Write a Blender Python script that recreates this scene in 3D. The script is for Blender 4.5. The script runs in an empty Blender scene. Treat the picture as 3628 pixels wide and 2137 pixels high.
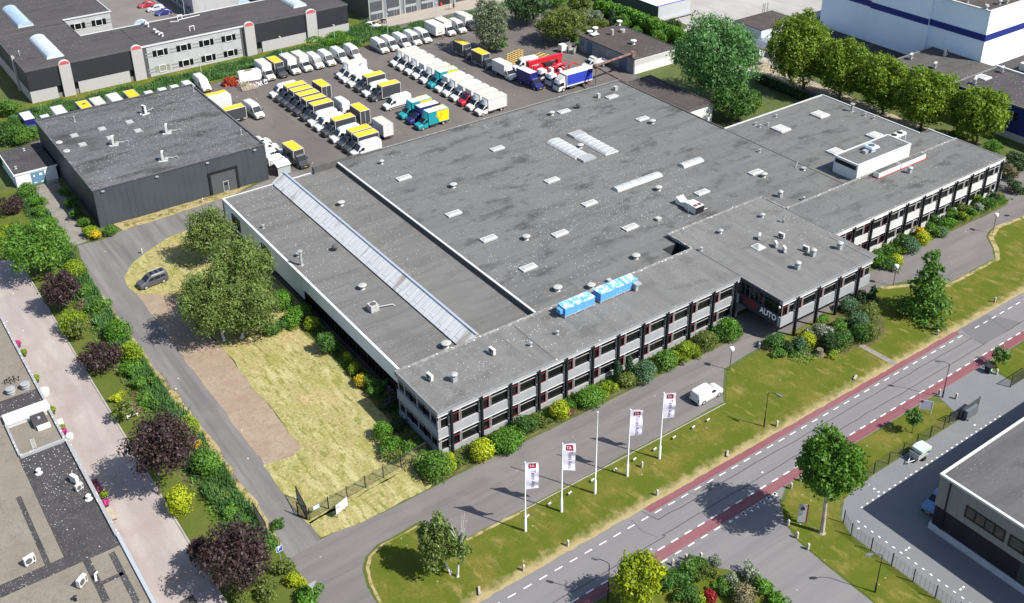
import bpy, math, random
import numpy as np
from mathutils import Matrix, Vector
R = math.radians
sc = bpy.context.scene
col = sc.collection
# ------------------------------------------------------------------ camera (surveyed from the building grid)
FPX, PIT, YAW, ROL, CX, CY, CH = 3827.31029, 0.484620344, 0.626654283, 0.00487311125, 1862.17785, 693.120283, 87.0
W, H = 3628.0, 2137.0
_cy, _sy, _cp, _sp = math.cos(YAW), math.sin(YAW), math.cos(PIT), math.sin(PIT)
_fw = np.array([_sy * _cp, _cy * _cp, -_sp]); _rt = np.array([_cy, -_sy, 0.0]); _dn = np.cross(_fw, _rt)
_c, _s = math.cos(ROL), math.sin(ROL)
_r2 = _c * _rt + _s * _dn; _d2 = -_s * _rt + _c * _dn
cam_d = bpy.data.cameras.new('camera'); cam = bpy.data.objects.new('camera', cam_d); col.objects.link(cam)
cam.matrix_world = Matrix(((_r2[0], -_d2[0], -_fw[0], 0), (_r2[1], -_d2[1], -_fw[1], 0), (_r2[2], -_d2[2], -_fw[2], CH), (0, 0, 0, 1)))
cam_d.sensor_fit = 'HORIZONTAL'; cam_d.sensor_width = 36.0; cam_d.lens = FPX / W * 36.0
cam_d.shift_x = (W / 2 - CX) / W; cam_d.shift_y = (CY - H / 2) / W
cam_d.clip_start = 1.0; cam_d.clip_end = 4000.0
sc.camera = cam
# ------------------------------------------------------------------ daylight
SUN = Vector((0.485, -0.875, 1.11)).normalized()          # direction towards the sun
elev = math.asin(SUN.z); azim = math.atan2(SUN.x, SUN.y)
w = bpy.data.worlds.new('World'); sc.world = w; w.use_nodes = True
nt = w.node_tree; nt.nodes.clear()
sky = nt.nodes.new('ShaderNodeTexSky'); sky.sky_type = 'NISHITA'; sky.sun_disc = False
sky.sun_elevation = elev; sky.sun_rotation = azim; sky.air_density = 1.0; sky.dust_density = 1.0
bg = nt.nodes.new('ShaderNodeBackground'); bg.inputs['Strength'].default_value = 0.10
wo = nt.nodes.new('ShaderNodeOutputWorld')
nt.links.new(sky.outputs[0], bg.inputs[0]); nt.links.new(bg.outputs[0], wo.inputs[0])
sl = bpy.data.lights.new('sun', 'SUN'); sl.energy = 4.6; sl.angle = R(0.5); sl.color = (1.0, 0.955, 0.88)
so = bpy.data.objects.new('sun', sl); col.objects.link(so)
so.rotation_euler = (-SUN).to_track_quat('-Z', 'Y').to_euler(); so.location = (60, 60, 150)
sc.view_settings.view_transform = 'Standard'; sc.view_settings.look = 'None'
sc.view_settings.exposure = 0.9; sc.view_settings.gamma = 1.0
# ------------------------------------------------------------------ survey: picture measure -> place on the ground (or at height z)
def G(px, py, z=0.0):
    d = (px - CX) / FPX * _r2 + (py - CY) / FPX * _d2 + _fw
    t = (z - CH) / d[2]
    return np.array([t * d[0], t * d[1], z])
def depth(p): return float(np.dot(np.array(p) - np.array([0, 0, CH]), _fw))
def D(x, y, z=0.0): return G(x * 1.44026, y * 1.44026, z)
_OX = dict(A=0, B=850, C=1750, D=2628); _OY = {'0': 0, '1': 550, '2': 1050, '3': 1537}
def Q(c, x, y, z=0.0): return G(_OX[c[0]] + x / 2.473, _OY[c[1]] + y / 2.473, z)
# ------------------------------------------------------------------ materials
MATS = {}
class NT:
    def __init__(s, name):
        s.m = bpy.data.materials.new(name); s.m.use_nodes = True; s.t = s.m.node_tree; s.t.nodes.clear()
    def n(s, typ, **kw):
        x = s.t.nodes.new('ShaderNode' + typ)
        for k, v in kw.items():
            if k.startswith('i_'):
                x.inputs[k[2:].replace('_', ' ')].default_value = v
            else: setattr(x, k, v)
        return x
    def l(s, a, b): s.t.links.new(a, b)
def c4(c): return (c[0], c[1], c[2], 1.0)
def mat(name, base, layers=(), rough=0.85, metal=0.0, spec=0.3, obj=False, bump=None, scalev=(1, 1, 1), rot=0.0):
    """layers: (kind, scale, lo, hi, colour, amount[, extra]) laid over the base colour one after another."""
    if name in MATS: return MATS[name]
    T = NT(name)
    out = T.n('OutputMaterial'); bs = T.n('BsdfPrincipled')
    bs.inputs['Roughness'].default_value = rough; bs.inputs['Metallic'].default_value = metal
    bs.inputs['Specular IOR Level'].default_value = spec
    T.l(bs.outputs[0], out.inputs[0])
    co = None
    if layers or bump:
        if obj: co = T.n('TexCoord').outputs['Object']
        else: co = T.n('NewGeometry').outputs['Position']
    bs.inputs['Base Color'].default_value = c4(base)
    cur = None
    def mapped(sv, rz=0.0):
        mp = T.n('Mapping'); mp.inputs['Scale'].default_value = sv; mp.inputs['Rotation'].default_value = (0, 0, rz)
        T.l(co, mp.inputs['Vector']); return mp.outputs[0]
    for L in layers:
        kind, s_, lo, hi, colr, amt = L[:6]; ex = L[6] if len(L) > 6 else None
        sv = s_ if isinstance(s_, tuple) else (s_, s_, s_)
        fac = None; ctex = None
        if kind == 'noise':
            x = T.n('TexNoise'); x.inputs['Scale'].default_value = 1.0; x.inputs['Detail'].default_value = 5.0; x.inputs['Roughness'].default_value = 0.6
            T.l(mapped(sv, ex or 0.0), x.inputs['Vector']); fac = x.outputs[0]
        elif kind == 'speck':
            x = T.n('TexVoronoi'); x.inputs['Scale'].default_value = 1.0; T.l(mapped(sv), x.inputs['Vector'])
            mr = T.n('MapRange'); mr.inputs[1].default_value = lo; mr.inputs[2].default_value = lo * 0.6; T.l(x.outputs['Distance'], mr.inputs[0])
            sp = T.n('SeparateColor'); T.l(x.outputs['Color'], sp.inputs[0])
            keep = T.n('Math', operation='LESS_THAN'); keep.inputs[1].default_value = hi; T.l(sp.outputs[0], keep.inputs[0])
            mu = T.n('Math', operation='MULTIPLY'); T.l(mr.outputs[0], mu.inputs[0]); T.l(keep.outputs[0], mu.inputs[1]); f0 = mu.outputs[0]
            if ex:
                x2 = T.n('TexNoise'); x2.inputs['Scale'].default_value = 1.0; T.l(mapped((ex, ex, ex)), x2.inputs['Vector'])
                m2 = T.n('MapRange'); m2.inputs[1].default_value = 0.42; m2.inputs[2].default_value = 0.6; T.l(x2.outputs[0], m2.inputs[0])
                m3 = T.n('Math', operation='MULTIPLY'); T.l(f0, m3.inputs[0]); T.l(m2.outputs[0], m3.inputs[1]); f0 = m3.outputs[0]
            a = T.n('Math', operation='MULTIPLY'); a.inputs[1].default_value = amt; T.l(f0, a.inputs[0]); f = a.outputs[0]
        elif kind == 'brick':                               # ex: (width, height, mortar, rotation)
            x = T.n('TexBrick'); x.inputs['Scale'].default_value = 1.0; x.inputs['Brick Width'].default_value = ex[0]; x.inputs['Row Height'].default_value = ex[1]
            x.inputs['Mortar Size'].default_value = ex[2]; x.inputs['Mortar Smooth'].default_value = 0.3; x.inputs['Bias'].default_value = 0.0
            x.inputs['Color1'].default_value = c4((0, 0, 0)); x.inputs['Color2'].default_value = c4((1, 1, 1)); x.inputs['Mortar'].default_value = c4((1, 1, 1)) if lo < 0 else c4((0, 0, 0))
            T.l(mapped(sv, ex[3] if len(ex) > 3 else 0.0), x.inputs['Vector'])
            fac = x.outputs['Color'] if lo >= 0 else x.outputs['Fac']
            lo = max(lo, 0.0)
        elif kind == 'wave':
            x = T.n('TexWave', wave_profile='SIN', bands_direction=ex or 'X'); x.inputs['Scale'].default_value = s_ if not isinstance(s_, tuple) else s_[0]; x.inputs['Distortion'].default_value = 0.0
            T.l(co, x.inputs['Vector']); fac = x.outputs['Color']
        elif kind == 'ygrad':                               # dries out towards a line y = hi
            x = T.n('TexNoise'); x.inputs['Scale'].default_value = 1.0; x.inputs['Detail'].default_value = 6.0; T.l(mapped(sv), x.inputs['Vector']); sp = T.n('SeparateXYZ'); T.l(co, sp.inputs[0]); a = T.n('Math', operation='MULTIPLY_ADD'); T.l(x.outputs[0], a.inputs[0]); a.inputs[1].default_value = -ex; a.inputs[2].default_value = ex * .5; m2 = T.n('Math', operation='SUBTRACT'); T.l(a.outputs[0], m2.inputs[0]); T.l(sp.outputs[1], m2.inputs[1]); fac = m2.outputs[0]; lo, hi = -hi, -lo
        elif kind == 'island':
            x = T.n('NewGeometry'); fac = x.outputs['Random Per Island']
        elif kind == 'objrand':
            x = T.n('ObjectInfo'); fac = x.outputs['Random']
        if kind != 'speck':
            mr = T.n('MapRange'); mr.inputs[1].default_value = lo; mr.inputs[2].default_value = hi; mr.inputs[3].default_value = 0.0; mr.inputs[4].default_value = amt
            T.l(fac, mr.inputs[0]); f = mr.outputs[0]
        mx = T.n('Mix', data_type='RGBA'); T.l(f, mx.inputs[0])
        if cur is None: mx.inputs[6].default_value = c4(base)
        else: T.l(cur, mx.inputs[6])
        mx.inputs[7].default_value = c4(colr); cur = mx.outputs[2]
    if cur is not None: T.l(cur, bs.inputs['Base Color'])
    if bump:
        x = T.n('TexNoise'); x.inputs['Scale'].default_value = bump[0]; x.inputs['Detail'].default_value = 6.0; T.l(co, x.inputs['Vector'])
        b = T.n('Bump'); b.inputs['Strength'].default_value = bump[1]; b.inputs['Distance'].default_value = bump[2]; T.l(x.outputs[0], b.inputs['Height']); T.l(b.outputs[0], bs.inputs['Normal'])
    MATS[name] = T.m
    return T.m
def leafmat(name, a, b, trans=0.35, c=None):
    """a..b: per leaf colour range; c: colour of whole clumps drifting in by a broad noise"""
    if name in MATS: return MATS[name]
    f_ = 1.75 if max(b) < .22 else 1.25
    if max(a) < .045 and a[0] >= a[1] * .9: f_ = 1.35
    a, b, c = [tuple(min(.75, v * f_) for v in q) if q else q for q in (a, b, c)]
    T = NT(name); out = T.n('OutputMaterial'); gi = T.n('NewGeometry')
    mx = T.n('Mix', data_type='RGBA'); mx.inputs[6].default_value = c4(a); mx.inputs[7].default_value = c4(b); T.l(gi.outputs['Random Per Island'], mx.inputs[0])
    cur = mx.outputs[2]
    x = T.n('TexNoise'); x.inputs['Scale'].default_value = 0.45; x.inputs['Detail'].default_value = 3.0; T.l(gi.outputs['Position'], x.inputs['Vector'])
    mr = T.n('MapRange'); mr.inputs[1].default_value = 0.38; mr.inputs[2].default_value = 0.65; mr.inputs[4].default_value = 0.75; T.l(x.outputs[0], mr.inputs[0])
    m2 = T.n('Mix', data_type='RGBA'); T.l(mr.outputs[0], m2.inputs[0]); T.l(cur, m2.inputs[6])
    m2.inputs[7].default_value = c4(c if c else tuple(v * 0.72 for v in a)); cur = m2.outputs[2]
    df = T.n('BsdfPrincipled'); df.inputs['Roughness'].default_value = 0.55; df.inputs['Specular IOR Level'].default_value = 0.35; T.l(cur, df.inputs['Base Color'])
    tr = T.n('BsdfTranslucent'); T.l(cur, tr.inputs[0])
    ms = T.n('MixShader'); ms.inputs[0].default_value = trans; T.l(df.outputs[0], ms.inputs[1]); T.l(tr.outputs[0], ms.inputs[2]); T.l(ms.outputs[0], out.inputs[0])
    MATS[name] = T.m; return T.m
# ------------------------------------------------------------------ mesh helper
class MB:
    def __init__(s): s.v = []; s.f = []; s.m = []
    def quad(s, pts, mi=0):
        n = len(s.v); s.v += [tuple(map(float, p)) for p in pts]; s.f.append(tuple(range(n, n + len(pts)))); s.m.append(mi); return s
    def box(s, x0, x1, y0, y1, z0, z1, mi=0, skip=''):
        n = len(s.v)
        s.v += [(x0, y0, z0), (x1, y0, z0), (x1, y1, z0), (x0, y1, z0), (x0, y0, z1), (x1, y0, z1), (x1, y1, z1), (x0, y1, z1)]
        F = dict(b=(3, 2, 1, 0), t=(4, 5, 6, 7), s=(0, 1, 5, 4), e=(1, 2, 6, 5), n=(2, 3, 7, 6), w=(3, 0, 4, 7))
        for k, q in F.items():
            if k not in skip: s.f.append(tuple(n + i for i in q)); s.m.append(mi)
        return s
    def prism(s, poly, z0, z1, mi=0, bottom=False):
        k = len(poly); n = len(s.v)
        a = sum(poly[i][0] * poly[(i + 1) % k][1] - poly[(i + 1) % k][0] * poly[i][1] for i in range(k))
        if a < 0: poly = poly[::-1]
        s.v += [(p[0], p[1], z0) for p in poly] + [(p[0], p[1], z1) for p in poly]
        for i in range(k):
            j = (i + 1) % k; s.f.append((n + i, n + j, n + k + j, n + k + i)); s.m.append(mi)
        s.f.append(tuple(range(n + k, n + 2 * k))); s.m.append(mi)
        if bottom: s.f.append(tuple(range(n + k - 1, n - 1, -1))); s.m.append(mi)
        return s
    def lathe(s, c, prof, n=14, mi=0, cap=True):
        b = len(s.v)
        for r, z in prof:
            for i in range(n):
                a = 2 * math.pi * i / n; s.v.append((c[0] + r * math.cos(a), c[1] + r * math.sin(a), c[2] + z))
        for j in range(len(prof) - 1):
            for i in range(n):
                k = (i + 1) % n; s.f.append((b + j * n + i, b + j * n + k, b + (j + 1) * n + k, b + (j + 1) * n + i)); s.m.append(mi)
        if cap:
            s.f.append(tuple(b + (len(prof) - 1) * n + i for i in range(n))); s.m.append(mi)
            s.f.append(tuple(b + i for i in range(n - 1, -1, -1))); s.m.append(mi)
        return s
    def tube(s, pts, r, n=8, mi=0, r1=None):
        pts = [Vector(p) for p in pts]; b = len(s.v); K = len(pts)
        for j, p in enumerate(pts):
            d = (pts[min(j + 1, K - 1)] - pts[max(j - 1, 0)]).normalized()
            u = d.cross(Vector((0, 0, 1)))
            if u.length < 1e-3: u = Vector((1, 0, 0))
            u.normalize(); v = d.cross(u)
            rr = r if r1 is None else r + (r1 - r) * j / (K - 1)
            for i in range(n):
                a = 2 * math.pi * i / n; q = p + u * (rr * math.cos(a)) + v * (rr * math.sin(a)); s.v.append(tuple(q))
        for j in range(K - 1):
            for i in range(n):
                k = (i + 1) % n; s.f.append((b + j * n + i, b + (j + 1) * n + i, b + (j + 1) * n + k, b + j * n + k)); s.m.append(mi)
        s.f.append(tuple(b + i for i in range(n))); s.m.append(mi); s.f.append(tuple(b + (K - 1) * n + i for i in range(n - 1, -1, -1))); s.m.append(mi)
        return s
    def disc_x(s, c, r, x0, x1, n=14, mi=0):                 # a wheel-like cylinder along Y between x0 and x1 (values of y)
        b = len(s.v)
        for y in (x0, x1):
            for i in range(n):
                a = 2 * math.pi * i / n; s.v.append((c[0] + r * math.cos(a), y, c[2] + r * math.sin(a)))
        for i in range(n):
            k = (i + 1) % n; s.f.append((b + i, b + k, b + n + k, b + n + i)); s.m.append(mi)
        s.f.append(tuple(b + i for i in range(n - 1, -1, -1))); s.m.append(mi); s.f.append(tuple(b + n + i for i in range(n))); s.m.append(mi)
        return s
    def loft(s, rings, mi=0):
        b = len(s.v); n = len(rings[0])
        for r in rings: s.v += [tuple(p) for p in r]
        for j in range(len(rings) - 1):
            for i in range(n):
                k = (i + 1) % n; s.f.append((b + j * n + i, b + j * n + k, b + (j + 1) * n + k, b + (j + 1) * n + i)); s.m.append(mi)
        s.f.append(tuple(b + i for i in range(n - 1, -1, -1))); s.m.append(mi); s.f.append(tuple(b + (len(rings) - 1) * n + i for i in range(n))); s.m.append(mi)
        return s
    def turn(s, start, M):
        for i in range(start, len(s.v)): s.v[i] = tuple(M @ Vector(s.v[i]))
        return s
    def build(s, name, mats, parent=None, smooth=False, recalc=True, **props):
        if not isinstance(mats, (list, tuple)): mats = [mats]
        o0 = Vector((0, 0, 0)); p = parent
        while p is not None: o0 = o0 + p.location; p = p.parent
        me = bpy.data.meshes.new(name)
        me.from_pydata([(v[0] - o0.x, v[1] - o0.y, v[2] - o0.z) for v in s.v], [], s.f)
        for m_ in mats: me.materials.append(m_)
        if len(mats) > 1: me.polygons.foreach_set('material_index', s.m)
        if recalc:
            import bmesh
            bm = bmesh.new(); bm.from_mesh(me); bmesh.ops.recalc_face_normals(bm, faces=bm.faces); bm.to_mesh(me); bm.free()
        if smooth:
            me.polygons.foreach_set('use_smooth', [True] * len(me.polygons))
            try: me.set_sharp_from_angle(angle=R(38))
            except Exception: pass
        me.update()
        o = bpy.data.objects.new(name, me); col.objects.link(o)
        if parent is not None: o.parent = parent
        for k, v in props.items(): o[k] = v
        return o
def thing(name, label, cat, loc=(0, 0, 0), group=None):
    o = bpy.data.objects.new(name, None); col.objects.link(o); o.location = loc; o.empty_display_size = 0.3
    o['label'] = label; o['category'] = cat
    if group: o['group'] = group
    return o
def tag(o, label, cat, group=None):
    o['label'] = label; o['category'] = cat
    if group: o['group'] = group
    return o
KIDS = {}
def dup(root, loc, rz=0.0, label=None, group=None, scale=None):
    def cp(o, par):
        c = o.copy(); col.objects.link(c)
        if par is not None: c.parent = par
        if o.name not in KIDS: KIDS[o.name] = [x for x in o.children]
        for ch in KIDS[o.name]: cp(ch, c)
        return c
    c = cp(root, None); c.location = loc; c.rotation_euler = (0, 0, rz)
    if scale is not None: c.scale = (scale, scale, scale) if not isinstance(scale, tuple) else scale
    if label: c['label'] = label
    if group: c['group'] = group
    return c
class Kit:
    """one of a kind: the first call places the original, later ones place copies"""
    def __init__(s, make): s.make = make; s.root = None
    def put(s, loc, rz=0.0, label=None, group=None, scale=None):
        if s.root is None:
            s.root = s.make(); o = s.root
            KIDS.setdefault(o.name, list(o.children))
            o.location = loc; o.rotation_euler = (0, 0, rz)
            if scale is not None: o.scale = (scale, scale, scale) if not isinstance(scale, tuple) else scale
            if label: o['label'] = label
            if group: o['group'] = group
            return o
        return dup(s.root, loc, rz, label, group, scale)
ORD = ['first', 'second', 'third', 'fourth', 'fifth', 'sixth', 'seventh', 'eighth', 'ninth', 'tenth', 'eleventh', 'twelfth', 'thirteenth', 'fourteenth', 'fifteenth', 'sixteenth', 'seventeenth', 'eighteenth', 'nineteenth', 'twentieth']
def text_mesh(s, size, depth_=0.03, bold=0.0):
    cu = bpy.data.curves.new('lettering', 'FONT'); cu.body = s; cu.size = size; cu.extrude = depth_; cu.offset = bold; cu.align_x = 'LEFT'; cu.align_y = 'BOTTOM'; cu.resolution_u = 2
    o = bpy.data.objects.new('lettering', cu); col.objects.link(o)
    dg = bpy.context.evaluated_depsgraph_get(); me = bpy.data.meshes.new_from_object(o.evaluated_get(dg))
    bpy.data.objects.remove(o); return me
def lettering(name, s, size, o, ux, uy, m, parent=None, wid=None, bold=0.0):
    """flat raised letters: origin o, along ux, up uy"""
    me = text_mesh(s, size, 0.012, bold); o = Vector(o); ux = Vector(ux).normalized(); uy = Vector(uy).normalized(); uz = ux.cross(uy)
    xs = [v.co.x for v in me.vertices]; k = (wid / (max(xs) - min(xs))) if wid else 1.0
    x0 = min(xs)
    o0 = Vector((0, 0, 0)); p = parent
    while p is not None: o0 = o0 + p.location; p = p.parent
    for v in me.vertices: v.co = o + ux * ((v.co.x - x0) * k) + uy * v.co.y + uz * v.co.z - o0
    me.materials.clear(); me.materials.append(m)
    b = bpy.data.objects.new(name, me); me.name = name; col.objects.link(b)
    if parent is not None: b.parent = parent
    return b
# ------------------------------------------------------------------ palette
DROP = (0.75, 0.75, 0.72)
m_scrub = mat('scrub', (0.06, 0.085, 0.02), [('noise', 0.25, .4, .7, (0.10, 0.11, 0.03), .8), ('noise', 1.5, .45, .7, (0.03, 0.05, 0.012), .7)])
m_yard = mat('yard asphalt', (0.094, 0.083, 0.078), [('noise', (.10, .05, .1), .42, .68, (0.135, 0.118, 0.106), .8), ('noise', (.35, .12, .3), .55, .72, (0.072, 0.064, 0.061), .8), ('noise', 2.5, .5, .75, (0.12, 0.107, 0.10), .5),
             ('brick', 1, -1, 1, (0.13, 0.12, 0.11), .30, (9.0, 7.0, .03)), ('noise', .06, .60, .75, (0.15, 0.125, 0.10), .6), ('speck', 0.7, .10, .12, DROP, .7)], rough=.95, bump=(9, .25, .02))
m_asph = mat('drive asphalt', (0.128, 0.120, 0.118), [('noise', (.5, .06, .2), .42, .66, (0.175, 0.166, 0.158), .9), ('noise', (.9, .03, .2), .50, .66, (0.092, 0.087, 0.087), .75), ('noise', 3, .5, .8, (0.10, 0.095, 0.095), .4), ('noise', .12, .55, .72, (0.17, 0.155, 0.15), .6), ('speck', 0.9, .11, .14, DROP, .8, .15)], rough=.95, bump=(10, .2, .02))
m_asphx = mat('front drive asphalt', (0.124, 0.114, 0.110), [('noise', (.06, .5, .2), .42, .66, (0.155, 0.142, 0.136), .9), ('noise', (.05, .9, .2), .52, .7, (0.096, 0.088, 0.088), .6), ('noise', 3, .5, .8, (0.10, 0.094, 0.094), .4), ('noise', .12, .55, .72, (0.165, 0.148, 0.14), .6), ('speck', 0.9, .11, .14, DROP, .8, .15)], rough=.95, bump=(10, .2, .02))
m_road = mat('road asphalt', (0.148, 0.143, 0.144), [('noise', (.03, .6, .2), .42, .62, (0.165, 0.158, 0.158), .9), ('noise', (.02, 1.2, .2), .55, .7, (0.125, 0.12, 0.122), .7), ('noise', 3, .5, .8, (0.13, 0.125, 0.125), .35), ('speck', 0.6, .09, .07, DROP, .7)], rough=.95, bump=(10, .15, .02))
m_patch = mat('road repair', (0.118, 0.115, 0.117), [('noise', 3, .5, .8, (0.105, 0.10, 0.10), .4)], rough=.95)
m_seam = mat('tar seam', (0.045, 0.043, 0.043), rough=.8)
m_red = mat('cycle lane red', (0.165, 0.058, 0.068), [('noise', (.06, .8, .3), .4, .7, (0.19, 0.098, 0.106), .8), ('noise', 2.5, .5, .8, (0.14, 0.045, 0.05), .5)], rough=.95)
m_white = mat('road paint', (0.62, 0.62, 0.60), [('noise', 3, .5, .8, (0.38, 0.37, 0.36), .7)], rough=.8)
m_yardbr = mat('grey brick paving', (0.140, 0.144, 0.152), [('noise', .15, .4, .7, (0.17, 0.172, 0.178), .7), ('brick', 2.5, 0, 1, (0.115, 0.118, 0.125), .35, (.5, .25, .02)), ('noise', 2.2, .5, .8, (0.12, 0.122, 0.128), .5)], rough=.92)
m_brick = mat('pink brick paving', (0.270, 0.232, 0.218), [('brick', 2.2, 0, 1, (0.215, 0.18, 0.17), .35, (.5, .25, .02)), ('noise', (.35, .07, .2), .45, .65, (0.33, 0.295, 0.275), .8), ('noise', .2, .5, .75, (0.205, 0.165, 0.15), .6), ('noise', 3, .5, .8, (0.20, 0.17, 0.16), .35), ('speck', 0.8, .10, .12, DROP, .7)], rough=.92)
m_beige = mat('beige paving', (0.29, 0.255, 0.22), [('brick', 1.6, 0, 1, (0.24, 0.21, 0.185), .35, (.5, .25, .02)), ('noise', .3, .45, .7, (0.23, 0.20, 0.18), .6)], rough=.92)
m_conc = mat('concrete slabs', (0.20, 0.185, 0.165), [('noise', .5, .4, .7, (0.13, 0.12, 0.105), .8), ('brick', 1, -1, 1, (0.08, 0.085, 0.05), .8, (2.1, 1.05, .03)), ('noise', 3, .5, .75, (0.27, 0.255, 0.23), .6), ('speck', 1.0, .14, .2, DROP, .6)], rough=.95)
m_conc2 = mat('pale concrete yard', (0.33, 0.315, 0.30), [('noise', .06, .4, .65, (0.25, 0.235, 0.225), .8), ('noise', (.5, .05, .2), .5, .7, (0.20, 0.19, 0.18), .5, .5)], rough=.95)
VL = [('noise', .22, .46, .66, (0.15, 0.125, 0.030), .8), ('noise', (.9, .35, .5), .55, .70, (0.23, 0.18, 0.065), .7, .5), ('noise', 1.3, .5, .7, (0.062, 0.088, 0.014), .7), ('noise', 5, .48, .7, (0.055, 0.065, 0.012), .5), ('speck', 1.6, .16, .07, (0.5, 0.48, 0.40), .6)]
m_verge = mat('verge grass', (0.074, 0.095, 0.010), VL, rough=1, spec=.1, bump=(6, .6, .06))
m_dry = mat('dry mown grass', (0.255, 0.228, 0.092), [('noise', (.22, .18, .3), .50, .66, (0.20, 0.20, 0.05), .8), ('noise', (.8, .22, .5), .48, .64, (0.36, 0.33, 0.165), .8, .35), ('noise', (1.6, .42, 1), .53, .62, (0.14, 0.15, 0.03), .85, .3), ('noise', .12, .56, .70, (0.34, 0.245, 0.125), .7), ('noise', 2.4, .52, .68, (0.13, 0.12, 0.045), .75), ('noise', 2.6, .54, .68, (0.42, 0.385, 0.21), .6)], rough=1, spec=.1, bump=(6, .8, .08))
m_vergey = mat('roadside verge grass', (0.074, 0.095, 0.010), VL + [('ygrad', .9, 65.7, 66.9, (0.33, 0.26, 0.14), .85, 2.6), ('noise', 5, .5, .75, (0.05, 0.06, 0.012), .3)], rough=1, spec=.1, bump=(6, .6, .06))
m_straw = mat('straw edge', (0.30, 0.245, 0.135), [('noise', 1.3, .42, .62, (0.26, 0.21, 0.10), .9), ('noise', .8, .50, .60, (0.10, 0.115, 0.016), .9), ('noise', 5, .5, .75, (0.21, 0.165, 0.08), .5)], rough=1, spec=.1)
m_lawn = mat('trimmed lawn', (0.072, 0.092, 0.018), [('noise', .5, .45, .7, (0.105, 0.11, 0.028), .8), ('noise', 4, .45, .7, (0.05, 0.07, 0.013), .6)], rough=1, spec=.1)
m_dirt = mat('bare gravelly earth', (0.245, 0.185, 0.138), [('noise', .35, .42, .66, (0.28, 0.235, 0.175), .8), ('noise', 1.2, .5, .72, (0.19, 0.125, 0.09), .7), ('noise', 6, .46, .7, (0.16, 0.115, 0.085), .6), ('speck', 1.2, .12, .15, (0.6, 0.58, 0.54), .7)], rough=1, spec=.1, bump=(7, .5, .04))
m_bed = mat('planting soil', (0.075, 0.075, 0.03), [('noise', .6, .4, .65, (0.14, 0.125, 0.045), .8), ('noise', 3, .45, .7, (0.04, 0.035, 0.018), .7)], rough=1, spec=.1)
m_gravel = mat('roof gravel', (0.172, 0.150, 0.122), [('noise', .25, .4, .7, (0.205, 0.185, 0.155), .8), ('noise', .8, .55, .72, (0.11, 0.095, 0.078), .6), ('noise', 7, .45, .7, (0.10, 0.085, 0.07), .6), ('noise', 9, .6, .75, (0.30, 0.275, 0.24), .6)], rough=1, bump=(9, .5, .04))
m_kerb = mat('kerb concrete', (0.30, 0.28, 0.255), [('noise', 1, .4, .7, (0.20, 0.185, 0.165), .8)], rough=.95)
def roofmat(name, base, rot, dirt=1.0, specks=.25, seam=.25):
    base = tuple(v * 1.14 for v in base); b = np.array(base)
    return mat(name, base, [('brick', 1, 0, 1, tuple(b * 1.28), .6, (6.5, 1.0, .0, rot)), ('brick', 1, -1, 1, tuple(b * .62), seam, (6.5, 1.0, .018, rot)),
        ('noise', (.10, .35, .2) if rot == 0 else (.35, .10, .2), .44, .62, tuple(b * 1.18), .6), ('noise', (.16, .30, .3), .55, .68, tuple(b * .5), .85 * dirt), ('noise', .5, .56, .70, tuple(b * .55), .6 * dirt), ('noise', (.05, .5, .3) if rot == 0 else (.5, .05, .3), .52, .66, tuple(b * .78), .6), ('noise', 3, .5, .8, tuple(b * .8), .4),
        ('speck', 1.5, .11, specks * .7, DROP, .7, .06), ('speck', 3.6, .26, specks, DROP, .7, .05), ('speck', 5.5, .28, specks * 1.2, DROP, .45, .035)], rough=.95, spec=.15)
m_roofx = roofmat('roofing felt along', (0.096, 0.096, 0.094), 0.0, 1.1, .15)
m_roofy = roofmat('roofing felt across', (0.112, 0.111, 0.108), R(90), .6, .16, .4)
m_roofl = roofmat('roofing felt low roof', (0.100, 0.099, 0.096), 0.0, .35, .14, .6)
m_roofd = mat('mossy speckled felt', (0.082, 0.084, 0.088), [('noise', (.08, .3, .2), .42, .64, (0.115, 0.117, 0.12), .8), ('noise', (.12, .3, .3), .52, .66, (0.035, 0.034, 0.034), .85), ('noise', .3, .55, .7, (0.05, 0.05, 0.045), .7), ('noise', 4.5, .61, .66, (0.26, 0.26, 0.25), .7), ('noise', 1.4, .5, .7, (0.06, 0.06, 0.062), .5), ('speck', 2.6, .20, .4, DROP, .75, .07), ('speck', 4.2, .24, .4, DROP, .7, .09)], rough=.95, spec=.15)
m_roofk = roofmat('dark grey felt', (0.050, 0.047, 0.048), 0.0, .5, .10, .2)
m_roofbrown = roofmat('brown felt', (0.052, 0.043, 0.041), R(90), .6, .18, .1)
m_roofbk = roofmat('black slag felt', (0.042, 0.040, 0.041), R(90), .7, .40, .05)
m_coping = mat('coping grey', (0.15, 0.15, 0.148), [('noise', 1.2, .45, .7, (0.20, 0.20, 0.195), .7), ('speck', 1.6, .2, .35, DROP, .7)], rough=.9)
m_copdk = mat('coping dark', (0.07, 0.07, 0.07), [('noise', 1.2, .45, .7, (0.10, 0.10, 0.10), .7)], rough=.9)
m_alu = mat('aluminium trim', (0.46, 0.465, 0.465), rough=.45, spec=.5)
m_galv = mat('galvanised metal', (0.36, 0.37, 0.37), [('noise', 2, .4, .7, (0.28, 0.28, 0.28), .6)], rough=.55, metal=.3, obj=True)
m_wht = mat('white paint', (0.54, 0.54, 0.535), [('noise', (.6, .6, .15), .5, .75, (0.42, 0.42, 0.41), .5)], rough=.6)
m_wht2 = mat('white cladding cool', (0.60, 0.655, 0.69), [('noise', (.3, .3, .1), .5, .75, (0.52, 0.57, 0.60), .5)], rough=.6)
m_panel = mat('grey concrete panel', (0.265, 0.272, 0.288), [('noise', (.6, .6, .18), .42, .68, (0.21, 0.218, 0.232), .7), ('noise', (4, 4, .3), .5, .75, (0.31, 0.318, 0.33), .5), ('brick', (1, 1, 1), -1, 1, (0.2, 0.2, 0.2), .3, (2.14, 50, .02))], rough=.8)
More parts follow.
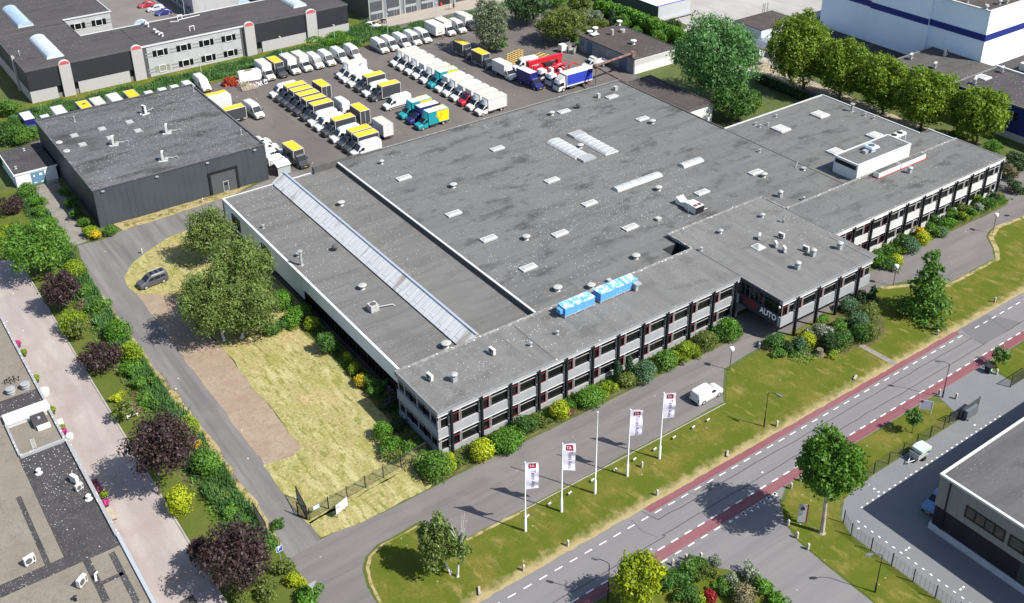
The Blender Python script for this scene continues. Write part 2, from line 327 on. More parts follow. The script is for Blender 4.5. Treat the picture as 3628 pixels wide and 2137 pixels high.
m_panelw = mat('white concrete panel', (0.46, 0.46, 0.46), [('noise', (.6, .6, .18), .42, .68, (0.37, 0.37, 0.365), .7), ('noise', (4, 4, .3), .5, .75, (0.52, 0.52, 0.52), .5)], rough=.8)
m_dkpanel = mat('dark anthracite panel', (0.032, 0.036, 0.044), rough=.6)
m_glass = mat('window glass', (0.006, 0.007, 0.008), [('noise', .45, .5, .72, (0.016, 0.017, 0.016), .9), ('noise', (1.1, 1.1, 1.8), .60, .68, (0.05, 0.048, 0.042), .7, .6)], rough=.08, spec=.25)
m_frame = mat('pale window frame', (0.33, 0.32, 0.315), rough=.6)
m_redfr = mat('maroon window sash', (0.11, 0.018, 0.028), rough=.5)
m_black = mat('black steel', (0.013, 0.013, 0.016), rough=.5)
m_dark = mat('dark fill', (0.02, 0.02, 0.02), rough=.9)
m_trunk = mat('bark', (0.13, 0.105, 0.08), [('noise', (3, 3, .8), .4, .7, (0.07, 0.055, 0.04), .8)], rough=1, obj=True)
m_birch = mat('birch bark', (0.55, 0.53, 0.50), [('noise', (2, 2, 5), .52, .65, (0.10, 0.09, 0.08), .8)], rough=.9, obj=True)
m_plane = mat('plane bark', (0.36, 0.32, 0.27), [('noise', (2, 2, 1), .45, .6, (0.22, 0.19, 0.15), .8)], rough=.9, obj=True)
# ------------------------------------------------------------------ ground sheets
rng = np.random.default_rng(7)
def ragged(poly, amp, step=1.2, seed=0):
    if amp <= 0: return [tuple(p) for p in poly]
    g = np.random.default_rng(seed + int(abs(poly[0][0] * 31 + poly[0][1] * 17))); out = []
    for i, p in enumerate(poly):
        q = poly[(i + 1) % len(poly)]; d = np.array(q, float) - np.array(p, float); L = np.hypot(*d); k = max(1, int(L / step)); nrm = np.array([-d[1], d[0]]) / max(L, 1e-6)
        o = 0.0
        for j in range(k):
            o = 0.55 * o + g.normal(0, amp * .7) if j else 0.0
            o = max(-amp * 1.6, min(amp * 1.6, o)); out.append(tuple(np.array(p, float) + d * j / k + nrm * o))
    return out
def sheet(name, poly, z, m, amp=0.0, step=1.2, kind='structure', label=None, cat=None):
    b = MB(); pts = ragged(poly, amp, step)
    a = sum(pts[i][0] * pts[(i + 1) % len(pts)][1] - pts[(i + 1) % len(pts)][0] * pts[i][1] for i in range(len(pts)))
    if a < 0: pts = pts[::-1]
    b.quad([(x, y, z) for x, y in pts])
    o = b.build(name, m, recalc=False); o['kind'] = kind
    if label: o['label'] = label
    return o
sheet('ground', [(-900, -600), (1100, -600), (1100, 1500), (-900, 1500)], 0.0, m_scrub)
sheet('yard', [(33, 200), (33, 215.5), (72, 216), (110.5, 217), (124, 217.5), (137, 218.5), (150, 222), (163, 212), (158, 196), (149.4, 186), (149.4, 160), (134, 140), (66, 140), (63, 163), (63.5, 201)], .012, m_yard, .35)
sheet('driveway', [(28.0, 50), (28, 120), (28.2, 153), (29.3, 162.5), (33, 162), (37, 163.2), (46, 163.6), (57, 164.6), (64, 166), (70, 166), (70, 153), (52, 156), (44.4, 156.5), (41.5, 155.9), (37.3, 153.3), (34.2, 150.9), (32.7, 148.7), (32.2, 146.3), (32.5, 140), (32.4, 97), (32.2, 82), (33, 50)], .016, m_asph, .10)
sheet('front_driveway', [(32.3, 82.6), (40, 82.1), (52, 82.3), (97, 82.4), (97, 86), (120, 86), (120, 82.6), (140, 82.8), (160, 82.5), (164.5, 86), (167, 94), (169, 130), (175, 152), (180, 152), (175, 120), (176, 90), (174, 79), (160, 78.6), (151, 79.4), (148, 78.4), (145.5, 75.6), (143, 73.6), (131, 73.6), (129, 77), (122, 79), (96, 78.9), (89, 78.4), (84, 73.5), (42, 73.4), (42.5, 78.6), (36.9, 78.4), (34.9, 77.5), (33.9, 76.3), (33.2, 74.0), (33.0, 70.8), (33.4, 65.3), (28, 65.3), (28, 82)], .020, m_asphx, .08)
sheet('path', [(3.0, -10), (20.6, -10), (20.6, 163), (18.5, 165), (3.0, 166)], .014, m_brick)
sheet('path', [(28.9, 188), (33.4, 188.6), (33.2, 187), (31.0, 163), (28.6, 162.6)], .022, m_conc)
# road, kerb lines, cycle lanes, paint
sheet('road', [(-80, 58.6), (58.4, 58.6), (60.0, 57.0), (63.0, 55.6), (65.2, 53.0), (66.3, 50.0), (66.3, -40), (73.3, -40), (73.3, 48), (73.5, 52), (74.3, 54.5), (76.1, 57), (79, 58.6), (420, 58.6), (420, 65.6), (-80, 65.6)], .010, m_road)
sheet('driveway', [(105.0, 53.0), (117.2, 53.0), (117.2, 57.5), (118.5, 58.6), (107.0, 58.6), (106.5, 57)], .018, m_yardbr)
sheet('yard', [(78.9, -20), (78.9, 49.4), (80, 51.5), (82.5, 53.2), (86, 53.8), (240, 53.8), (240, -20)], .014, m_yardbr)
sheet('cycle_lane', [(63.4, 65.5), (63.6, 64.55), (120.9, 64.75), (121.6, 65.55)], .016, m_red)
sheet('cycle_lane', [(20, 58.65), (20, 59.88), (190, 59.9), (190, 58.7)], .016, m_red)
sheet('road_repair', [(122.1, 65.3), (121.3, 61.3), (126.9, 61.2), (127.8, 65.3)], .014, m_patch)
sheet('road_repair', [(123.0, 65.3), (125.6, 61.25), (130.5, 61.25), (128.4, 65.3)], .0155, m_patch)
def marks():
    b = MB(); z = .020
    def dash(x, y, l=1.0, wd=.13): b.quad([(x, y - wd / 2, z), (x + l, y - wd / 2, z), (x + l, y + wd / 2, z), (x, y + wd / 2, z)])
    for i in range(95):
        x = 26 + i * 2.0
        if not 121.5 < x < 123: dash(x, 64.22 + .0015 * (x - 60))
    for i in range(80):
        x = 31.2 + i * 1.955; dash(x, 59.95, 1.0, .16)
    for x in (60.0, 62.0, 63.9, 65.85, 67.8): dash(x - .35, 58.47, .9, .15)
    for i in range(8): b.quad([(69.5 + i * 1.02, 58.25, z), (70.1 + i * 1.02, 58.25, z), (69.8 + i * 1.02, 58.85 - .25, z)][::1])
    for i in range(6): b.quad([(71.6 + i * 1.0, 58.55, z), (72.15 + i * 1.0, 58.55, z), (71.87 + i * 1.0, 57.85, z)][::-1])
    o = b.build('road_marking', m_white, recalc=False); o['kind'] = 'structure'
    s = MB(); z = .018
    def line(pts, wd=.09):
        for p, q in zip(pts, pts[1:]):
            d = np.array(q, float) - np.array(p, float); L = np.hypot(*d); n = np.array([-d[1], d[0]]) / L * wd / 2; d = d / L * wd / 2
            s.quad([(p[0] - d[0] + n[0], p[1] - d[1] + n[1], z), (p[0] - d[0] - n[0], p[1] - d[1] - n[1], z), (q[0] + d[0] - n[0], q[1] + d[1] - n[1], z), (q[0] + d[0] + n[0], q[1] + d[1] + n[1], z)])
    def wob(x0, x1, y, amp=.05):
        r = np.random.default_rng(int(x0)); xs = np.arange(x0, x1, 1.7); return [(x, y + r.normal(0, amp)) for x in xs]
    line([(63.0, 65.2), (63.6, 63.3)] + wob(63.6, 121.5, 63.2)); line([(46.0, 60.9)] + wob(47, 62.4, 61.0) + [(62.6, 61.05), (62.4, 61.3)] + wob(62.8, 124, 61.3)); line(wob(126.5, 190, 61.25))
    line([(121.2, 64.9), (121.6, 61.3)], .06); line([(128, 65.2), (127.2, 61.3)], .06); line([(61.2, 65), (61.0, 63), (61.8, 61.4)], .05)
    o = s.build('road_seam', m_seam, recalc=False); o['kind'] = 'structure'
    k = MB()
    for i, x in enumerate(np.arange(83, 110, .98)): k.quad([(x, 51.15, z), (x + .28, 51.15, z), (x + .28, 51.32, z), (x, 51.32, z)])
    for y in np.arange(22, 50, .93): k.quad([(81.0, y, z), (81.16, y, z), (81.16, y + .3, z), (81.0, y + .3, z)])
    for x, y in ((86.5, 53.0), (86.5, 52.2), (86.5, 51.6), (96.3, 52.3), (96.4, 53), (105.5, 52.0), (105.5, 53), (81.7, 44.3), (82.2, 44.3), (81.7, 37.7), (82.2, 37.7), (80.1, 49.3)): k.quad([(x, y, z), (x + .3, y, z), (x + .3, y + .18, z), (x, y + .18, z)])
    o = k.build('parking_marking', m_white, recalc=False); o['kind'] = 'structure'
marks()
# green sheets
sheet('verge', [(33.0, 65.7), (33.0, 70.4), (33.5, 74.2), (34.2, 76.3), (35.2, 77.5), (37.1, 78.2), (42.0, 78.3), (45, 73.3), (84, 73.2), (89.2, 78.0), (97, 78.6), (122.0, 78.8), (126.4, 76.6), (129.5, 76.5), (130.8, 73.3), (143.1, 73.3), (145.8, 75.4), (148.4, 78.1), (152, 79.2), (160, 78.4), (175, 78.6), (178, 84), (300, 84), (300, 65.55), (93, 65.5), (33, 65.4)], .034, m_vergey, .06, .4)
sheet('verge_edge', [(33.0, 68), (33.1, 71), (33.6, 74.2), (34.3, 76.2), (35.3, 77.4), (37.2, 78.1), (42.0, 78.2), (45.2, 73.3), (52, 73.35), (52, 73.0), (45, 73.05), (41.8, 78.0), (37.4, 77.95), (35.5, 77.2), (34.6, 76.0), (33.9, 74.1), (33.35, 71), (33.3, 68)], .042, m_straw, .06, .5)
sheet('verge_edge', [(122.0, 79.0), (126.2, 76.9), (129.4, 76.9), (130.6, 73.5), (143.2, 73.5), (145.8, 75.6), (148.4, 78.3), (152, 79.4), (160, 78.7), (160, 78.0), (152.2, 78.7), (148.8, 77.5), (146.3, 75.0), (143.6, 73.0), (130.2, 72.9), (129, 76.2), (125.8, 76.2), (122, 78.2)], .042, m_straw, .07, .5)
sheet('kerb_strip', [(52.0, 73.22), (84.0, 73.22), (84.0, 73.08), (52.0, 73.08)], .06, m_kerb)
sheet('lawn', [(32.2, 85.3), (45, 86.8), (50.5, 88), (52, 88), (52, 156), (46, 157.2), (44.4, 156.7), (41.4, 156.2), (37.1, 153.6), (34.0, 151.1), (32.4, 148.8), (31.9, 146.3), (32.2, 143), (36.6, 139), (37.3, 122), (37.0, 97.3), (35.6, 96.5), (32.1, 97.2), (32.0, 90)], .036, m_dry, .16)
sheet('earth_strip', [(32.2, 96.9), (35.7, 96.3), (37.2, 97.1), (37.3, 122), (36.6, 139.2), (32.3, 143.6), (32.2, 120)], .030, m_dirt, .12)
sheet('verge', [(32.4, 85.6), (32.4, 82.8), (36, 82.3), (40, 82.2), (46, 82.4), (50, 84.5), (50.3, 87.9), (45, 86.7)], .036, m_dry, .14)
sheet('planting_bed', [(45.5, 82.8), (49.4, 82.5), (55, 82.6), (80, 82.7), (96.6, 82.5), (97.5, 86.4), (46, 86.4)], .040, m_bed, .14)
sheet('planting_bed', [(47.6, 88.0), (53, 88.0), (53, 124), (47.8, 121), (48.6, 112), (48, 106)], .040, m_bed, .2)
sheet('planting_bed', [(119.8, 82.9), (130, 82.7), (150, 82.8), (161, 82.7), (164, 86), (164, 88), (119, 87)], .040, m_bed, .14)
sheet('planting_bed', [(95.5, 79.0), (97.0, 76.5), (99.8, 73.7), (104.5, 71.2), (110, 70.2), (113.4, 71.2), (116, 73.9), (116.5, 77.6), (110, 78.2), (104, 77.4), (101, 76.6), (98.5, 77.6)], .046, m_bed, .2)
sheet('path', [(107.4, 71.2), (107.6, 65.6), (108.5, 65.6), (108.3, 71.0)], .050, m_conc)
sheet('verge', [(36.2, 166.2), (36.8, 163.0), (46, 163.4), (57, 164.4), (61, 166.2)], .036, m_straw, .18)
sheet('lawn', [(20.85, -10), (28.2, -10), (28.4, 84), (27.9, 112), (27.9, 152), (28.6, 162.5), (28.8, 184), (25.6, 190), (18.5, 190), (18.5, 165.2), (20.85, 163.2)], .030, m_lawn, .12)
sheet('verge_edge', [(28.9, 98), (28.9, 112), (28.4, 122), (28.3, 136), (28.2, 146), (27.5, 146), (27.4, 120), (27.9, 105), (27.6, 98)], .042, m_straw, .18)
sheet('verge_edge', [(28.5, 84), (29.2, 92), (28.3, 97), (27.0, 97), (27.2, 84)], .042, m_straw, .18)
sheet('ditch_soil', [(23.8, 98), (25.4, 98), (25.6, 163), (23.9, 163)], .038, m_bed, .3)
b = MB(); b.box(20.6, 20.8, -10, 163, 0, .10); o = b.build('kerb', m_kerb); o['kind'] = 'structure'
sheet('verge', [(73.5, -20), (73.45, 48), (73.7, 52), (74.6, 54.4), (76.4, 56.9), (79.4, 58.45), (104, 58.45), (106.3, 57.0), (105.2, 54.0), (89, 54.0), (84.5, 53.6), (81.5, 52.9), (79.3, 50.8), (78.7, 49), (78.7, -20)], .034, m_verge, .10)
sheet('verge', [(117.4, 54.0), (117.6, 57.4), (119.3, 58.4), (300, 58.4), (300, 54.0)], .034, m_verge, .10)
sheet('verge', [(58.6, 58.4), (60.2, 56.8), (63.0, 55.4), (65.0, 52.8), (66.1, 49.8), (66.1, -20), (20, -20), (20, 58.4)], .034, m_verge, .14)
sheet('verge', [(33, 216), (72, 216.4), (110.5, 217.5), (110.0, 233), (30, 227.4), (20, 227), (20, 216)], .030, m_verge, .2)
sheet('verge', [(110, 217.5), (124, 218), (136, 219), (160, 222.5), (160, 224), (146, 223), (134, 223), (122, 223.6), (119.8, 226), (119.5, 233), (110, 240)], .030, m_verge, .2)
sheet('ground_yard', [(119.6, 233.5), (119.9, 226), (122, 223.7), (134, 223.2), (170, 223), (170, 236), (119.6, 236)], .020, m_beige)
sheet('yard_lane', [(121.5, 224.2), (134, 223.3), (170, 223.1), (170, 225.2), (134, 225.4), (122.5, 226.2)], .026, m_yard, .05)
sheet('car_park', [(64, 243), (100, 243), (100, 330), (66, 330), (66, 268), (64, 260)], .020, mat('car park asphalt', (0.13, 0.12, 0.115), [('noise', .1, .4, .7, (0.17, 0.155, 0.145), .8)], rough=.95))
sheet('concrete_yard', [(162, 150), (172, 176), (182, 183), (182, 250), (330, 250), (330, 168), (208, 168), (200, 150)], .016, m_conc2)
sheet('track', [(173, 93), (176.5, 93), (176.8, 122), (178.5, 155), (176, 160), (172, 160), (174, 122)], .030, mat('sandy track', (0.30, 0.245, 0.18), [('noise', .5, .4, .7, (0.22, 0.19, 0.14), .8)], rough=1), .2)
# ================================================================== the long two-storey office and hall
OB = thing('office_building', 'long grey flat-roofed two-storey office and hall block filling the middle of the site', 'building', (105, 119, 0))
def slab(name, x0, x1, y0, y1, z, m, parent, th=.12): return MB().box(x0, x1, y0, y1, z - th, z, skip='b').build(name, m, parent, recalc=False)
ZR = 6.62; ZH = 6.02; ZL = 5.32
slab('roof', 49.62, 99.4, 86.12, 95.6, ZR, m_roofy, OB); slab('roof', 119.4, 163.3, 86.3, 95.8, ZR - .01, m_roofx, OB)
slab('roof', 99.4, 119.4, 78.42, 100.9, ZR + .01, m_roofy, OB)
b = MB(); b.box(71.6, 96.3, 95.6, 153.4, ZH - .12, ZH, skip='b'); b.box(96.3, 99.6, 99.0, 153.4, ZH - .12, ZH, skip='bw'); b.box(99.6, 119.6, 100.7, 153.4, ZH - .12, ZH, skip='bw'); b.box(119.6, 134.4, 95.6, 153.4, ZH - .12, ZH, skip='bw'); b.build('roof', m_roofx, OB, recalc=False)
slab('roof', 50.95, 71.4, 95.5, 153.6, ZL, m_roofl, OB)
slab('roof', 134.5, 161.2, 95.7, 124.0, ZH + .05, m_roofx, OB); slab('roof', 155, 164.0, 95.8, 101.9, ZH + .04, m_roofx, OB)
# walls
b = MB()
b.box(49.9, 99.3, 86.62, 95.5, 0, ZR - .13); b.box(119.5, 163.0, 86.62, 95.7, 0, ZR - .14); b.box(99.9, 119.2, 86.8, 100.8, 0, ZR - .12); b.box(99.9, 117.7, 78.9, 86.8, 2.55, ZR - .12)
b.box(71.55, 134.35, 101, 153.3, 0, ZH - .13); b.box(134.4, 161.0, 95.9, 123.9, 0, ZH - .08); b.box(155, 163.8, 96, 101.8, 0, ZH - .09)
b.build('wall', m_panel, OB)
b = MB(); b.box(50.8, 51.1, 124.6, 153.7, 1.5, ZL + .10); b.box(50.8, 51.1, 96.0, 124.6, 3.15, ZL + .10); b.box(50.8, 71.4, 153.5, 153.75, 0, ZL + .1); b.build('wall', m_wht2, OB)
b = MB(); b.box(51.0, 71.3, 96, 153.5, 0, ZL - .13); b.box(50.86, 51.0, 96, 153.6, 0, .9); b.build('wall', m_dkpanel, OB)
b = MB(); b.box(71.3, 71.5, 95.8, 153.5, ZL, ZH + .02); b.build('wall', m_copdk, OB)
b = MB(); b.box(96.2, 99.5, 98.9, 99.1, 2.5, ZH - .01); b.box(96.15, 96.3, 95.7, 99.0, 2.5, ZH - .01); b.box(99.42, 99.8, 95.7, 100.8, 2.5, ZR); b.box(96.2, 99.5, 95.6, 99, 2.4, 2.5); b.build('wall', m_dkpanel, OB)
# copings and roof edges
b = MB()
b.box(49.5, 99.45, 85.98, 86.22, ZR - .1, ZR + .06); b.box(49.5, 49.74, 86.22, 95.45, ZR - .1, ZR + .06); b.box(99.3, 118.2, 78.28, 78.5, ZR - .1, ZR + .07); b.box(99.3, 99.5, 78.5, 85.98, ZR - .1, ZR + .07)
b.box(118.0, 118.2, 78.5, 86.2, ZR - .1, ZR + .07); b.box(118.2, 163.5, 86.2, 86.42, ZR - .1, ZR + .06); b.box(163.3, 163.5, 86.42, 95.9, ZR - .1, ZR + .06)
b.build('roof_edge', m_coping, OB)
b = MB(); b.box(49.5, 99.2, 95.45, 95.85, ZR - .4, ZR + .16); b.box(119.6, 163.4, 95.75, 96.1, ZR - .4, ZR + .14); b.box(99.2, 119.6, 100.75, 101.05, ZR - .4, ZR + .14); b.box(99.2, 99.42, 95.85, 100.75, ZR - .3, ZR + .10); b.box(119.35, 119.6, 96.1, 100.75, ZR - .3, ZR + .10)
b.build('roof_kerb', mat('droppings crusted kerb', (0.16, 0.16, 0.157), [('noise', 1.5, .46, .62, (0.27, 0.27, 0.262), .9), ('speck', 2.2, .3, .5, DROP, .8), ('noise', .12, .56, .7, (0.13, 0.13, 0.13), .7)]), OB)
b = MB(); b.box(50.72, 50.95, 95.9, 153.75, ZL + .02, ZL + .17); b.box(50.95, 71.3, 153.5, 153.8, ZL + .02, ZL + .17); b.box(71.3, 71.62, 95.8, 153.4, ZH + .02, ZH + .13); b.box(134.5, 161.3, 123.95, 124.2, ZH, ZH + .2); b.box(161.15, 161.4, 101.8, 124.2, ZH, ZH + .2); b.box(163.9, 164.15, 96, 102, ZH, ZH + .2)
b.build('roof_edge', m_alu, OB)
b = MB(); b.box(76, 134.6, 153.35, 153.75, ZH - .3, ZH + .22); b.box(66.8, 76, 153.4, 153.8, ZL, ZH + .45); b.box(134.35, 134.6, 124.2, 153.35, ZH - .3, ZH + .16); b.box(66.8, 67, 153, 153.4, ZL, ZH + .4); b.build('roof_edge', m_copdk, OB)
b = MB(); b.box(80, 134.4, 153.36, 153.79, ZH + .1, ZH + .23); b.build('roof_edge', m_coping, OB)
for (x0, y0, x1, y1, z) in ((99.4, 86.3, 99.5, 95.5, ZR + .03), (119.3, 86.3, 119.42, 95.7, ZR + .03), (66.8, 86.3, 66.95, 95.4, ZR + .012), (134.4, 95.9, 134.55, 123.9, ZH + .06)): MB().box(x0, x1, y0, y1, z - .1, z).build('roof_joint', m_copdk, OB)
# facade
def facade(name_, x0, x1, y, white):
    mp = m_panelw if white else m_panel
    MB().box(x0, x1, y, y + .5, 6.02, ZR - .1).build('fascia', mp, OB)
    b = MB(); b.box(x0, x1, y + .02, y + .5, 2.74, 3.96); b.build('spandrel', mp, OB)
    b = MB(); b.box(x0, x1, y + .06, y + .5, 0, .76); b.build('plinth', mp, OB)
    b = MB(); b.box(x0, x1, y - .05, y + .06, 5.95, 6.02); b.box(x0, x1, y - .03, y + .06, 2.66, 2.74); b.build('sun_blind_rail', m_wht, OB)
facade('front', 49.52, 99.3, 86.0, False); facade('wing', 119.4, 163.4, 86.2, True)
def window(x0, x1, y, z0, z1, parent, split=.32, mirror=False, red=True):
    """one bay of glazing: small sash, double mullion, wide light with transom"""
    w = MB().box(x0, x1, y + .30, y + .38, z0, z1).build('window', m_glass, parent, recalc=False)
    L = x1 - x0; xs = x0 + (L * (1 - split) if mirror else L * split); f = MB()
    f.box(xs - .13, xs - .06, y + .10, y + .21, z0, z1); f.box(xs + .06, xs + .13, y + .10, y + .21, z0, z1)
    wa, wb = (x0, xs - .15) if mirror else (xs + .15, x1); zt = z0 + (z1 - z0) * .66
    f.box(wa, wb, y + .14, y + .21, zt, zt + .06); f.box(x0, x1, y + .10, y + .21, z0, z0 + .05)
    f.box(x0, x0 + .05, y + .14, y + .21, z0 + .05, z1); f.box(x1 - .05, x1, y + .14, y + .21, z0 + .05, z1)
    f.build('frame', m_frame, w)
    sa, sb = (xs + .16, x1 - .09) if mirror else (x0 + .09, xs - .16); s = MB(); zt = z0 + (z1 - z0) * .72; t = .09
    s.box(sa, sb, y + .12, y + .21, zt - t, zt); s.box(sa, sb, y + .12, y + .21, z0 + .06, z0 + .06 + t); s.box(sa, sa + t, y + .12, y + .21, z0 + .06 + t, zt - t); s.box(sb - t, sb, y + .12, y + .21, z0 + .06 + t, zt - t)
    s.build('sash', m_redfr if red else m_frame, w)
def column(x, y, z0=0, z1=6.42):
    b = MB(); b.box(x - .11, x + .11, y - .40, y - .18, z0, z1); b.box(x - .04, x + .04, y - .18, y + .1, z0, z1 - .35); b.prism([(x - .11, y - .40), (x + .11, y - .40), (x + .11, y - .28), (x - .11, y - .28)], z1, z1 + .1)
    b.build('column', m_black, OB)
    b = MB(); b.box(x - .27, x - .21, y - .12, y - .06, .3, z1 - .7); b.build('downpipe', m_frame, OB)
XC = [51.25 + 4.268 * k for k in range(12)]
window(49.75, 51.05, 86.0, 3.96, 6.0, OB, .06, red=False); window(49.75, 51.05, 86.0, .76, 2.7, OB, .06, red=False)
for k, x in enumerate(XC):
    column(x, 86.0)
    xe = XC[k + 1] if k < 11 else 99.35
    if xe - x > 2:
        window(x + .2, xe - .2, 86.0, 3.96, 6.0, OB); window(x + .2, xe - .2, 86.0, .76, 2.7, OB)
XB = [119.45 + 4.295 * k for k in range(11)]
for k, x in enumerate(XB):
    column(x, 86.2)
    if k < 10:
        window(x + .2, XB[k + 1] - .2, 86.2, 3.96, 6.0, OB, .36, True, k < 3); window(x + .2, XB[k + 1] - .2, 86.2, .76, 2.7, OB, .36, True, k < 3)
# projecting upper room over the entrance
XP = [102.2, 106.5, 110.8, 115.1]
MB().box(99.32, 118.15, 78.3, 78.8, 6.02, ZR - .1).build('fascia', m_panel, OB); MB().box(99.32, 118.15, 78.32, 78.9, 2.4, 3.96).build('spandrel', m_panel, OB)
MB().box(99.32, 118.15, 78.22, 78.36, 5.94, 6.02).build('sun_blind_rail', m_wht, OB)
b = MB(); b.box(99.32, 99.9, 78.8, 86.05, 5.95, ZR - .1); b.box(99.32, 99.9, 78.9, 86.05, 2.4, 4.12); b.box(99.4, 118.1, 78.9, 86.8, 2.38, 2.5); b.box(117.6, 118.15, 78.9, 86.8, 2.4, ZR - .1); b.build('wall', m_dkpanel, OB)
for k, x in enumerate(XP):
    column(x, 78.3)
    if k < 3: window(x + .2, XP[k + 1] - .2, 78.3, 3.96, 6.0, OB, .3)
window(99.5, 102.0, 78.3, 3.96, 6.0, OB, .5); window(115.3, 118.0, 78.3, 3.96, 6.0, OB, .5)
def side_window(x, y0, y1, z0, z1, parent, n, m_f=m_frame, transom=True):
    w = MB().box(x + .3, x + .38, y0, y1, z0, z1).build('window', m_glass, parent, recalc=False); f = MB()
    for i in range(n + 1):
        y = y0 + (y1 - y0) * i / n; f.box(x + .18, x + .3, y - .06, y + .06, z0, z1)
    if transom: zt = z0 + (z1 - z0) * .62; f.box(x + .2, x + .3, y0, y1, zt, zt + .06)
    f.build('frame', m_f, w)
side_window(99.32, 79.0, 81.7, 4.12, 5.95, OB, 1, m_copdk); side_window(99.32, 81.9, 84.2, 4.12, 5.95, OB, 3, m_copdk); side_window(99.32, 84.4, 86.0, 4.12, 5.95, OB, 2, m_copdk)
m_let_r = mat('sign red letters', (0.25, 0.012, 0.02), rough=.5); m_let_w = mat('sign white letters', (0.80, 0.82, 0.88), rough=.5)
lettering('sign_lettering', 'TATEV', 1.3, (99.29, 85.5, 2.78), (0, -1, 0), (0, 0, 1), m_let_r, OB, 3.0, .03)
lettering('sign_lettering', 'AUTO', 1.3, (99.29, 82.1, 2.78), (0, -1, 0), (0, 0, 1), m_let_w, OB, 3.0, .03)
MB().lathe((99.1, 78.6, 5.7), [(.05, -.2), (.14, -.15), (.16, 0), (.1, .12)], 10).build('wall_lamp', m_wht, OB, True)
# short end facade
b = MB(); b.box(49.52, 49.95, 86.5, 95.6, 5.95, ZR - .1); b.box(49.54, 49.95, 86.5, 95.6, 2.72, 4.12); b.box(49.58, 49.95, 86.5, 95.6, 0, .86); b.build('spandrel', m_panel, OB)
for i in range(3):
    for z0, z1 in ((4.12, 5.95), (.86, 2.72)): side_window(49.55, 86.6 + i * 3.0, 86.6 + (i + 1) * 3.0, z0, z1, OB, 2)
# long side of the low hall: glazing band, two dark windows, downpipe
for i in range(9): side_window(50.7, 96.6 + i * 3.1, 96.6 + (i + 1) * 3.1 - .1, .9, 3.15, OB, 3, m_black)
for y in (137.2, 148.6):
    w = MB().box(50.74, 50.84, y - 1.5, y + 1.5, 2.2, 4.3).build('window', m_glass, OB, recalc=False); f = MB()
    for k in range(4): f.box(50.68, 50.74, y - 1.5 + k, y - 1.42 + k, 2.2, 4.3)
    f.box(50.68, 50.74, y - 1.5, y + 1.58, 2.16, 2.24); f.box(50.68, 50.74, y - 1.5, y + 1.58, 4.26, 4.34); f.build('frame', m_black, w)
MB().tube([(50.62, 97.2, .2), (50.62, 97.2, 4.6), (50.9, 97.2, 5.2)], .09, 8).build('downpipe', m_galv, OB, True); MB().tube([(50.6, 153.2, .2), (50.6, 153.2, 5.2)], .07, 8).build('downpipe', m_copdk, OB, True)
# spiral stair in the corner
st = MB(); st.tube([(50.9, 96.3 - .9, 0), (50.9, 95.4, 3.6)], .06)
for i in range(14):
    a = i * .55; st.box(-.05, 1.0, -.12, .12, .25 * i, .25 * i + .04); st.turn(len(st.v) - 8, Matrix.Translation((49.0, 96.9, 0)) @ Matrix.Rotation(a, 4, 'Z'))
st.tube([(49.0 + 1.05 * math.cos(i * .28), 96.9 + 1.05 * math.sin(i * .28), .125 * i + .95) for i in range(28)], .03, 6); st.tube([(49.0, 96.9, 0), (49.0, 96.9, 4.4)], .06)
st.build('spiral_stair', m_black, OB)
# long ridged roof light
m_mon = mat('weathered white sheet', (0.52, 0.525, 0.53), [('brick', 1, 0, 1, (0.45, 0.465, 0.49), .8, (.52, 60, .0, R(90))), ('brick', 1, -1, 1, (0.22, 0.21, 0.20), .8, (60, 1.05, .04)), ('noise', (.02, .55, .3), .56, .68, (0.20, 0.165, 0.12), .75), ('noise', (.5, 2.2, .3), .55, .75, (0.24, 0.22, 0.19), .5)], rough=.6)
m_mony = mat('pale yellow sheet', (0.47, 0.46, 0.36), [('brick', 1, -1, 1, (0.25, 0.245, 0.17), .7, (60, .5, .04)), ('noise', .3, .45, .7, (0.40, 0.41, 0.29), .6)], rough=.7)
y0, y1 = 95.95, 154.0
rl = MB().quad([(59.5, y1, ZL + .22), (59.5, y0, ZL + .22), (61.75, y0, 7.0), (61.75, y1, 7.0)]).quad([(59.5, y1, ZL + .14), (61.75, y1, 6.9), (61.75, y0, 6.9), (59.5, y0, ZL + .14)]).build('ridge_light', m_mon, OB, recalc=False)
MB().quad([(61.75, y1, 7.0), (61.75, y0, 7.0), (63.0, y0, ZL + .2), (63.0, y1, ZL + .2)]).build('ridge_light_back', m_mony, OB, recalc=False)
b = MB()
b.quad([(59.6, y0 + .02, ZL), (62.9, y0 + .02, ZL), (62.9, y0 + .02, ZL + .2), (61.75, y0 + .02, 6.95), (59.6, y0 + .02, ZL + .2)]); b.quad([(59.6, y1 - .05, ZL), (59.6, y1 - .05, ZL + .2), (61.75, y1 - .05, 6.95), (62.9, y1 - .05, ZL + .2), (62.9, y1 - .05, ZL)])
b.build('gable', mat('ochre timber', (0.26, 0.17, 0.07), rough=.8), rl, recalc=False)
b = MB(); b.box(61.58, 61.92, y0, y1, 6.99, 7.06); b.build('ridge_cap', mat('bluish zinc', (0.36, 0.40, 0.46), rough=.5, metal=.3), rl)
b = MB(); b.box(59.55, 59.62, y0, y1, ZL, ZL + .14); b.box(62.9, 62.96, y0, y1, ZL, ZL + .22); b.build('kerb', m_dark, rl)
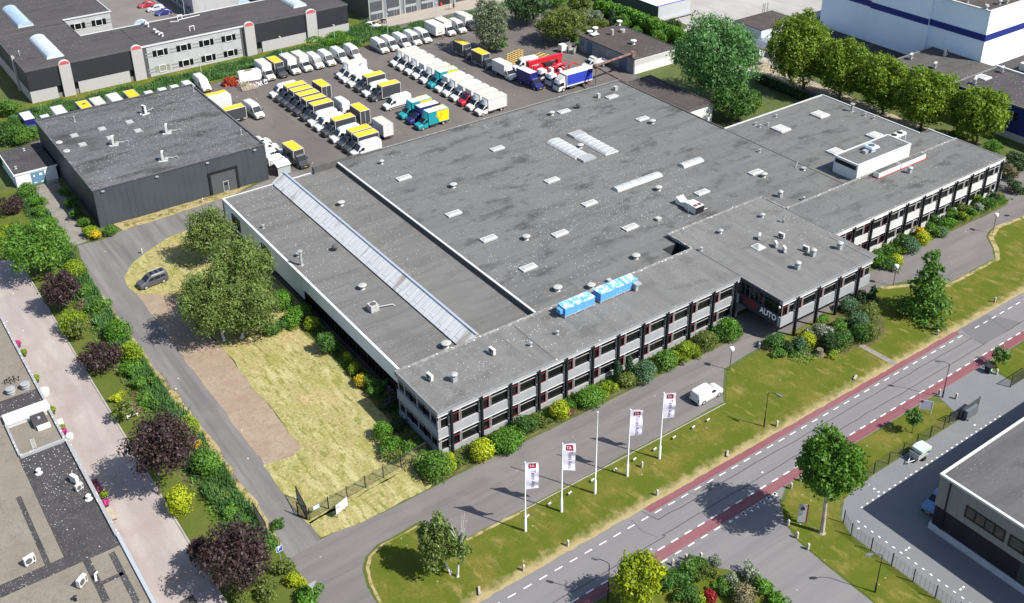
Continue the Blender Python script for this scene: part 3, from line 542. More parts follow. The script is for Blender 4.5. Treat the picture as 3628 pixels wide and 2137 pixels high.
# skylights
m_dome = mat('frosted dome', (0.40, 0.40, 0.385), [('brick', 1, -1, 1, (0.25, 0.25, 0.24), .7, (.3, .3, .09)), ('noise', 2, .5, .75, (0.32, 0.31, 0.29), .6)], rough=.5, spec=.5)
m_dome2 = mat('milky dome', (0.40, 0.395, 0.375), [('noise', 1, .45, .7, (0.33, 0.32, 0.30), .7)], rough=.5, spec=.5)
def skylight(x, y, lx, ly, z, dome=m_dome, h=.34):
    k = MB(); k.box(x, x + lx, y, y + ly, z - .02, z + h * .55); k.box(x - .06, x + lx + .06, y - .06, y + ly + .06, z + h * .55, z + h * .72); s = k.build('skylight', m_alu, OB)
    t = .10; d = MB(); a = [(x + t, y + t), (x + lx - t, y + t), (x + lx - t, y + ly - t), (x + t, y + ly - t)]; q = .28; c_ = [(x + q, y + q), (x + lx - q, y + q), (x + lx - q, y + ly - q), (x + q, y + ly - q)]
    z0 = z + h * .725; z1 = z + h; d.v = [(*p, z0) for p in a] + [(*p, z1) for p in c_]; d.f = [(0, 1, 5, 4), (1, 2, 6, 5), (2, 3, 7, 6), (3, 0, 4, 7), (4, 5, 6, 7)]; d.m = [0] * 5
    d.build('dome', dome, s, recalc=False)
for x, y in ((75.7, 139.8), (75.7, 124.6), (75.7, 115.0), (94.8, 124.6), (94.7, 114.7), (85.1, 109.9), (94.8, 105.1), (75.6, 104.9), (111.5, 106.9), (123.7, 106.8), (94.5, 139.9), (125.6, 146.0), (113.8, 145.9), (123.3, 134.5)):
    skylight(x * 1.0081, y * 1.0081, 2.4, 1.15, ZH)
for x, y in ((141.3, 116.4), (152.0, 116.5), (152.6, 104.2), (141.6, 103.9)): skylight(x, y, 2.4, 2.6, ZH + .05, m_dome2, .42)
def barrel(x0, x1, y0, y1, z, axis, name='barrel_light', rise=.55, m=None, parent=None, ribs=7):
    m = m or mat('clear barrel glazing', (0.33, 0.345, 0.345), [('noise', .8, .45, .7, (0.43, 0.44, 0.44), .7)], rough=.22, spec=.6)
    parent = parent or OB; d = MB(); n = 10; rings = []
    if axis == 'y': P = lambda t, e: (x0 + (x1 - x0) * (.5 - .5 * math.cos(math.pi * t)), e, z + .15 + rise * math.sin(math.pi * t)); E = (y0, y1)
    else: P = lambda t, e: (e, y0 + (y1 - y0) * (.5 - .5 * math.cos(math.pi * t)), z + .15 + rise * math.sin(math.pi * t)); E = (x0, x1)
    d.loft([[P(i / n, e) for i in range(n + 1)] for e in E]); o = d.build(name, m, parent, True)
    r = MB(); r.box(x0 - .08, x1 + .08, y0 - .08, y1 + .08, z - .02, z + .15)
    for k in range(ribs + 1):
        e = E[0] + (E[1] - E[0]) * k / ribs; pts = [Vector(P(i / n, e)) + Vector((0, 0, .02)) for i in range(n + 1)]; r.tube(pts, .03, 5)
    r.build('frame', m_alu, o)
barrel(104.9, 107.8, 130.3, 138.3, ZH, 'y', rise=.4); barrel(110.0, 112.8, 128.3, 136.8, ZH, 'y', rise=.4)
b = MB(); b.box(105.2, 108.0, 128.4, 130.1, ZH, ZH + .35); b.build('roof_hatch', m_galv, OB); b = MB(); b.box(110.0, 112.9, 137.0, 139.0, ZH, ZH + .35); b.build('roof_hatch', m_galv, OB)
barrel(102.9, 112.5, 116.6, 118.2, ZH, 'x', rise=.35, ribs=6); barrel(117.5, 122.0, 116.6, 118.2, ZH, 'x', rise=.35, ribs=3)
# vents
m_vent = mat('lichened vent cowl', (0.36, 0.36, 0.345), [('noise', 4, .45, .65, (0.24, 0.235, 0.22), .8)], rough=.8)
def mushroom(x, y, z, r=.55, h=.75, m=m_vent):
    MB().lathe((x, y, z), [(r * .62, 0), (r * .5, .12), (r * .36, .2), (r * .36, h * .62), (r * .75, h * .72), (r, h * .86), (r * .8, h * .97), (r * .25, h)], 16).build('roof_vent', m, OB, True)
for x, y, r in ((82.4, 133.9, .62), (77.3, 148.5, .42), (82.0, 113.1, .62), (108.6, 113.2, .6), (91.5, 99.2, .62), (77.2, 99.2, .66), (81.3, 96.9, .6), (125.9, 106.4, .55), (113.2, 147.8, .6), (125.7, 133.7, .6), (108.5, 133.4, .6)): mushroom(x, y, ZH, r)
for p, r in ((('B1', 890, 440), .6), (('B1', 1075, 1172), .62)): v = Q(*p, ZL); mushroom(v[0], v[1], ZL, r)
v = Q('B2', 1830, 470, ZL); mushroom(v[0], v[1] + .6, ZL, .68, .9)
for c_, x, y in (('D1', 180, 545), ('C1', 1985, 685)): v = Q(c_, x, y, ZR); mushroom(v[0], v[1], ZR, .42, .7, m_galv)
def turbine(v, z):
    MB().lathe((v[0], v[1], z), [(.22, 0), (.22, .35), (.48, .5), (.52, .72), (.36, .95), (.1, 1.0)], 14).build('turbine_vent', m_copdk, OB, True)
turbine(Q('C0', 742, 950, ZH), ZH); turbine(Q('B1', 837, 835, ZL), ZL)
def cowl(v, z, w=.62, h=1.15):
    b = MB(); b.box(v[0] - w / 2, v[0] + w / 2, v[1] - w / 2, v[1] + w / 2, z, z + h * .62); b.lathe((v[0], v[1], z + h * .62), [(w * .36, 0), (w * .38, .12), (w * .75, .2), (w * .8, .36), (w * .5, .5), (w * .15, .54)], 16); b.build('chimney_cowl', m_galv, OB)
for c_, x, y in (('D1', 855, 822), ('D1', 622, 882), ('D1', 487, 995), ('B2', 1877, 742)): cowl(Q(c_, x, y, ZR), ZR)
for c_, x, y in (('D1', 335, 365),): cowl(Q(c_, x, y, ZH), ZH, .6, 1.05)
v = Q('D1', 1468, 155, ZR); cowl(v, ZR, .6, 1.05)
def flue(v, z, h=.6, r=.14): MB().lathe((v[0], v[1], z), [(r * 1.7, 0), (r * 1.7, .05), (r, .08), (r, h - .15), (r * 1.7, h - .13), (r * 1.8, h), (r * .6, h + .06)], 10).build('flue', m_galv, OB, True)
for c_, x, y, z in (('C2', 322, 438, ZR), ('C2', 556, 336, ZR), ('D0', 120, 1098, ZH), ('D0', 160, 1118, ZH), ('D0', 228, 1102, ZH), ('D0', 155, 1335, ZH), ('D0', 1078, 1018, ZH), ('D0', 1155, 1046, ZH), ('D0', 300, 1030, ZH), ('C1', 1815, 838, ZR), ('B1', 205, 640, ZL), ('D1', 540, 395, ZH)): flue(Q(c_, x, y, z), z)
v = Q('B1', 540, 965, ZL); flue(v, ZL, 2.4, .22); v = Q('B1', 515, 888, ZL); flue(v, ZL, .6, .22)
v = Q('D0', 963, 978, ZH); flue(v, ZH, 1.6, .26)
v = Q('D1', 362, 590, ZR); b = MB(); b.tube([(v[0], v[1], ZR), (v[0], v[1], ZR + .85), (v[0] + .25, v[1] - .15, ZR + 1.15)], .2, 10); b.build('bent_flue', m_galv, OB, True)
for c_, x, y, s_, h in (('C0', 915, 858, .55, .8), ('C0', 1065, 790, .62, .7), ('C1', 1440, 570, .7, .35), ('C1', 1010, 1112, .5, .35)):
    v = Q(c_, x, y, ZH); b = MB(); b.box(v[0] - s_ / 2, v[0] + s_ / 2, v[1] - s_ / 2, v[1] + s_ / 2, ZH, ZH + h); b.box(v[0] - s_ * .62, v[0] + s_ * .62, v[1] - s_ * .62, v[1] + s_ * .62, ZH + h, ZH + h + .1); b.build('chimney', m_vent, OB)
v = Q('D1', 145, 808, ZR); k = MB(); k.box(v[0] - .8, v[0] + .8, v[1] - .8, v[1] + .8, ZR, ZR + .12); s_ = k.build('skylight', m_alu, OB); d = MB(); d.lathe((v[0], v[1], ZR + .125), [(.95, 0), (.1, .35)], 4); d.turn(0, Matrix.Translation(Vector((v[0], v[1], 0))) @ Matrix.Rotation(R(45), 4, 'Z') @ Matrix.Translation(Vector((-v[0], -v[1], 0)))); d.build('dome', m_galv, s_)
# white rooftop plant room
b = MB(); b.box(136.6, 150.4, 96.15, 101.0, ZH, 9.0); b.build('plant_room', m_wht, OB); MB().box(136.85, 150.2, 96.4, 100.8, 9.0, 9.05).build('plant_room_roof', m_roofx, OB)
b = MB(); b.box(136.5, 150.5, 96.05, 96.35, 9.0, 9.14); b.box(136.5, 150.5, 100.8, 101.1, 9.0, 9.14); b.box(136.5, 136.8, 96.35, 100.8, 9.0, 9.14); b.box(150.2, 150.5, 96.35, 100.8, 9.0, 9.14); b.build('roof_edge', m_alu, OB)
w = MB().box(136.54, 136.6, 96.5, 100.7, 8.0, 8.7).build('window', m_glass, OB, recalc=False); f = MB(); [f.box(136.5, 136.54, 96.5 + i * 1.03, 96.56 + i * 1.03, 8.0, 8.7) for i in range(5)]; f.build('frame', m_black, w)
b = MB(); b.box(139.5, 145.2, 94.0, 95.1, ZR + .12, ZR + .95); b.box(145.4, 152.0, 94.0, 95.1, ZR + .12, ZR + .95); o = b.build('duct_casing', m_wht, OB)
b = MB(); b.box(139.6, 145.1, 94.05, 95.05, ZR + .95, ZR + .97); b.box(145.5, 151.9, 94.05, 95.05, ZR + .95, ZR + .97); b.build('cover', m_roofx, o); b = MB(); b.box(138.8, 152.6, 93.86, 93.98, ZR + .01, ZR + .12); b.box(138.8, 152.6, 95.1, 95.2, ZR + .01, ZR + .12); b.build('rail', mat('red rail', (0.30, 0.04, 0.03), rough=.7), o)
# ------------------------------------------------------------------ equipment that stands on roofs
m_ac = mat('air conditioner white', (0.48, 0.48, 0.465), rough=.55)
def make_ac():
    t = thing('air_conditioner', '', 'air conditioner')
    MB().box(-.5, .5, -.19, .19, .16, .95).build('casing', m_ac, t); b = MB(); b.disc_x((-.12, 0, .56), .31, -.205, -.191, 16); b.build('fan_grille', m_copdk, t); b = MB(); [MB().box(x, x + .1, -.26, .26, 0, .16).build('foot', m_kerb, t) for x in (-.42, .32)]; MB().box(.3, .44, -.2, -.19, .3, .8).build('grille', m_copdk, t)
    return t
AC = Kit(make_ac)
G_AC = 'air conditioners standing on flat roofs'
for c_, x, y, z, rz, lb, s_ in (('B2', 1665, 735, ZR, -85, 'white air conditioner at the droppings-spattered corner of the office roof', 1), ('B2', 2210, 508, ZR, -85, 'white air conditioner between the droppings-spattered corner and the blue roof units', 1),
        ('D1', 155, 738, ZR, 40, 'hollow-looking white air conditioner behind the pyramid skylight, its narrow side turned', .95), ('D1', 345, 728, ZR, -80, 'white air conditioner behind the others on the projecting block, beside the bent flue', .95), ('D1', 298, 805, ZR, 60, 'white air conditioner between pyramid skylight and the fat cowls, joined by a looped pipe', .95), ('D1', 372, 850, ZR, 60, 'white air conditioner closest to the middle of the projecting block roof', .95), ('D1', 558, 843, ZR, -80, 'white air conditioner next to the fat domed cowl', .95)):
    v = Q(c_, x, y, z); AC.put(tuple(v), R(rz), lb, G_AC, s_)
v = Q('B1', 1170, 1360, ZL); t = thing('air_conditioner', 'square weathered rooftop unit with fan on top, on the low strip roof', 'air conditioner', tuple(v), G_AC)
def W_(v, x0, x1, y0, y1, z0, z1, name, m, p): return MB().box(v[0] + x0, v[0] + x1, v[1] + y0, v[1] + y1, v[2] + z0, v[2] + z1).build(name, m, p)
W_(v, -.6, .6, -.6, .6, .05, 1.05, 'casing', m_vent, t); MB().lathe((v[0], v[1], v[2] + 1.05), [(.42, 0), (.42, .05), (.2, .03)], 16).build('fan_grille', m_copdk, t); MB().tube([(v[0] + .6, v[1], v[2] + .3), (v[0] + 2.6, v[1] - .6, v[2] + .3), (v[0] + 2.9, v[1] - .7, v[2])], .09).build('pipe', m_galv, t, True)
m_blue = mat('light blue casing', (0.085, 0.27, 0.56), [('speck', 3.2, .34, .42, DROP, .55, .5)], rough=.5); m_bluet = mat('blue casing lid with droppings', (0.12, 0.34, 0.60), [('noise', 1.2, .50, .58, (0.66, 0.70, 0.72), .9), ('speck', 2.6, .36, .6, DROP, .9)], rough=.6)
def blue_unit(x0, x1, label, n):
    z = ZR; t = thing('air_handling_unit', label, 'air handling unit', ((x0 + x1) / 2, 93.2, z), 'blue air handling units on the office roof')
    b = MB(); b.box(x0, x1, 92.5, 94.1, z + .3, z + 1.45); b.build('casing', m_blue, t)
    b = MB()
    for i in range(n): b.box(x0 - .05 + (x1 - x0 + .1) * i / n + .03, x0 - .05 + (x1 - x0 + .1) * (i + 1) / n - .03, 92.42, 94.18, z + 1.45, z + 1.53)
    b.build('lid', m_bluet, t); b = MB()
    for i in range(n + 1): xx = x0 + (x1 - x0 - .2) * i / n; b.box(xx, xx + .2, 92.5, 94.1, z, z + .22)
    b.box(x0 - .1, x1 + .1, 92.46, 92.6, z + .2, z + .3); b.box(x0 - .1, x1 + .1, 94.0, 94.14, z + .2, z + .3); b.build('skid', m_galv, t)
    return t
ta = blue_unit(73.3, 78.3, 'shorter light blue ventilation unit with a protruding duct, first from the bare corner', 3); b = MB(); b.box(72.7, 73.3, 92.8, 93.7, ZR + .75, ZR + 1.3); b.build('duct', m_blue, ta)
tb = blue_unit(79.3, 85.8, 'longer light blue ventilation unit behind the shorter one, duct outlet at its far end', 3); b = MB(); b.box(85.0, 85.5, 91.9, 92.5, ZR + .02, ZR + .95); b.box(84.9, 85.9, 91.7, 92.5, ZR + .95, ZR + 1.2); b.build('outlet', m_galv, tb)
v = Q('C1', 1800, 515, ZH); t = thing('rooftop_unit', 'white rooftop cooling unit with two fans and black coil end on hall roof', 'cooling unit', tuple(v))
x, y, z = v; b = MB(); b.box(x - .9, x + .9, y + .0, y + 2.4, z + .15, z + 1.35); b.build('casing', m_ac, t); b = MB(); b.box(x - .88, x + .88, y - .04, y, z + .2, z + 1.25); b.box(x + .9, x + .94, y + .1, y + 1.2, z + .2, z + 1.25); b.build('coil', m_black, t)
for dx in (-.42, .42): MB().lathe((x + dx, y + .6, z + 1.352), [(.33, 0), (.33, .06), (.1, .03)], 14).build('fan', mat('dull red fan', (0.13, 0.03, 0.03), rough=.7), t)
b = MB(); b.loft([[(x - .75, y + 2.4, z + .2), (x + .75, y + 2.4, z + .2), (x + .75, y + 2.4, z + 1.2), (x - .75, y + 2.4, z + 1.2)], [(x - .75, y + 3.6, z + .2), (x + .75, y + 3.6, z + .2), (x + .7, y + 3.6, z + .75), (x - .7, y + 3.6, z + .75)], [(x - .8, y + 4.6, z + .1), (x + .8, y + 4.6, z + .1), (x + .75, y + 4.6, z + 1.25), (x - .75, y + 4.6, z + 1.25)]]); b.build('duct', m_ac, t)
b = MB(); b.tube([(x + .94, y + .3, z + .3), (x + 1.8, y + .2, z + .35), (x + 2.2, y + .6, z + .02)], .06); b.build('pipe', m_wht, t)
v = Q('C1', 1692, 625, ZR); b = MB(); b.tube([(v[0], v[1], ZR), (v[0], v[1], ZR + 4.2)], .035, 6); b.tube([(v[0], v[1], ZR + 1.6), (v[0] + .5, v[1], ZR + 1.7)], .02, 5); b.tube([(v[0], v[1], ZR + 1.9), (v[0] + .5, v[1], ZR + 1.9)], .02, 5)
tag(b.build('aerial_mast', m_galv), 'thin aerial mast with two short arms above the dark roof well', 'aerial')
v = Q('D0', 1130, 1320, 9.05); t = thing('roof_fan', 'pale blue square roof fan on top of the white plant room', 'roof fan', tuple(v)); x, y, z = v
b = MB(); b.box(x - .6, x + .6, y - .6, y + .6, z, z + .45); b.loft([[(x - .6, y - .6, z + .45), (x + .6, y - .6, z + .45), (x + .6, y + .6, z + .45), (x - .6, y + .6, z + .45)], [(x - 1, y - 1, z + .7), (x + 1, y - 1, z + .7), (x + 1, y + 1, z + .7), (x - 1, y + 1, z + .7)], [(x - .8, y - .8, z + 1.0), (x + .8, y - .8, z + 1.0), (x + .8, y + .8, z + 1.0), (x - .8, y + .8, z + 1.0)]]); b.build('housing', mat('pale blue steel', (0.42, 0.53, 0.66), rough=.5), t); MB().lathe((x, y, z + 1.0), [(.55, 0), (.55, .06), (.2, .02)], 16).build('fan', m_copdk, t)
b = MB(); b.box(x - 1.9, x - 1.1, y - .4, y + .4, z, z + .5); b.build('side_box', m_galv, t)
t = thing('cooling_rack', 'white bench of three black-fanned coolers behind the plant room', 'cooling unit', (153.5, 101.5, ZH)); b = MB(); b.box(150.8, 156.4, 101.2, 102.4, 7.4, 7.8); [b.box(xx, xx + .12, yy, yy + .12, ZH, 7.4) for xx in (150.9, 156.2) for yy in (101.2, 102.25)]; b.build('bench', m_wht, t)
for xx in (152.0, 153.6, 155.2): MB().lathe((xx, 101.8, 7.8), [(.5, 0), (.5, .1), (.2, .05)], 14).build('fan', m_black, t)
b = MB(); v = Q('D1', 470, 120, ZH); v2 = Q('D1', 545, 130, ZH); b.tube([(v[0], v[1], ZH + .05), (v[0] + 1.2, v[1] + .6, ZH + .9)], .03); b.tube([(v[0] + .3, v[1] + .9, ZH + .05), (v[0] + 1.4, v[1] - .1, ZH + .3)], .03); b.lathe((v2[0], v2[1], ZH), [(.3, 0), (.1, .2), (.45, .45)], 12); tag(b.build('dish_aerial', m_galv), 'fallen aerial rods beside a small dish on the hall roof joint', 'aerial')
# ================================================================== dark corrugated warehouse
m_wh = mat('anthracite corrugated cladding', (0.042, 0.050, 0.058), [('brick', (1, 1, 1), -1, 1, (0.022, 0.027, 0.032), .8, (1.05, 60, .05)), ('noise', (.3, .3, .12), .45, .7, (0.055, 0.064, 0.072), .6), ('noise', (3.2, 3.2, .35), .70, .74, (0.45, 0.46, 0.46), .6)], rough=.5)
WH = thing('warehouse', 'dark anthracite corrugated warehouse with speckled mossy flat roof and one roller door', 'warehouse', (49, 184, 0))
b = MB(); b.box(34.1, 63.8, 166.1, 201.2, 0, 6.8, skip='bt'); b.build('wall', m_wh, WH)
MB().box(34.3, 63.6, 166.3, 201.0, 6.6, 6.72).build('roof', m_roofd, WH, recalc=False)
b = MB(); b.box(33.98, 63.92, 165.98, 166.3, 6.8, 6.95); b.box(33.98, 34.3, 166.3, 201.0, 6.8, 6.95); b.box(33.98, 63.92, 201.0, 201.32, 6.8, 6.95); b.box(63.6, 63.92, 166.3, 201.0, 6.8, 6.95); b.build('roof_edge', mat('dark trim', (0.075, 0.08, 0.085), [('speck', 2, .2, .4, DROP, .7)], rough=.6), WH)
d = MB().box(53.4, 57.9, 166.0, 166.1, .05, 4.0).build('roller_door', mat('grey roller door', (0.10, 0.107, 0.112), [('brick', (1, 1, 1), -1, 1, (0.06, 0.064, 0.068), .9, (50, .5, .03))], rough=.6), WH)
f = MB(); f.box(53.0, 53.4, 165.9, 166.1, 0, 4.4); f.box(57.9, 58.3, 165.9, 166.1, 0, 4.4); f.box(53.4, 57.9, 165.9, 166.1, 4.0, 4.4); f.build('door_frame', m_black, WH)
k = MB(); k.box(55.4, 55.46, 165.95, 166.0, .15, 2.1); k.box(56.3, 56.36, 165.95, 166.0, .15, 2.1); k.box(55.46, 56.3, 165.95, 166.0, 2.04, 2.1); k.box(55.46, 56.3, 165.95, 166.0, .15, .2); k.box(55.6, 56.15, 165.97, 166.0, 1.35, 1.75, 1); k.build('wicket_door', [m_alu, m_black], d)
for x in (35.6, 44.5, 53.2, 61.8): MB().box(x - .25, x + .25, 165.8, 166.1, 6.3, 6.45).build('floodlight', m_galv, WH)
for c_, x, y in (('A0', 650, 1190), ('A0', 893, 1132), ('A0', 1133, 1072), ('A0', 1208, 1148), ('A0', 722, 1270), ('A0', 965, 1210)):
    v = Q(c_, x, y, 6.72); k = MB(); k.box(v[0] - .65, v[0] + .65, v[1] - .75, v[1] + .75, 6.7, 6.85); s_ = k.build('skylight', m_galv, WH); d = MB(); d.box(v[0] - .52, v[0] + .52, v[1] - .62, v[1] + .62, 6.851, 6.92); d.build('dome', m_dome, s_)
for c_, x, y in (('A0', 520, 1256), ('A0', 585, 1332)):
    v = Q(c_, x, y, 6.72); MB().lathe((v[0], v[1], 6.7), [(.5, 0), (.5, .15), (.62, .2), (.5, .33), (.1, .36)], 16).build('roof_vent', m_vent, WH, True)
for c_, x, y in (('A0', 1698, 800), ('A0', 2115, 1180), ('A0', 655, 1065)): v = Q(c_, x, y, 6.72); MB().lathe((v[0], v[1], 6.7), [(.2, 0), (.09, .1), (.09, .9), (.16, .95), (.1, 1.1)], 8).build('flue', m_galv, WH, True)
def tall_ac():
    t = thing('heat_pump', '', 'heat pump'); b = MB(); b.box(-.2, .2, -.5, .5, .2, 1.75); b.build('casing', m_ac, t); b = MB()
    for z in (.58, 1.3):
        n0 = len(b.v); b.disc_x((0, 0, z), .32, -.215, -.2, 16); b.turn(n0, Matrix.Rotation(R(-90), 4, 'Z'))
    b.build('fan_grille', m_copdk, t); b = MB(); b.box(.2, .215, -.42, .42, .3, 1.65); b.build('rear_grille', m_black, t); [MB().box(-.75, .75, y - .09, y + .09, 0, .18).build('foot', m_wht, t) for y in (-.39, .39)]; MB().tube([(.2, .4, .4), (1.6, .7, .1), (2.2, .7, .35), (2.4, .7, 0)], .08).build('pipe', m_galv, t)
    return t
HP = Kit(tall_ac)
for (x, y, rz, lb) in ((1268, 1000, 15, 'tall white two-fan heat pump furthest back on the dark warehouse roof, its broad side showing'), (1465, 1168, -22, 'tall white heat pump on the warehouse roof, toward the yard edge, seen edge-on'), (1000, 1272, -22, 'tall white heat pump beside small skylights on the speckled warehouse roof'), (1432, 1408, -22, 'tall white heat pump closest to the warehouse roller door wall')):
    v = Q('A0', x, y, 6.72); HP.put(tuple(v), R(rz), lb, 'heat pumps on the warehouse roof')
# ------------------------------------------------------------------ small white shed
m_wbrick = mat('white painted brick', (0.58, 0.60, 0.62), [('brick', (1, 1, 1), -1, 1, (0.45, 0.46, 0.47), .5, (.45, .16, .02)), ('noise', .8, .5, .75, (0.42, 0.43, 0.42), .6)], rough=.9)
SH = thing('shed', 'low white brick shed with dark felt roof and blue double door', 'shed', (30, 194, 0))
MB().box(26.7, 33.6, 188.9, 200.5, 0, 2.55).build('wall', m_wbrick, SH); MB().box(26.6, 33.7, 188.95, 200.6, 2.56, 2.7).build('roof', m_roofbk, SH); b = MB(); b.box(26.45, 33.85, 188.78, 188.95, 2.5, 2.78); b.box(26.45, 26.6, 188.95, 200.7, 2.5, 2.78); b.build('roof_edge', m_wht, SH)
m_bdoor = mat('faded blue door', (0.085, 0.18, 0.27), [('noise', 2, .5, .75, (0.06, 0.14, 0.22), .6)], rough=.7); m_sigw = mat('plain white notice', (0.7, 0.7, 0.68), rough=.6)
d = MB().box(29.2, 31.5, 188.84, 188.9, .05, 2.3).build('door', m_bdoor, SH); b = MB(); b.box(29.6, 29.85, 188.81, 188.84, 1.5, 1.8); b.box(30.6, 31.1, 188.81, 188.84, 1.55, 1.95); b.box(29.5, 30.0, 188.81, 188.84, .3, .45); b.box(30.7, 31.2, 188.81, 188.84, .25, .4); b.build('notice', m_sigw, d)
for x, y in ((27.5, 191.5), (30.6, 198.5)): MB().lathe((x, y, 2.7), [(.25, 0), (.15, .1), (.15, .35), (.25, .4), (.1, .5)], 10).build('flue', m_galv, SH, True)
for i, (x, y, l) in enumerate(((32.2, 187.3, 'stack of weathered planks leaning beside the shed and the dark warehouse'),)):
    b = MB(); [b.box(x - .9, x + .9, y - .35 + .02 * k, y + .35 - .03 * k, .12 * k, .12 * k + .09) for k in range(5)]; b.box(x - .7, x + .3, y - .95, y - .75, 0, .08); tag(b.build('plank_stack', m_kerb), l, 'plank stack')
# ================================================================== grey and white business unit behind the ditch
m_darkcl = mat('black ribbed cladding', (0.022, 0.023, 0.028), [('brick', (1, 1, 1), -1, 1, (0.012, 0.012, 0.015), .9, (.3, 60, .05)), ('noise', (.5, .5, .3), .5, .75, (0.03, 0.031, 0.036), .6), ('noise', (4, 4, 1.2), .73, .76, (0.4, 0.4, 0.4), .6)], rough=.6)
m_limest = mat('pale sand-lime brick', (0.325, 0.32, 0.312), [('brick', (1, 1, 1), -1, 1, (0.26, 0.256, 0.248), .5, (.6, .3, .02)), ('noise', (.8, .8, .3), .48, .72, (0.31, 0.305, 0.30), .6)], rough=.9)
m_concp = mat('pale concrete panel', (0.33, 0.334, 0.338), [('noise', (.7, .7, .2), .45, .7, (0.26, 0.264, 0.268), .7), ('brick', (1, 1, 1), -1, 1, (0.22, 0.22, 0.22), .6, (2.6, 40, .025))], rough=.9)
m_stripe = mat('grey stripe', (0.19, 0.193, 0.197), rough=.9)
BU = thing('business_unit', 'black clad and pale brick business block with red arched pilaster caps beyond the reed ditch', 'building', (75, 235, 0))
b = MB(); b.box(38.9, 62.8, 228.0, 242.8, 0, 7.05); b.box(38.9, 54.0, 242.8, 300, 0, 7.05); b.box(54, 64.9, 256.8, 300, 0, 7.05); b.box(62.8, 88.5, 227.95, 242.8, 0, 7.05); b.box(88.5, 112.2, 228.2, 242.8, 0, 7.05); b.build('wall', m_concp, BU)
b = MB(); b.box(38.75, 62.7, 227.72, 242.9, 7.06, 7.16); b.box(38.75, 54.1, 243.0, 300, 7.06, 7.15); b.box(54.1, 65.0, 256.7, 300, 7.06, 7.145); b.box(62.8, 112.4, 227.9, 242.9, 7.06, 7.155); b.build('roof', m_roofk, BU)
b = MB(); b.box(38.62, 62.5, 227.55, 227.72, 6.9, 7.22); b.box(38.62, 38.75, 227.72, 300, 6.9, 7.22); b.box(88.4, 112.5, 227.7, 227.9, 6.9, 7.22); b.box(112.3, 112.5, 227.9, 243, 6.9, 7.22); b.box(54.0, 54.2, 243, 256.7, 7.0, 7.25); b.box(38.7, 54.0, 252.1, 252.4, 7.1, 7.45); b.build('roof_edge', m_copdk, BU)
b = MB(); b.box(62.5, 88.4, 227.6, 227.9, 6.95, 7.24); b.box(54.2, 112.4, 242.85, 243.05, 7.0, 7.3); b.box(54.1, 65.2, 256.55, 256.75, 7.0, 7.3); b.box(64.95, 65.15, 256.75, 300, 7.0, 7.3); b.build('roof_edge', m_alu, BU)
for q in [(x0, x1, 227.62, 228.1, 2.6, 6.95) for x0, x1 in ((38.85, 45.3), (47.7, 60.2), (88.6, 101.2), (104.0, 112.3))] + [(38.8, 38.9, 228, 236.8, 2.6, 6.95), (38.8, 38.9, 237.6, 300, 2.9, 6.95)]: MB().box(*q).build('cladding', m_darkcl, BU)
for q in [(x0, x1, 227.6, 228.05, 0, 2.55) for x0, x1 in ((38.85, 44.2), (48.5, 59.3), (89.9, 101.0), (104.2, 112.3))] + [(38.82, 38.9, 228, 300, 0, 2.5)]: MB().box(*q).build('brick_base', m_limest, BU)
m_capred = mat('red arch cap', (0.40, 0.075, 0.07), rough=.6)
for x0, x1 in ((45.3, 47.6), (60.3, 62.7), (86.0, 88.4), (101.3, 103.9)):
    p = MB().box(x0, x1, 227.2, 227.98, 0, 7.0).build('pilaster', m_limest, BU); cx = (x0 + x1) / 2; r = (x1 - x0) / 2
    b = MB(); pts = [(cx + r * math.cos(a), 7.0 + .95 * math.sin(a)) for a in np.linspace(0, math.pi, 12)]; b.loft([[(x, 227.25, z) for x, z in pts], [(x, 227.8, z) for x, z in pts]]); b.build('cap', m_alu, p)
    pts = [(cx + (r - .12) * math.cos(a), 7.02 + .78 * math.sin(a)) for a in np.linspace(0, math.pi, 12)]; b = MB(); b.loft([[(x, 227.2, z) for x, z in pts], [(x, 227.25, z) for x, z in pts]]); b.build('arch', m_capred, p)
MB().box(38.4, 38.9, 236.6, 237.6, 0, 7.6).build('pilaster', m_limest, BU)
for x0, x1 in ((44.2, 45.3), (47.7, 48.5), (59.3, 60.3), (88.5, 89.8), (101.0, 101.3), (103.9, 104.2)):
    w_ = MB().box(x0 + .02, x1 - .02, 227.9, 228.0, 0, 2.58).build('window', m_glass, BU); MB().box(x0 + .02, x1 - .02, 227.86, 227.9, .0, 1.0).build('panel', mat('grey door panel', (0.16, 0.16, 0.155), rough=.7), w_)
for x0, x1 in ((62.8, 63.6), (85.2, 85.9)): MB().box(x0, x1, 227.86, 227.96, 0, 6.6).build('strip_window', mat('dim grey glass', (0.075, 0.075, 0.08), rough=.3), BU)
b = MB(); b.box(63.7, 85.1, 227.8, 227.95, 0, 6.95); b.build('office_front', m_concp, BU)
def unit_win(x, y, z0, z1, parent, axis='x', pale_pane=False):
    P = (lambda a0, a1, d0, d1, h0, h1: (x + a0, x + a1, y + d0, y + d1, h0, h1)) if axis == 'x' else (lambda a0, a1, d0, d1, h0, h1: (x + d0, x + d1, y + a0, y + a1, h0, h1))
    w_ = MB().box(*P(0, 3.3, -.04, .02, z0, z1)).build('window', m_glass if not pale_pane else mat('blind grey-green', (0.20, 0.21, 0.17), rough=.6), parent); f = MB(); t = .12; a0, a1 = .85, 2.45  # the last option swaps dark glass for a plain grey-green pane
    f.box(*P(a0, a1, -.14, -.04, z0 - .1, z0 - .1 + t)); f.box(*P(a0, a1, -.14, -.04, z1 - .02, z1 + .1)); f.box(*P(a0, a0 + t, -.14, -.04, z0 - .1 + t, z1 - .02)); f.box(*P(a1 - t, a1, -.14, -.04, z0 - .1 + t, z1 - .02)); f.build('frame', m_wht, w_)
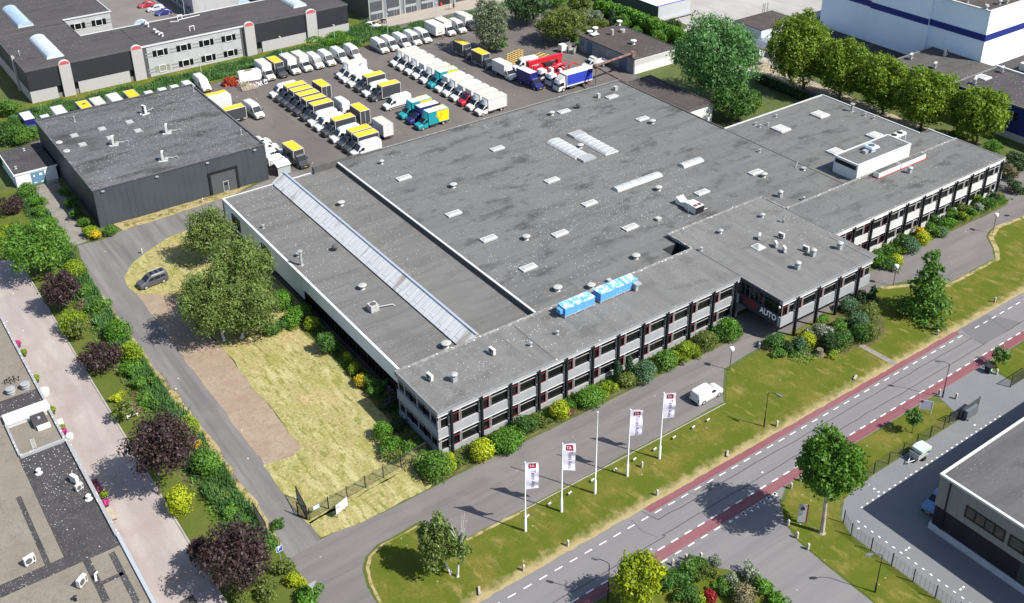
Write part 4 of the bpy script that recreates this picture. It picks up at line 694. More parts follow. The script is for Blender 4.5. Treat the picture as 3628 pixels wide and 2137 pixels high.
for i, x in enumerate((64.9, 70.2, 75.4, 80.6)):
    unit_win(x, 227.8, 4.35, 5.75, BU); unit_win(x, 227.8, .75, 2.15, BU, 'x', i == 0)
    for z in (.85, 1.55, 4.45, 5.15): MB().box(x - 1.6, x - .1, 227.77, 227.8, z, z + .3).build('stripe', m_stripe, BU)
for z in (.85, 1.55, 4.45, 5.15): MB().box(84.0, 85.1, 227.77, 227.8, z, z + .3).build('stripe', m_stripe, BU)
for x in (55.6, 60.4): unit_win(x, 256.8, 4.3, 5.7, BU)
for x0, x1 in ((59.0, 60.3), (63.7, 64.8)):
    for z in (4.4, 5.1): MB().box(x0, x1, 256.76, 256.8, z, z + .3).build('stripe', m_stripe, BU)
m_bargl = mat('bluish barrel glass', (0.28, 0.37, 0.46), [('noise', (.5, .2, .5), .45, .7, (0.38, 0.47, 0.55), .8)], rough=.15, spec=.6)
barrel(44.3, 47.7, 232.0, 246.0, 7.16, 'y', rise=1.1, m=mat('white barrel glass', (0.40, 0.46, 0.50), [('noise', .8, .45, .7, (0.5, 0.55, 0.58), .7), ('brick', 1, -1, 1, (0.45, 0.48, 0.5), .5, (3, 1.2, .04))], rough=.25, spec=.5), parent=BU, ribs=3)
barrel(44.5, 47.8, 256.8, 271.6, 7.16, 'y', rise=1.1, m=m_bargl, parent=BU, ribs=1); barrel(100.8, 104.1, 232.6, 243, 7.16, 'y', rise=.9, m=mat('white barrel glass', (0.6, 0.66, 0.7)), parent=BU, ribs=3)
for x in (66.2, 91.0): barrel(x, x + 3.4, 243.0, 243.6, 6.7, 'y', 'porch_arch', 1.2, m_bargl, BU, 1)
for c_, x, y in (('A0', 1272, 212), ('A0', 1300, 235), ('A0', 1365, 285), ('A0', 1393, 305), ('A0', 1425, 318)): v = Q(c_, x, y, 7.16); b = MB(); b.tube([(v[0], v[1], 7.1), (v[0], v[1], 7.8), (v[0] - .35, v[1] - .3, 8.1)], .25, 8); b.build('roof_vent', m_wht, BU, True)
for c_, x, y in (('A0', 1685, 268), ('A0', 1578, 170)): v = Q(c_, x, y, 7.16); b = MB(); b.box(v[0] - .6, v[0] - .45, v[1], v[1] + .15, 7.1, 8.1); b.box(v[0] + .45, v[0] + .6, v[1], v[1] + .15, 7.1, 8.1); b.box(v[0] - .6, v[0] + .6, v[1], v[1] + .15, 8.1, 8.25); b.build('roof_hoop', m_wht, BU)
v = Q('A0', 1560, 190, 7.16); v2 = Q('A0', 1750, 135, 7.16); MB().tube([(v[0] - 1.6, v[1] + .6, 7.25), (v[0], v[1], 7.25), (v[0] + .6, v[1] + .9, 7.25), (v2[0], v2[1], 7.25)], .09).build('roof_pipe', m_wht, BU, True)
v = Q('A0', 172, 490, 7.16); MB().lathe((v[0], v[1], 7.1), [(.12, 0), (.07, .05), (.07, 1.0), (.2, 1.05), (.1, 1.3)], 8).build('flue', m_galv, BU)
B2 = thing('business_unit', 'pale two-storey business block at the top edge behind the parked cars', 'building', (98, 280, 0))
b = MB(); b.box(86.6, 118, 262, 310, 0, 7.2); b.build('wall', m_concp, B2); MB().box(86.7, 118, 262.1, 310, 7.21, 7.3).build('roof', m_roofk, B2)
for x in (88.6, 93.6, 98.6): unit_win(x, 262, 4.2, 5.7, B2)
for x in (92.0, 97.0):
    for z in (4.3, 5.0): MB().box(x, x + 1.4, 261.96, 262.0, z, z + .3).build('stripe', m_stripe, B2)
for y in (264, 269.5, 275, 280.5): unit_win(86.6, y, 4.2, 5.7, B2, 'y'); unit_win(86.6, y, .8, 2.2, B2, 'y')
b = MB(); b.box(101.5, 107.5, 255, 262, 0, 6.9); b.build('stair_block', m_dkpanel, B2)
# white neighbour sliver at the frame edge
b = MB(); b.box(22, 31.3, 232.5, 262, 0, 6.0); NB = tag(b.build('shed_building', m_wht2), 'plain white metal building cut off beside the black clad block', 'building')
# ================================================================== green garage row
m_green = mat('dark green sheet', (0.055, 0.075, 0.065), [('brick', (1, 1, 1), -1, 1, (0.03, 0.042, 0.036), .8, (.5, 60, .06))], rough=.5)
GA = thing('garage_block', 'grey garage block with a row of dark sectional doors facing a beige paved apron', 'garage', (143, 245, 0))
b = MB(); b.box(120.4, 120.6, 232.6, 262, 0, 8.5); b.build('side_wall', m_green, GA); b = MB(); b.box(120.6, 172, 232.7, 262, 0, 8.4); b.build('wall', mat('grey steel front', (0.17, 0.18, 0.19), rough=.5), GA); b = MB(); b.box(120.5, 120.8, 232.4, 232.7, 0, 8.5); b.build('corner_trim', m_galv, GA)
m_secd = mat('dark sectional door', (0.06, 0.067, 0.075), [('brick', (1, 1, 1), -1, 1, (0.04, 0.044, 0.05), .9, (50, .6, .025))], rough=.5); m_dband = mat('door light band', (0.27, 0.28, 0.29), rough=.4)
for i, (x0, x1) in enumerate(((121.0, 124.3), (125.8, 129.2), (131.0, 134.2), (135.7, 139.1), (146.0, 149.6), (151.2, 154.6), (156, 159.5))):
    d = MB().box(x0, x1, 232.58, 232.7, .05, 4.6).build('garage_door', m_secd, GA); b = MB(); b.box(x0 + .02, x1 - .02, 232.54, 232.58, 1.55, 2.2); b.build('light_band', m_dband, d); b = MB(); xm = (x0 + x1) / 2; b.box(xm + .05, xm + .1, 232.52, 232.54, .1, 2.2); b.box(xm + .8, xm + .85, 232.52, 232.54, .1, 2.2); b.build('wicket_frame', m_alu, d)
b = MB(); [b.box(x0, x1, 232.5, 232.7, 0, 4.9) for x0, x1 in ((124.3, 124.7), (129.2, 129.6), (139.1, 139.5), (145.6, 146), (130.6, 131))]; b.build('post', m_galv, GA)
b = MB(); b.box(140.9, 144.3, 232.6, 232.69, .05, 4.2); o = b.build('garage_dark_panel', m_dark, GA); b = MB(); b.box(141.2, 141.7, 232.2, 232.6, 0, .8); b.build('red_box', mat('red box', (0.45, 0.03, 0.03)), o)  # solid dark panel; its colour stands for the shade inside the open garage
# ================================================================== small brick building, brown roofed annex, pipe bridge
m_gbrick = mat('grey painted brick', (0.205, 0.215, 0.225), [('brick', (1, 1, 1), -1, 1, (0.15, 0.155, 0.165), .6, (.45, .16, .02)), ('noise', 1, .48, .7, (0.26, 0.265, 0.265), .6)], rough=.9)
m_wfluted = mat('whitewashed wall', (0.60, 0.60, 0.585), [('noise', (1.5, 1.5, .25), .5, .7, (0.40, 0.41, 0.37), .7), ('brick', (1, 1, 1), -1, 1, (0.35, 0.35, 0.34), .5, (1.4, 60, .03))], rough=.9)
SB = thing('workshop', 'small grey brick workshop with brown flat roof and white gable end in the yard', 'workshop', (155, 175, 0))
b = MB(); b.box(149.4, 149.7, 165.8, 185.1, 0, 3.55); b.box(149.7, 161.5, 184.8, 185.1, 0, 3.55); b.box(161.2, 161.5, 166, 184.8, 0, 3.55); b.build('wall', m_gbrick, SB); b = MB(); b.box(149.7, 161.5, 165.75, 166.0, 0, 3.55); b.build('wall', m_wfluted, SB)
MB().box(149.45, 161.55, 165.85, 185.15, 3.56, 3.68).build('roof', m_roofbrown, SB); b = MB(); b.box(149.28, 149.45, 165.6, 185.3, 3.5, 3.78); b.box(149.45, 161.7, 165.6, 165.85, 3.5, 3.78); b.box(149.45, 161.7, 185.15, 185.3, 3.5, 3.78); b.box(161.55, 161.7, 165.85, 185.15, 3.5, 3.78); b.build('roof_edge', m_copdk, SB)
m_ddoor = mat('dull blue door', (0.075, 0.10, 0.15), rough=.6)
for y0, y1, z0, z1 in ((168.2, 170.8, 0.05, 3.0), (180.2, 182.0, 0.05, 3.1)): MB().box(149.34, 149.4, y0, y1, z0, z1).build('door', m_ddoor, SB)
MB().box(149.34, 149.4, 183.2, 184.4, 1.5, 2.7).build('window', m_ddoor, SB)
b = MB(); [b.box(150.0 + i * .22, 150.1 + i * .22, 165.7, 165.75, 2.0, 3.2) for i in range(50)]; b.build('slatted_vent', m_wht, SB)
for c_, x, y, r, h in (('C0', 840, 298, .7, .9), ('C0', 886, 280, .7, 1.3), ('C0', 1098, 222, .7, 1.3), ('C0', 1222, 388, .7, 1.1)): v = Q(c_, x, y, 3.68); MB().lathe((v[0], v[1], 3.65), [(.4, 0), (.34, h * .55), (r, h * .72), (r, h * .88), (.3, h)], 16).build('roof_vent', m_wht, SB, True)
v = Q('C0', 1035, 305, 3.68); MB().lathe((v[0], v[1], 3.65), [(.42, 0), (.42, 1.3), (.3, 1.35)], 14).build('roof_duct', m_galv, SB, True); v = Q('C0', 1125, 282, 3.68); MB().lathe((v[0], v[1], 3.65), [(.65, 0), (.65, .7), (.5, .75)], 16).build('roof_duct', m_galv, SB, True)
v = Q('C0', 880, 312, 3.68); b = MB(); b.box(v[0] - .9, v[0] + .9, v[1] - .6, v[1] + .6, 3.95, 4.15); b.box(v[0] - .3, v[0] + .3, v[1] - .3, v[1] + .3, 3.65, 3.95); b.build('roof_hatch', m_wht, SB)
AN = thing('annex', 'narrow white-walled annex with plain brown felt roof against the hall', 'building', (141, 146, 0))
MB().box(137.1, 144.6, 136.9, 155.2, 0, 4.15).build('wall', m_wfluted, AN); MB().box(137.15, 144.55, 136.95, 155.15, 4.16, 4.22).build('roof', m_roofbrown, AN); b = MB(); b.box(136.95, 137.15, 136.7, 155.4, 4.1, 4.34); b.box(137.15, 144.75, 136.7, 136.95, 4.1, 4.34); b.box(144.55, 144.75, 136.95, 155.4, 4.1, 4.34); b.box(137.15, 144.55, 155.15, 155.4, 4.1, 4.34); b.build('roof_edge', m_copdk, AN)
m_rust = mat('rusty pipe', (0.13, 0.075, 0.065), [('noise', 1.2, .45, .65, (0.24, 0.19, 0.18), .8), ('noise', 4, .5, .7, (0.07, 0.035, 0.028), .6)], rough=.9)
PB = thing('pipe_bridge', 'rusty overhead pipe on posts spanning the yard to the brick workshop', 'pipe bridge', (138, 166, 0))
cor = (138.2, 165.6, 4.6); b = MB(); b.tube([cor, (149.6, 166.8, 4.6)], .3, 10); b.tube([cor, (137.2, 153.8, 4.6)], .22, 10); b.build('pipe', m_rust, PB, True); b = MB(); b.box(137.9, 138.7, 165.2, 166.0, 4.15, 4.98); b.box(149.3, 150.3, 166.3, 167.3, 3.7, 5.0); b.build('junction_box', m_rust, PB); b = MB(); b.tube([(138.3, 165.3, 0), (138.3, 165.3, 4.2)], .1); b.build('post', m_rust, PB)
# ================================================================== white and blue factory, low dark roofs, far silver shed
m_fac = mat('white shaded cladding', (0.70, 0.80, 0.88), [('brick', (1, 1, 1), -1, 1, (0.52, 0.60, 0.68), .5, (1.0, 60, .02)), ('noise', (.1, .1, .05), .45, .7, (0.58, 0.66, 0.74), .5)], rough=.45, spec=.4); m_facb = mat('deep blue band', (0.012, 0.022, 0.16), rough=.5); m_facw = mat('white sunlit cladding', (0.72, 0.73, 0.74), [('brick', (1, 1, 1), -1, 1, (0.6, 0.61, 0.62), .4, (1.0, 60, .02))], rough=.5)  # one white cladding in two tints: bluish for shaded walls, neutral for sunlit front
FA = thing('factory', 'tall white factory with deep blue band round its walls', 'factory', (225, 135, 0))
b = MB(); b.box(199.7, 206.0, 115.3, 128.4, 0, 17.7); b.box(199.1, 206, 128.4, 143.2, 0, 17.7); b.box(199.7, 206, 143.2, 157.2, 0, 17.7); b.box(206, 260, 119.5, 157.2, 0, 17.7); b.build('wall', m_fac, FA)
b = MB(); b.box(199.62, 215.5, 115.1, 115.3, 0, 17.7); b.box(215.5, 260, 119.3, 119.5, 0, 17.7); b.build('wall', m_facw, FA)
b = MB(); b.box(199.52, 199.62, 115.0, 128.3, 11.4, 12.75); b.box(198.98, 199.1, 128.3, 143.3, 11.4, 12.75); b.box(199.6, 199.7, 143.3, 157.3, 11.4, 12.75); b.box(199.62, 215.6, 115.0, 115.1, 11.4, 12.75); b.box(215.6, 260, 119.2, 119.3, 11.4, 12.75); b.build('blue_band', m_facb, FA)
b = MB(); b.box(199.9, 259, 115.5, 157, 17.72, 17.82); b.build('roof', m_roofbrown, FA); b = MB(); b.box(199.5, 199.9, 115.0, 157, 17.7, 17.95); b.box(199.9, 215.6, 115.0, 115.4, 17.7, 17.95); b.build('roof_edge', m_wht, FA)
for c_, x, y in (('D0', 1975, 25), ('D0', 2255, 40), ('D0', 2320, 30), ('D0', 2140, 85)): v = Q(c_, x, y, 17.82); MB().lathe((v[0], v[1], 17.8), [(.3, 0), (.3, .7), (.55, .8), (.4, 1.1)], 10).build('roof_vent', m_vent, FA, True)
LF = thing('workshop_block', 'low flat-roofed blue-walled block between the row of trees and the tall factory', 'building', (192, 110, 0))
b = MB(); b.box(184.8, 199.6, 60, 111.3, 1.4, 6.85); b.box(184.6, 199.5, 111.3, 126.3, 1.4, 6.85); b.box(199.6, 226, 60, 112.5, 1.4, 6.6); b.build('wall', m_facb, LF); b = MB(); b.box(184.9, 226, 60, 126.2, 0, 1.4); b.build('plinth', m_panelw, LF)
MB().box(184.7, 199.6, 111.35, 126.3, 6.86, 6.98).build('roof', roofmat('grey felt block', (0.066, 0.062, 0.06), 0, .7, .1, .3), LF); MB().box(184.7, 199.6, 60, 111.35, 6.86, 6.96).build('roof', m_roofk, LF); MB().box(200.0, 226, 60, 112.4, 6.6, 6.8).build('roof', m_roofk, LF)
b = MB(); b.box(184.5, 184.7, 60, 126.5, 6.8, 7.08); b.box(184.7, 199.5, 126.3, 126.5, 6.8, 7.1); b.box(184.7, 199.6, 111.2, 111.5, 6.9, 7.12); b.build('roof_edge', m_coping, LF); b = MB(); b.box(199.6, 200.0, 60, 111.6, 6.9, 7.35); b.build('roof_edge', m_wht, LF)
for y in (97.0, 88): unit_win(184.8, y, 4.0, 5.5, LF, 'y')
DR = thing('workshop_block', 'low dark flat-roofed block behind the trees at the foot of the tall factory', 'building', (191, 142, 0)); MB().box(182, 199.1, 126.6, 156, 0, 3.4).build('wall', m_dkpanel, DR); MB().box(181.9, 199.1, 126.6, 156, 3.41, 3.6).build('roof', m_roofbrown, DR); b = MB(); b.box(190.0, 190.25, 126.6, 156, 3.6, 3.72); b.box(182, 199, 140.5, 140.75, 3.6, 3.75); b.build('roof_joint', m_coping, DR)
TB = thing('workshop_block', 'pale walled low block with brown roof near the silver tank', 'building', (185, 161, 0)); MB().box(178.9, 191.3, 156.5, 164.8, 0, 6.55).build('wall', mat('pale blue grey sheet', (0.45, 0.49, 0.53), [('brick', (1, 1, 1), -1, 1, (0.3, 0.33, 0.36), .8, (3.2, 60, .04))], rough=.6), TB); MB().box(178.8, 191.4, 156.4, 164.9, 6.56, 6.7).build('roof', m_roofbrown, TB)
t = thing('tank', 'horizontal silver tank beside the first tree of the row', 'tank', (177.6, 153.4, 0)); b = MB(); b.loft([[(177.6 + r * math.cos(a), y, 4.2 + r * math.sin(a)) for a in np.linspace(0, 2 * math.pi, 18)[:-1]] for y, r in ((150.8, .5), (151.0, 1.15), (151.4, 1.4), (155.4, 1.4), (155.8, 1.15), (156.0, .5))]); b.build('vessel', mat('silver tank', (0.55, 0.57, 0.58), rough=.3, metal=.6), t, True); b = MB(); [b.box(x, x + .15, y, y + .15, 0, 3.2) for x in (176.7, 178.3) for y in (151.6, 155.2)]; b.build('leg', m_galv, t)
SV = thing('metal_shed', 'large pale grey metal shed with white roof behind the clipped hedge', 'shed', (183, 202, 0)); b = MB(); b.box(177.5, 188.4, 188.9, 189.1, 0, 4.05); b.build('front_wall', mat('pale grey sheet', (0.36, 0.37, 0.38), [('brick', (1, 1, 1), -1, 1, (0.30, 0.31, 0.32), .5, (.9, 60, .04))], rough=.5), SV); b = MB(); b.box(177.4, 177.6, 189.1, 225, 0, 3.6); b.box(177.6, 188.3, 189.1, 225, 0, 3.9); b.build('wall', m_green, SV); MB().box(177.3, 188.5, 189.2, 225, 4.0, 4.12).build('roof', m_wht, SV); b = MB(); b.box(177.3, 188.6, 188.85, 189.2, 4.05, 4.2); b.build('roof_edge', mat('violet trim', (0.16, 0.13, 0.42)), SV); b = MB(); b.box(178.5, 189.3, 187.9, 188.9, .45, .65); [b.box(180 + i * 2, 180.2 + i * 2, 188, 188.8, 0, .45) for i in range(5)]; b.build('loading_bench', m_galv, SV)
t = thing('lattice_gate', 'tall narrow steel lattice frame behind the low brown roof', 'steel frame', (197, 172, 0)); b = MB(); [b.box(x, x + .15, 172, 172.15, 0, 5.5) for x in (196.4, 197.0, 198.0)]; [b.box(196.55, 198.0, 172.02, 172.12, z, z + .1) for z in (2.4, 5.4)]; b.build('frame', m_galv, t)
for i, (x, y) in enumerate(((215, 193.5), (224, 192.5))): b = MB(); b.lathe((x, y, 0), [(.25, 0), (.25, 1.2), (.1, 1.25)], 10); tag(b.build('bollard', mat('yellow paint', (0.62, 0.42, 0.02))), ['yellow bollard by the factory wall at the top edge, first of two', 'yellow bollard by the factory wall at the top edge, second of two'][i], 'bollard', 'yellow bollards at the factory yard')
for i, (c_, x, y, rz, lb) in enumerate((('D0', 1480, 520, 20, 'white air conditioner with dark fan at the corner of the blue-walled block roof'), ('D0', 1690, 598, 20, 'white air conditioner peeping over a tree crown on the blue-walled block roof'), ('D0', 2040, 738, 20, 'white air conditioner beside a square roof light on the blue-walled block'), ('D0', 2278, 635, 20, 'white air conditioner by the white parapet of the blue-walled block'), ('D0', 1782, 492, 20, 'tall white air conditioner standing in front of the tall factory wall'))):
    v = Q(c_, x, y, 6.98); AC.put(tuple(v), R(rz), lb, G_AC, (1.3, 1.3, 1.3) if i < 4 else (1.3, 1.3, 2.0))
v = Q('D0', 2115, 682, 6.96); k = MB(); k.box(v[0] - 1.2, v[0] + 1.2, v[1] - 1.2, v[1] + 1.2, 6.95, 7.2); s_ = k.build('skylight', m_wht, LF); MB().box(v[0] - .9, v[0] + .9, v[1] - .9, v[1] + .9, 7.2, 7.24).build('dome', m_vent, s_)
t = thing('chiller', 'long white chiller behind the parapet by the factory', 'chiller', (204, 106, 6.8)); MB().box(202, 210, 105, 108, 6.9, 8.4).build('casing', m_ac, t); [MB().lathe((203.5 + i * 2.4, 106.5, 8.4), [(.9, 0), (.9, .15), (.3, .1)], 14).build('fan', m_vent, t) for i in range(3)]
# ================================================================== grey hall near the side street
BR = thing('hall_building', 'grey panelled hall with ribbon windows and dark felt roof beside the side street', 'building', (100, 30, 0))
m_brp = mat('grey sandwich panel', (0.205, 0.20, 0.19), [('brick', (1, 1, 1), -1, 1, (0.14, 0.135, 0.13), .8, (60, .9, .03))], rough=.7)
b = MB(); b.box(86.5, 150, -20, 44.9, 3.5, 7.6); b.build('wall', m_brp, BR); b = MB(); b.box(86.55, 150, -20, 44.8, .85, 3.5); b.build('base_cladding', m_darkcl, BR); b = MB(); b.box(86.4, 150, -20, 45.0, 0, .85); b.build('plinth', mat('pale plinth', (0.38, 0.39, 0.42), [('noise', .8, .5, .7, (0.3, 0.31, 0.33), .6)]), BR)
MB().box(86.7, 150, -20, 44.7, 7.6, 7.66).build('roof', roofmat('charcoal felt', (0.070, 0.068, 0.070), 0, .5, .14, .5), BR); b = MB(); b.box(86.38, 86.7, -20, 45.0, 7.5, 7.76); b.box(86.7, 150, 44.7, 45.0, 7.5, 7.76); b.build('roof_edge', m_alu, BR)
MB().tube([(86.42, 43.6, .9), (86.42, 43.6, 7.4)], .09).build('downpipe', m_black, BR, True)
for y0, y1, n in ((37.0, 41.4, 4), (30.0, 36.4, 4)):
    w_ = MB().box(86.44, 86.5, y0, y1, 4.6, 5.9).build('window', mat('warm dim glass', (0.06, 0.052, 0.046), rough=.1), BR); f = MB(); [f.box(86.36, 86.44, y0 + (y1 - y0) * i / n - .06, y0 + (y1 - y0) * i / n + .06, 4.5, 6.0) for i in range(n + 1)]; f.box(86.38, 86.44, y0, y1, 4.5, 4.62); f.box(86.38, 86.44, y0, y1, 5.9, 6.0); f.build('frame', m_black, w_)
MB().box(86.5, 86.56, 20, 34.8, .1, 3.4).build('door', m_dkpanel, BR)
# ================================================================== gravel roofed building by the pink path
LB = thing('flat_roof_building', 'low building with gravel and black felt roof fields beside the pink brick path', 'building', (5, 95, 0))
b = MB(); b.box(-25, 14.0, -15, 143.2, 0, 3.7); b.build('wall', m_limest, LB)
b = MB(); b.box(-25, 14.0, 122.5, 143.2, 3.7, 3.8); b.box(-25, 14.0, 117.3, 119.6, 3.7, 3.8); b.box(9.2, 13.8, 110.6, 116.6, 3.7, 3.8); b.box(-25, 8.9, 90.8, 117.2, 3.7, 3.8); b.box(-25, 14.0, -15, 90.5, 3.7, 3.8); b.build('roof', m_gravel, LB)
b = MB(); b.box(9.1, 14.0, 92.2, 110.3, 3.72, 3.83); b.box(-25, 14.0, 119.6, 122.5, 3.7, 3.82); b.box(-25, 14.0, 90.5, 92.2, 3.7, 3.83); b.build('roof', m_roofbk, LB)
b = MB(); b.box(9.0, 14.1, 117.2, 118.8, 3.8, 4.4); b.build('roof_step', m_wht, LB)
b = MB(); b.box(14.0, 14.35, 80, 92, 3.6, 4.05); b.box(14.0, 14.3, -15, 80, 3.6, 4.05); b.build('roof_edge', mat('grey blue aluminium', (0.30, 0.335, 0.37), [('speck', 1.4, .2, .3, DROP, .7)], rough=.5), LB)
b = MB(); b.box(13.9, 14.3, 92, 110.5, 3.6, 4.1); b.box(9.0, 13.9, 110.2, 110.6, 3.7, 4.12); b.box(8.9, 9.15, 110.6, 117.2, 3.7, 4.1); b.box(13.8, 14.1, 110.6, 117.2, 3.7, 4.08); b.box(13.85, 14.15, 118.8, 143.4, 3.6, 4.05); b.build('roof_edge', mat('speckled coping', (0.26, 0.265, 0.27), [('speck', 2.4, .3, .55, DROP, .9)], rough=.8), LB)
b = MB(); b.box(8.85, 9.1, 92, 110.2, 3.75, 3.87); [b.box(*t_, 3.76, 3.835) for t_ in ((10.2, 10.9, 84, 91), (7.0, 7.5, 92, 104), (10.9, 13, 86.3, 86.8), (8, 11, 82.4, 83.0), (12.6, 13.2, 82, 90))]; b.build('felt_strip', m_roofbk, LB)
for c_, x, y, n_ in (('A2', 100, 850, 0), ('A2', 228, 805, 0)):
    v = Q(c_, x, y, 3.82); MB().lathe((v[0], v[1], 3.8), [(.45, 0), (.45, .3), (.55, .34), (.55, .42), (.4, .46), (.4, .62), (.56, .68), (.56, .78), (.2, .82)], 18).build('roof_vent', m_galv, LB, True)
for i, (x, y) in enumerate(((45, 770), (62, 760), (85, 745), (95, 765), (120, 735), (130, 752), (165, 738))):
    v = Q('A2', x, y, 3.8); MB().tube([(v[0], v[1], 3.8), (v[0], v[1], 4.35), (v[0] + .1, v[1] - .15, 4.45)], .09, 7).build('roof_pipe', m_black, LB, True)
for c_, x, y in (('A3', 342, 345), ('A3', 778, 572)): v = Q(c_, x, y, 3.83); MB().lathe((v[0], v[1], 3.8), [(.42, 0), (.38, .05), (.2, .08), (.2, .5), (.3, .55), (.15, .7)], 12).build('roof_vent', m_wht, LB, True)
v = Q('A3', 850, 1262, 3.83); MB().tube([(v[0] - .2, v[1] - .4, 3.85), (v[0] - .1, v[1], 4.4), (v[0] + .2, v[1] + .1, 4.45)], .12, 8).build('roof_pipe', m_wht, LB, True); v = Q('A3', 663, 1460, 3.83); MB().lathe((v[0], v[1], 3.8), [(.14, 0), (.12, .5), (.2, .55), (.1, .65)], 9).build('roof_pipe', m_black, LB, True)
b = MB(); v = Q('A2', 350, 1110, 3.82); b.box(v[0] - .8, v[0] + .8, v[1] - .9, v[1] + 1.1, 3.82, 4.5); h_ = b.build('roof_hatch', m_roofk, LB); MB().box(v[0] - .55, v[0] + .9, v[1] - 1.5, v[1] - .9, 3.82, 4.2).build('upstand', m_wht, h_); MB().lathe((v[0], v[1], 4.5), [(.2, 0), (.2, .2), (.1, .25)], 10).build('vent', m_galv, h_)
def lad():
    b = MB(); v = Q('A2', 275, 1250, 3.85); v2 = Q('A2', 305, 1330, 3.85); d = Vector((v2[0] - v[0], v2[1] - v[1], 0)); L = d.length; u = d.normalized(); p = Vector((-u.y, u.x, 0))
    for s_ in (-.2, .2): a = Vector(v) + p * s_; b.tube([a, a + u * L], .03, 6)
    for i in range(8): a = Vector(v) + u * (L * (i + .5) / 8); b.tube([a - p * .2, a + p * .2], .025, 6)
    return tag(b.build('ladder', m_alu), 'short aluminium ladder lying on the sunken gravel roof field', 'ladder')
lad()
for c_, x, y, rz, lb, s_ in (('A3', 268, 1140, 12, 'white air conditioner on the gravel roof, its round fan facing the pink path end', 1.1), ('A3', 725, 1325, 35, 'white air conditioner standing askew on the gravel roof near a white bent pipe', 1.1), ('A3', 660, 430, 110, 'white air conditioner on the black felt field beside the pink path', 1.1)):
    v = Q(c_, x, y, 3.83); AC.put(tuple(v), R(rz), lb, G_AC, s_)
v = Q('A3', 700, 492, 3.83); AC.put(tuple(v), R(20), 'smaller white air conditioner paired with another on the black felt field', G_AC, .85)
# ================================================================== vehicles (front bumper at x = 0, body towards -x, built about z = 0)
def paint(name, c, r=.35): return mat(name, c, rough=r, spec=.5)
P_WHITE = paint('vehicle white', (0.52, 0.52, 0.515)); P_GREY = paint('vehicle dark grey', (0.042, 0.044, 0.050)); P_TEAL = paint('vehicle teal', (0.012, 0.235, 0.265)); P_NAVY = paint('vehicle navy', (0.014, 0.016, 0.12)); P_RED = paint('vehicle red', (0.36, 0.012, 0.03)); P_BLUE = paint('vehicle blue', (0.016, 0.022, 0.17)); P_SILV = paint('vehicle silver', (0.062, 0.064, 0.075)); P_LILAC = paint('vehicle pale silver', (0.40, 0.41, 0.45)); P_SKY = paint('vehicle sky blue', (0.13, 0.22, 0.42))
P_YEL = mat('yellow roof sheet', (0.62, 0.40, 0.012), [('noise', 1.2, .5, .75, (0.58, 0.40, 0.06), .6)], rough=.5, obj=True); P_YELB = paint('bright yellow', (0.70, 0.53, 0.01)); P_CREAM = mat('cream box roof', (0.40, 0.39, 0.33), [('brick', 1, -1, 1, (0.52, 0.52, 0.50), .8, (.62, 60, .07)), ('noise', 2, .5, .7, (0.38, 0.37, 0.31), .5)], rough=.6, obj=True); P_BOXW = mat('white box panel', (0.50, 0.50, 0.49), [('noise', .7, .5, .75, (0.43, 0.43, 0.42), .6)], rough=.5, obj=True)
P_CURT = mat('blue curtain', (0.025, 0.045, 0.36), [('noise', (1.2, 1, .4), .45, .7, (0.02, 0.036, 0.30), .7)], rough=.6, obj=True)
m_tyre = mat('tyre', (0.018, 0.018, 0.019), rough=.8); m_rim = mat('wheel rim', (0.45, 0.45, 0.46), rough=.4, metal=.4); m_vglass = mat('vehicle glass', (0.010, 0.013, 0.018), rough=.06, spec=.4); m_trim = mat('black plastic', (0.022, 0.022, 0.024), rough=.6); m_lamp = mat('headlamp', (0.30, 0.31, 0.33), rough=.1, spec=.7); m_tail = mat('tail lamp', (0.30, 0.01, 0.012), rough=.3); m_plate = mat('yellow number plate', (0.60, 0.40, 0.03), rough=.5); m_chas = mat('chassis', (0.045, 0.045, 0.047), rough=.8)
def ring(x, zb, zt, w, tk, sh=.14): return [(x, -w * .94, zb), (x, -w, zb + .28 * (zt - zb)), (x, -w * (1 - (1 - tk) * .25), zb + .55 * (zt - zb)), (x, -w * tk, zt - sh), (x, -w * tk + sh * .9, zt), (x, w * tk - sh * .9, zt), (x, w * tk, zt - sh), (x, w * (1 - (1 - tk) * .25), zb + .55 * (zt - zb)), (x, w, zb + .28 * (zt - zb)), (x, w * .94, zb)]
def wheel(t, x, y, r, wd=.22):
    s_ = 1 if y > 0 else -1
    w_ = MB().disc_x((x, 0, r), r, y - wd / 2, y + wd / 2, 14).build('wheel', m_tyre, t); MB().disc_x((x, 0, r), r * .62, y + s_ * wd / 2, y + s_ * (wd / 2 + .012), 12).build('rim', m_rim, w_)
def lights(t, w, z, x=-.10, hx=.30, plate=True):
    for s_ in (-1, 1):
        b = MB(); ya, yb = s_ * w * .58, s_ * w * .93; b.quad([(x + .03, ya, z - .10), (x - .22, yb, z - .06), (x - .34, yb, z + .17), (x - .10, ya, z + .12)]); b.quad([(x - .01, ya, z - .12), (x - .26, yb, z - .08), (x - .38, yb, z + .15), (x - .14, ya, z + .10)][::-1]); b.build('headlight', m_lamp, t)
    if plate: MB().box(x + .085, x + .13, -.26, .26, z - .46, z - .34).build('number_plate', m_plate, t)
VAN_ST = [(0, .34, .82, .80, .97), (-.10, .30, .98, .93, .96), (-.50, .30, 1.12, .985, .95), (-.98, .30, 1.28, 1.0, .92)]
def cabfront(kind_h, wt_x):
    return VAN_ST + [(wt_x, .30, kind_h - .25, 1.0, .86), (wt_x - .35, .30, kind_h - .05, 1.0, .86)]
